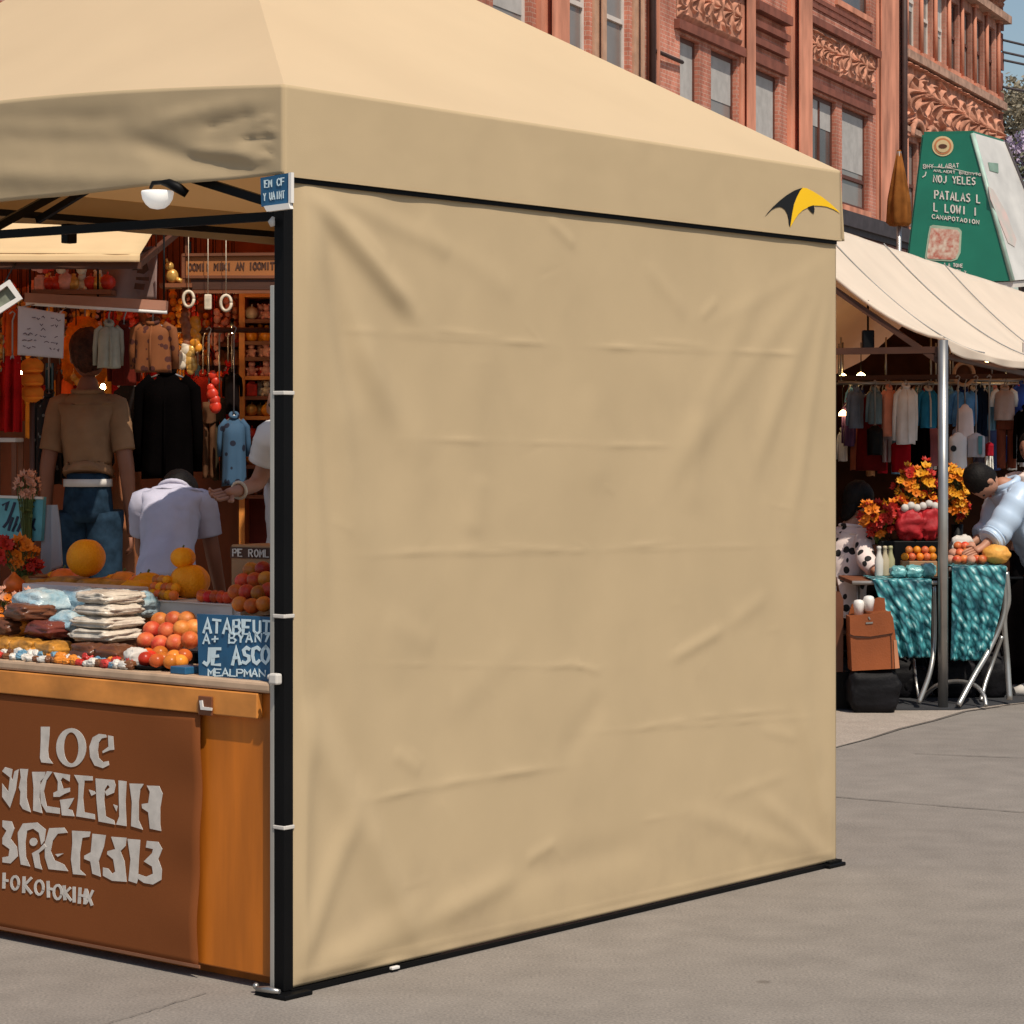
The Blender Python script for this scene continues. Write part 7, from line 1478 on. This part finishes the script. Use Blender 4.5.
# tables with teal cloths
M_TC = None
def teal_cloth():
    m = bpy.data.materials.new('teal_scale_cloth'); m.use_nodes = True; nt = m.node_tree; N = nt.nodes; L = nt.links; b = N['Principled BSDF']; b.inputs['Roughness'].default_value = .45; b.inputs['Specular IOR Level'].default_value = .4
    tc_ = N.new('ShaderNodeTexCoord'); mp = N.new('ShaderNodeMapping'); mp0 = N.new('ShaderNodeMapping'); mp0.inputs['Rotation'].default_value = (0, .62, 0); L.new(tc_.outputs['Object'], mp0.inputs['Vector']); mp.inputs['Scale'].default_value = (36, 30, 13); L.new(mp0.outputs['Vector'], mp.inputs['Vector'])
    vo = N.new('ShaderNodeTexVoronoi'); vo.inputs['Scale'].default_value = 1; vo.feature = 'F1'; L.new(mp.outputs['Vector'], vo.inputs['Vector'])
    rp_ = N.new('ShaderNodeValToRGB'); e_ = rp_.color_ramp.elements; e_[0].position = .10; e_[0].color = (.50, .76, .76, 1); e_[1].position = .72; e_[1].color = (.006, .055, .075, 1); k_ = e_.new(.34); k_.color = (.06, .30, .33, 1)
    L.new(vo.outputs['Distance'], rp_.inputs['Fac']); L.new(rp_.outputs['Color'], b.inputs['Base Color'])
    bp = N.new('ShaderNodeBump'); bp.inputs['Strength'].default_value = .6; bp.inputs['Distance'].default_value = .02; bp.invert = True; L.new(vo.outputs['Distance'], bp.inputs['Height']); L.new(bp.outputs['Normal'], b.inputs['Normal']); return m
M_TC = teal_cloth()
def table(px0, px1, Y0, Y1, z, label, legs, edge):
    root = empty('market_table', (gx((px0 + px1) / 2, Y0), (Y0 + Y1) / 2, 0), label, 'table'); x0, x1 = gx(px0, Y0), gx(px1, Y0)
    mb = MB(); mb.box(((x0 + x1) / 2, (Y0 + Y1) / 2, z - .014), (x1 - x0, Y1 - Y0, .022), None, .004); mb.build('tabletop', M_MWOOD, root)
    mb = MB(); mb.tube([(x0 - .005, Y0 - .004, z - .012), (x1 + .005, Y0 - .004, z - .012)], .011, 8); mb.build('edge_tube', edge, root)
    for pts, rr in legs: mb = MB(); mb.tube([at(*p) if len(p) == 3 else at(*p, Y0 + .01) for p in pts], rr, 10); mb.build('leg', M_STEEL, root)
    return root, x0, x1
def smooth(pts, n=6):
    out = []
    P_ = [Vector(p) for p in pts]
    for i in range(len(P_) - 1):
        p0, p1, p2, p3 = P_[max(i - 1, 0)], P_[i], P_[i + 1], P_[min(i + 2, len(P_) - 1)]
        for k_ in range(n): t = k_ / n; out.append(.5 * ((2 * p1) + (p2 - p0) * t + (2 * p0 - 5 * p1 + 4 * p2 - p3) * t * t + (3 * p1 - p0 - 3 * p2 + p3) * t ** 3))
    out.append(P_[-1]); return [tuple(p) for p in out]
ZT1 = gz(580.5, 13.25); ZT2 = gz(567, 13.35)
bk0 = [((gx(860, 13.25), 13.8, ZT1 - .02), (gx(860, 13.25), 13.8, 0))]
def g0_(x, Y): return HZ + H * F / Y
tl, xl0, xl1 = table(853, 936, 13.25, 13.85, ZT1, 'low market table with a pale front edge, left of the tent pole', [(smooth([(933.5, 586, 13.26), (934, 640, 13.26), (930, 672, 13.2), (918.5, 703.5, 13.16)]), .014), (smooth([(914, 660, 13.5), (916, 680, 13.3), (919, 700, 13.25)]), .007), ([(858, 584, 13.7), (858, 690, 13.95)], .012)], M_ALU)
tr, xr0, xr1 = table(950, 1006, 13.35, 13.95, ZT2, 'market table with curved steel legs, right of the tent pole', [(smooth([(1003, 572, 13.36), (1004, 612, 13.36), (990, 648, 13.33), (974, 676, 13.22), (958, 706, 13.12)]), .015), (smooth([(1002, 636, 13.4), (992, 664, 13.4), (985, 684, 13.35), (981, 701, 13.3)]), .012), (smooth([(922, 699, 13.5), (936, 686, 13.4), (954, 681.5, 13.35), (972, 684, 13.28), (983, 694, 13.2), (986, 706, 13.15)]), .012), (smooth([(1006, 572, 13.42), (1008, 600, 13.42), (1004, 620, 13.42), (1007, 660, 13.42), (1009.5, 700, 13.38)]), .017), ([(945, 600, 13.6), (945, 695, 13.65)], .008)], M_ALU)
def cloth(name, top, bot, Y, Yb, z, label, rx):
    mb = MB(); nT = 40
    def cf(u, v):
        if v < .25:
            k_ = v / .25; x = lerp(top[0], top[1], u); p = at(x, 0, Y); return Vector((p.x, lerp(Yb, Y - .018, k_), z + .006 + .004 * nz(u * 8, k_ * 5)))
        k_ = (v - .25) / .75; x = lerp(lerp(top[0], bot[0], k_ ** rx), lerp(top[1], bot[1], k_ ** rx), u); zb_ = gz(bot[2], Y); p = at(x, 0, Y)
        return Vector((p.x, Y - .024 - .02 * math.sin(u * 19 + 1) * k_ - .012 * abs(nz(u * 12 + k_ * 7, k_ * 10)), lerp(z + .003, zb_, k_) + .012 * nz(u * 9, k_) * k_))
    mb.grid(cf, 60, 60); return tag(mb.build('tablecloth', M_TC, solid=.004), label, 'tablecloth')
cloth('tablecloth', (872, 931), (896, 929, 657), 13.25, 13.6, ZT1, 'teal scaly tablecloth draped on the low table left of the tent pole', 1.0)
cloth('tablecloth', (951, 1005.5), (949, 984, 660), 13.35, 13.9, ZT2, 'teal scaly tablecloth hanging to a point on the table right of the tent pole', 1.6)
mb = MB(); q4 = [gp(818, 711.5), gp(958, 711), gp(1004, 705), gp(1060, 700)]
mb.prism([Vector((*p, .004)) for p in q4] + [Vector((4.6, 15.6, .004)), Vector((1.6, 15.6, .004))], Vector((0, 0, .006))); tag(mb.build('shadow_sheet', mat('shadow_slate', (.035, .036, .04), rough=.85, var=.3)), 'dark slate-grey sheet standing in for the ground shadow of the white gable tent', 'shadow')  # dark sheet paints the stall's shadow strip onto the ground
# dark backdrop and black bags under the tables
mb = MB(); mb.grid(lambda u, v: Vector((lerp(gx(812, 14.35), gx(1050, 14.35), u), 14.35 + .03 * math.sin(u * 40), lerp(.02, .62, v))), 90, 4); tag(mb.build('black_cloth', fab('black_wool', (7, 5, 5), spec=.02), solid=.004), 'black cloth curtain hung behind the market tables', 'curtain')
mb = MB(); mb.tube([(gx(812, 14.35), 14.35, .63), (gx(1050, 14.35), 14.35, .63)], .01, 6)
for x in (814, 930, 1048): mb.tube([(gx(x, 14.35), 14.35, 0), (gx(x, 14.35), 14.35, .63)], .01, 6)
tag(mb.build('curtain_frame', M_BLACK), 'low black frame carrying the curtain behind the tables', 'frame')
for i, (x, w_, h_, lab) in enumerate(((846, .24, .22, 'black bag on the ground below the leather bag, leftmost'), (873, .20, .14, 'flat black bag on the ground below the leather bag'), (896, .22, .24, 'upright black bag under the left table'), (916, .18, .18, 'small black bag beside the curved left table leg'), (955, .26, .22, 'wide black bag under the right table'), (990, .20, .26, 'tall black bag behind the curved right table leg'))):
    mb = MB(); pillow(mb, Vector((gx(x, 13.75), 13.75, h_ / 2)), (w_, .2, h_), Matrix.Identity(3), i * 5, .55, .12); rb_ = mb.build('black_bag', mat('black_nylon', (.007, .0065, .008), rough=.6, var=.5, bump=.4, bscale=30, spec=.15)); tag(rb_, lab, 'bag')
    mb = MB(); mb.tube([(gx(x, 13.75) - .05, 13.66, h_ * .93), (gx(x, 13.75) - .03, 13.64, h_ + .05), (gx(x, 13.75) + .03, 13.64, h_ + .05), (gx(x, 13.75) + .05, 13.66, h_ * .93)], .007, 6); mb.build('handle', M_BLACK, rb_)
for i, (x, y, lab) in enumerate(((865, 690, 'small pinkish shoe under the leather bag, left of a pair'), (880, 684, 'small pinkish shoe under the leather bag, right of a pair'))):
    c = Vector((gx(x, 13.2), 13.2, 0)); mb = MB(); mb.tube([c + Vector((-.06, 0, .03)), c + Vector((0, -.02, .035)), c + Vector((.06, -.04, .022))], [.03, .032, .022], 10); tag(mb.build('shoe', fab('dull_pink_shoe', (96, 52, 56))), lab, 'shoe')
# leather bag on a low black crate
M_LEATH = mat('tan_leather', (.27, .072, .020), rough=.42, var=.2, scale=5, bump=.15, bscale=120); M_LEATH2 = mat('pale_leather_edge', (.48, .20, .10), rough=.45, var=.2)
Yb = 12.95; zb_ = gz(671, Yb)
mb = MB(); pillow(mb, Vector((gx(875, Yb), Yb + .10, zb_ / 2)), (.27, .22, zb_ * 1.04), Matrix.Identity(3), 91, .35, .10); crb = tag(mb.build('black_bag', mat('black_nylon', (.012, .011, .013))), 'squashed black bag carrying the brown leather satchel', 'bag')
lb = empty('leather_bag', (gx(875, Yb), Yb + .08, zb_), 'brown leather satchel standing in front of the left table', 'bag')
PLb = VPlane(Vector((0, Yb)), Vector((1, 0)))
mb = MB(); mb.prism([PLb.at(x, y) for x, y in ((852, 671), (899, 668.5), (896, 640), (893, 618), (890, 612), (850, 617), (850.5, 640))], Vector((0, .16, 0))); mb.build('body', M_LEATH, lb)
mb = MB(); mb.prism([PLb.at(x, y, .002) for x, y in ((849.5, 616), (890.5, 611), (892, 633), (886, 634), (870, 636.5), (853, 635.5), (850, 634))], Vector((0, -.007, 0))); mb.build('flap', M_LEATH, lb)
mb = MB(); stroke(mb, PLb, [(850, 634.5), (857, 637), (870, 636.8), (884, 634.6), (892, 633)], 1.6, .001, .006); stroke(mb, PLb, [(889, 612), (891, 640), (892, 668)], .7, .001, .003); mb.build('seam', M_DWOOD, lb)
mb = MB(); stroke(mb, PLb, [(866, 623), (872, 622.5)], 1.6, .010, .004); stroke(mb, PLb, [(868.5, 617), (869.5, 619)], 1.2, .010, .004); mb.build('clasp', M_STEEL, lb)
mb = MB(); mb.prism([PLb.at(x, y, .001) for x, y in ((893.5, 640), (896.5, 640), (899.5, 668), (895, 668.6))], Vector((0, -.004, 0))); mb.build('edge_trim', M_LEATH2, lb)
mb = MB(); mb.prism([Vector(PLb.at(x, y)) + Vector((0, .15, 0)) for x, y in ((852, 618), (890, 613), (889, 600), (884, 599), (872, 603), (856, 606))], Vector((0, .02, 0))); mb.build('back_flap', M_LEATH, lb)
for i, (x, y, lab) in enumerate(((861, 608, 'white paper cup in the leather satchel, left'), (871, 604, 'white paper packet in the leather satchel, right'))):
    c = Vector(PLb.at(x, y + 8)) + Vector((0, .08, 0)); mb = MB(); mb.lathe(c, [(.022, 0), (.030, .06), (.024, .075), (.01, .08)], 14, wob=lambda a_, z: 1 + .06 * math.sin(3 * a_)); tag(mb.build('paper_cup', M_WHITE), lab, 'cup')
PLc = VPlane(Vector((0, 13.1)), Vector((1, 0)))
b2 = empty('shoulder_bag', PLc.at(838, 672), 'dark brown shoulder bag half hidden by the tan side wall', 'bag'); z_ = gz(672, 13.1)
mb = MB(); mb.prism([PLc.at(x, y) for x, y in ((822, 672), (843, 672), (843.5, 600), (840, 592), (826, 592), (822, 600))], Vector((0, .1, 0))); mb.build('body', mat('dark_brown_leather', (.13, .045, .02), rough=.45, var=.25), b2)
mb = MB(); mb.tube([PLc.at(826, 594, -.05), PLc.at(829, 578, -.05), PLc.at(837, 578, -.05), PLc.at(840, 594, -.05)], .007, 6); mb.build('handle', M_DWOOD, b2)
mb = MB(); mb.box((gx(833, 13.15), 13.17, z_ / 2), (.16, .12, z_), None, .006); tag(mb.build('black_box', M_BLACK), 'low black box under the dark brown shoulder bag', 'box')
# goods on the right stall tables
Yg = 13.5
def onT(px, Y, z): return Vector((gx(px, Y), Y, z))
for i, (x, m_, lab) in enumerate(((879, M_OFFW, 'cream bottle, leftmost on the low table'), (885, mat('beige_bottle', (.50, .42, .28), rough=.4), 'beige bottle between two others on the low table'), (890.5, mat('olive_bottle', (.38, .36, .20), rough=.4), 'olive-beige bottle, rightmost on the low table'))):
    c = onT(x, 13.52 + .02 * i, ZT1 + .006); mb = MB(); mb.lathe(c, [(.020, 0), (.023, .01), (.024, .09), (.012, .125), (.011, .15), (.013, .152), (.012, .165), (.003, .167)], 14); bt = mb.build('bottle', m_); tag(bt, lab, 'bottle')
for i, (x, w_, h_, lab) in enumerate(((898, .085, .065, 'pale teal wrapped bundle, leftmost on the low table'), (914, .10, .07, 'pale teal wrapped bundle in the middle of the low table'), (928, .08, .08, 'pale teal wrapped bundle beside the tent pole'))):
    mb = MB(); pillow(mb, onT(x, 13.36, ZT1 + .008 + h_ / 2), (w_, .10, h_), Matrix.Identity(3), i * 9 + 1, .7, .15); tag(mb.build('wrapped_bundle', mat('teal_foil', (.16, .42, .43), rough=.25, spec=.6, var=.6, scale=25, bump=.5, bscale=60)), lab, 'bundle')
for i, (x, y) in enumerate(((905, 560), (912, 557), (920, 560), (927, 556), (933, 559), (909, 550), (917, 549), (925, 548), (932, 549))):
    Y = 13.56; rr = .022; z = ZT1 + .09 + rr + (0 if i < 5 else .036); Y += 0 if i < 5 else .02; mb = MB(); mb.ball(onT(x, Y, z), rr, 12, 8); tag(mb.build('tangerine', M_PEACH if i % 2 else M_ORANGE), 'amber fruit heaped behind the teal bundles' if i % 2 == 0 else 'reddish fruit heaped behind the teal bundles', 'fruit', 'amber fruits on the low table' if i % 2 == 0 else 'reddish fruits on the low table')
mb = MB(); mb.box((gx(919, 13.56), 13.57, ZT1 + .048), (.19, .08, .084), None, .004); tag(mb.build('fruit_box', M_CARTON), 'kraft box under the fruit on the low table', 'box')
mb = MB(); mb.box((gx(912, 13.72), 13.74, ZT1 + .10), (.36, .16, .19), None, .006); tag(mb.build('display_box', M_BLACK), 'black display box at the back of the low table', 'box')
zbx = ZT1 + .195
M_RED = mat('red_plush', (.42, .012, .018), rough=.6, var=.35, scale=12, bump=.3, bscale=60)
for i, (x, y, w_, h_, lab) in enumerate(((911, 534, .17, .19, 'large glossy red plush on the black display box'), (929, 536, .12, .20, 'narrow red plush beside the tent pole'))):
    mb = MB(); pillow(mb, onT(x, 13.70, zbx + h_ / 2), (w_, .13, h_), Matrix.Identity(3), i + 60, .8, .25); rp_ = mb.build('plush_toy', M_RED); tag(rp_, lab, 'toy')
    for q_ in range(3): mb = MB(); mb.ball(onT(x - 6 + q_ * 6, 13.66, zbx + h_ - .01 + .012 * (q_ % 2)), .022, 10, 8, wob=lambda d: 1 + .1 * nz(d.x * 6, d.y * 6, d.z * 6)); mb.build('pompom', M_OFFW, rp_)
def vase(px, Y, z, h_, m, label):
    mb = MB(); mb.lathe(onT(px, Y, z), [(.03, 0), (.045, .01), (.05, h_ * .5), (.03, h_ * .85), (.035, h_), (.028, h_), (.02, h_ * .5), (.004, h_ * .3)], 16); tag(mb.build('vase', m), label, 'vase')
vase(916, 13.86, 0, .98, M_BLACK, 'tall black floor vase behind the low table'); vase(957, 14.05, 0, .95, M_BLACK, 'tall black floor vase behind the right table'); vase(878, 13.78, ZT1, .17, M_MWOOD, 'brown vase of red flowers on the low table')
BB = {k_: blossom_mesh(k_ + 'b', m_, kd, rr) for k_, m_, kd, rr in (('o', M_FORANGE, 0, .026), ('r', M_FRED, 1, .026), ('y', M_FYEL, 1, .026), ('yo', M_FYEL, 0, .024))}
p = onT(916, 13.86, .97); bouquet('bouquet', p, 'large yellow and orange flower bouquet left of the tent pole', 'bouquet', [(at(913, 488, 13.80), (.125, .10, .15), 78, ('o', 'y', 'yo', 'o', 'r')), (at(926, 482, 13.76), (.06, .06, .12), 20, ('r', 'y'))], BB, seed=21)
p = onT(957, 14.05, .94); bouquet('bouquet', p, 'tall yellow flower bouquet right of the tent pole', 'bouquet', [(at(956, 492, 14.0), (.075, .08, .17), 70, ('y', 'yo', 'y', 'o')), (at(960, 506, 13.95), (.05, .05, .06), 14, ('r', 'o'))], BB, seed=22)
vase(897, 13.80, zbx, .10, M_MWOOD, 'small brown vase on the black display box'); vase(930, 13.80, zbx, .10, M_MWOOD, 'small brown vase on the black display box beside the tent pole')
p = onT(897, 13.80, zbx + .09); bouquet('bouquet', p, 'orange and red flower bouquet between the red and the large yellow bouquets', 'bouquet', [(at(897, 512, 13.76), (.09, .06, .09), 66, ('o', 'r', 'r', 'y'))], BB, seed=31)
p = onT(930, 13.80, zbx + .09); bouquet('bouquet', p, 'small amber and red flower bouquet just left of the tent pole', 'bouquet', [(at(929, 512, 13.78), (.06, .06, .10), 52, ('y', 'o', 'r'))], BB, seed=32)
p = onT(878, 13.78, ZT1 + .16); bouquet('bouquet', p, 'red flower bouquet between the person in dots and the yellow bouquet', 'bouquet', [(at(880, 518, 13.74), (.11, .08, .10), 74, ('r', 'r', 'r', 'o')), (at(868, 510, 13.7), (.05, .05, .06), 18, ('o',))], BB, seed=23)
for i, (x, y, Y) in enumerate(((950, 561, 13.45), (957, 562, 13.42), (964, 561, 13.44), (971, 562, 13.42), (977, 561, 13.45), (982, 563, 13.43), (953, 553, 13.52), (960, 553, 13.5), (967, 552, 13.52), (974, 554, 13.5), (965, 546, 13.56), (958, 546, 13.57), (971, 546, 13.57))):
    rr = .026; z = max(gz(y, Y), ZT2 + .01 + rr); mb = MB(); mb.ball(onT(x, Y, z), rr, 14, 10, 1, 1, .95); tag(mb.build('peach', M_PEACH if i % 3 else M_FPINK), 'reddish peach in the pile on the right table' if i % 3 else 'pale pink fruit in the pile on the right table', 'fruit', 'peaches on the right table' if i % 3 else 'pale fruits on the right table')
c = onT(996, 13.46, ZT2 + .01); ml = empty('melon', c, 'yellow warty squash at the right end of the right table', 'squash'); mb = MB(); mb.ball(c + Vector((0, 0, .052)), .076, 34, 22, 1, .8, .70, wob=lambda d: 1 + .05 * abs(nz(d.x * 7, d.y * 7, d.z * 7)) * 2 + .03 * math.cos(7 * math.atan2(d.z, d.x))); mb.build('skin', mat('yellow_squash', (.72, .34, .06), rough=.55, var=.25, scale=25, bump=.3, bscale=90), ml)
mb = MB(); pillow(mb, onT(962, 13.72, ZT2 + .08), (.13, .10, .15), Matrix.Identity(3), 71, .6, .15); tag(mb.build('paper_bag', M_OFFW), 'cream paper bag behind the peaches on the right table', 'bag')
# ---- people at the right stall
F_b = Vector((gx(839, 13.98), 13.98, 0)); fF = -PI / 2 + .5    # faces +X, turned towards the camera
J, k = joints(1.5, .20, wide=.85)
dz = Vector((0, 0, -.33)); Jp = {a: v + dz for a, v in J.items()}
for s, sx in (('L', -1), ('R', 1)): Jp['t' + s] = Vector((sx * .09, .02, .47)); Jp['k' + s] = Vector((sx * .12, .38, .46)); Jp['a' + s] = Vector((sx * .12, .36, .09)); Jp['f' + s] = Vector((sx * .12, .50, .035))
J = Jp
J['eR'] = tolocal(at(866, 560, 13.74), F_b, fF); J['wR'] = tolocal(at(877, 573, 13.66), F_b, fF); J['hR'] = tolocal(at(884, 575, 13.62), F_b, fF)
J['eL'] = J['sL'] + Vector((-.03, .08, -.22)); J['wL'] = J['eL'] + Vector((.03, .17, -.04)); J['hL'] = J['wL'] + Vector((.02, .06, 0))
M_DOT = pattern('black_dots_on_white', (.74, .62, .58), (.01, .01, .01), 15, .32)
person('seated person in a white top with black dots reaching over the low table', F_b, fF, J, k, M_SKIN, M_DOT, .012, 1.75, fab('black_trouser', (16, 14, 16)), hair=M_HAIR, hair_long=True, shirt_name='dotted_top', shirt_drop=.03)
sl = empty('stool', F_b, 'dark stool under the seated person in black dots', 'stool'); mb = MB(); mb.lathe(F_b + Vector((0, 0, .34)), [(.004, 0), (.15, 0), (.16, .015), (.15, .03), (.004, .03)], 20); mb.build('seat', M_DWOOD, sl)
for a_ in range(4): t = PI / 4 + a_ * PI / 2; mb = MB(); mb.tube([F_b + Vector((.10 * math.cos(t), .10 * math.sin(t), .34)), F_b + Vector((.15 * math.cos(t), .15 * math.sin(t), 0))], .014, 8); mb.build('leg', M_DWOOD, sl)
G_b = Vector((gx(1044, 13.75), 13.75, 0)); fG = PI / 2 + .25
J, k = joints(1.46, .55, wide=.9, nod=.75)
J['eR'] = J['sR'] + Vector((.05, .03, -.22)); J['wR'] = J['eR'] + Vector((-.02, .15, -.08)); J['hR'] = J['wR'] + Vector((-.01, .07, -.03))
J['eL'] = tolocal(at(996, 535, 13.55), G_b, fG); J['wL'] = tolocal(at(982, 548, 13.5), G_b, fG); J['hL'] = tolocal(at(974, 551, 13.48), G_b, fG)
person('dark-haired person in a pale blue puffy jacket leaning over the right table', G_b, fG, J, k, M_SKIN, fab('pale_blue_nylon', (176, 198, 222), .12, rough=.4) if False else mat('pale_blue_nylon', lin(182, 202, 224), rough=.4, spec=.5, var=.12, scale=5), .028, 1.5, fab('black_trouser', (16, 14, 16)), shoes=M_OFFW, hair=M_HAIR, shirt_name='puffy_jacket', puffy=True)
J, k = joints(1.45)
H_b = Vector((gx(1034, 14.9), 14.9, 0))
person('black-haired person in a pale pink top standing behind the bending one at the right edge', H_b, PI * .75, J, k, M_SKIN, fab('pale_pink_top', (214, 184, 178), .12), .02, .6, fab('black_trouser', (16, 14, 16)), hair=M_HAIR, hair_long=True)

# ------------------------------------------------------------------ daylight
EL = rad(54); _a = rad(25); SH = (-l2 * math.cos(_a) - r2 * math.sin(_a)).normalized()
SUN = Vector((SH.x * math.cos(EL), SH.y * math.cos(EL), math.sin(EL)))
sd = bpy.data.lights.new('sun', 'SUN'); sd.energy = 4.0; sd.angle = rad(.6); sd.color = (1.0, .90, .76)
so = bpy.data.objects.new('sun', sd); COL.objects.link(so); so.rotation_mode = 'QUATERNION'; so.rotation_quaternion = SUN.to_track_quat('Z', 'Y'); so.location = (6, -4, 12)
wd = bpy.data.worlds.new('World'); scene.world = wd; wd.use_nodes = True; nt = wd.node_tree; bg = nt.nodes['Background']
sky = nt.nodes.new('ShaderNodeTexSky'); sky.sky_type = 'NISHITA'; sky.sun_disc = False; sky.sun_elevation = EL; sky.sun_rotation = math.atan2(SH.x, SH.y); sky.air_density = 1.2; sky.dust_density = 1.2; sky.ozone_density = 1.0
nt.links.new(sky.outputs['Color'], bg.inputs['Color']); bg.inputs['Strength'].default_value = .09
scene.view_settings.view_transform = 'Standard'; scene.view_settings.look = 'None'; scene.view_settings.exposure = 0.05; scene.view_settings.gamma = 1.0
scene.cycles.max_bounces = 8; scene.cycles.diffuse_bounces = 4; scene.cycles.use_denoising = True
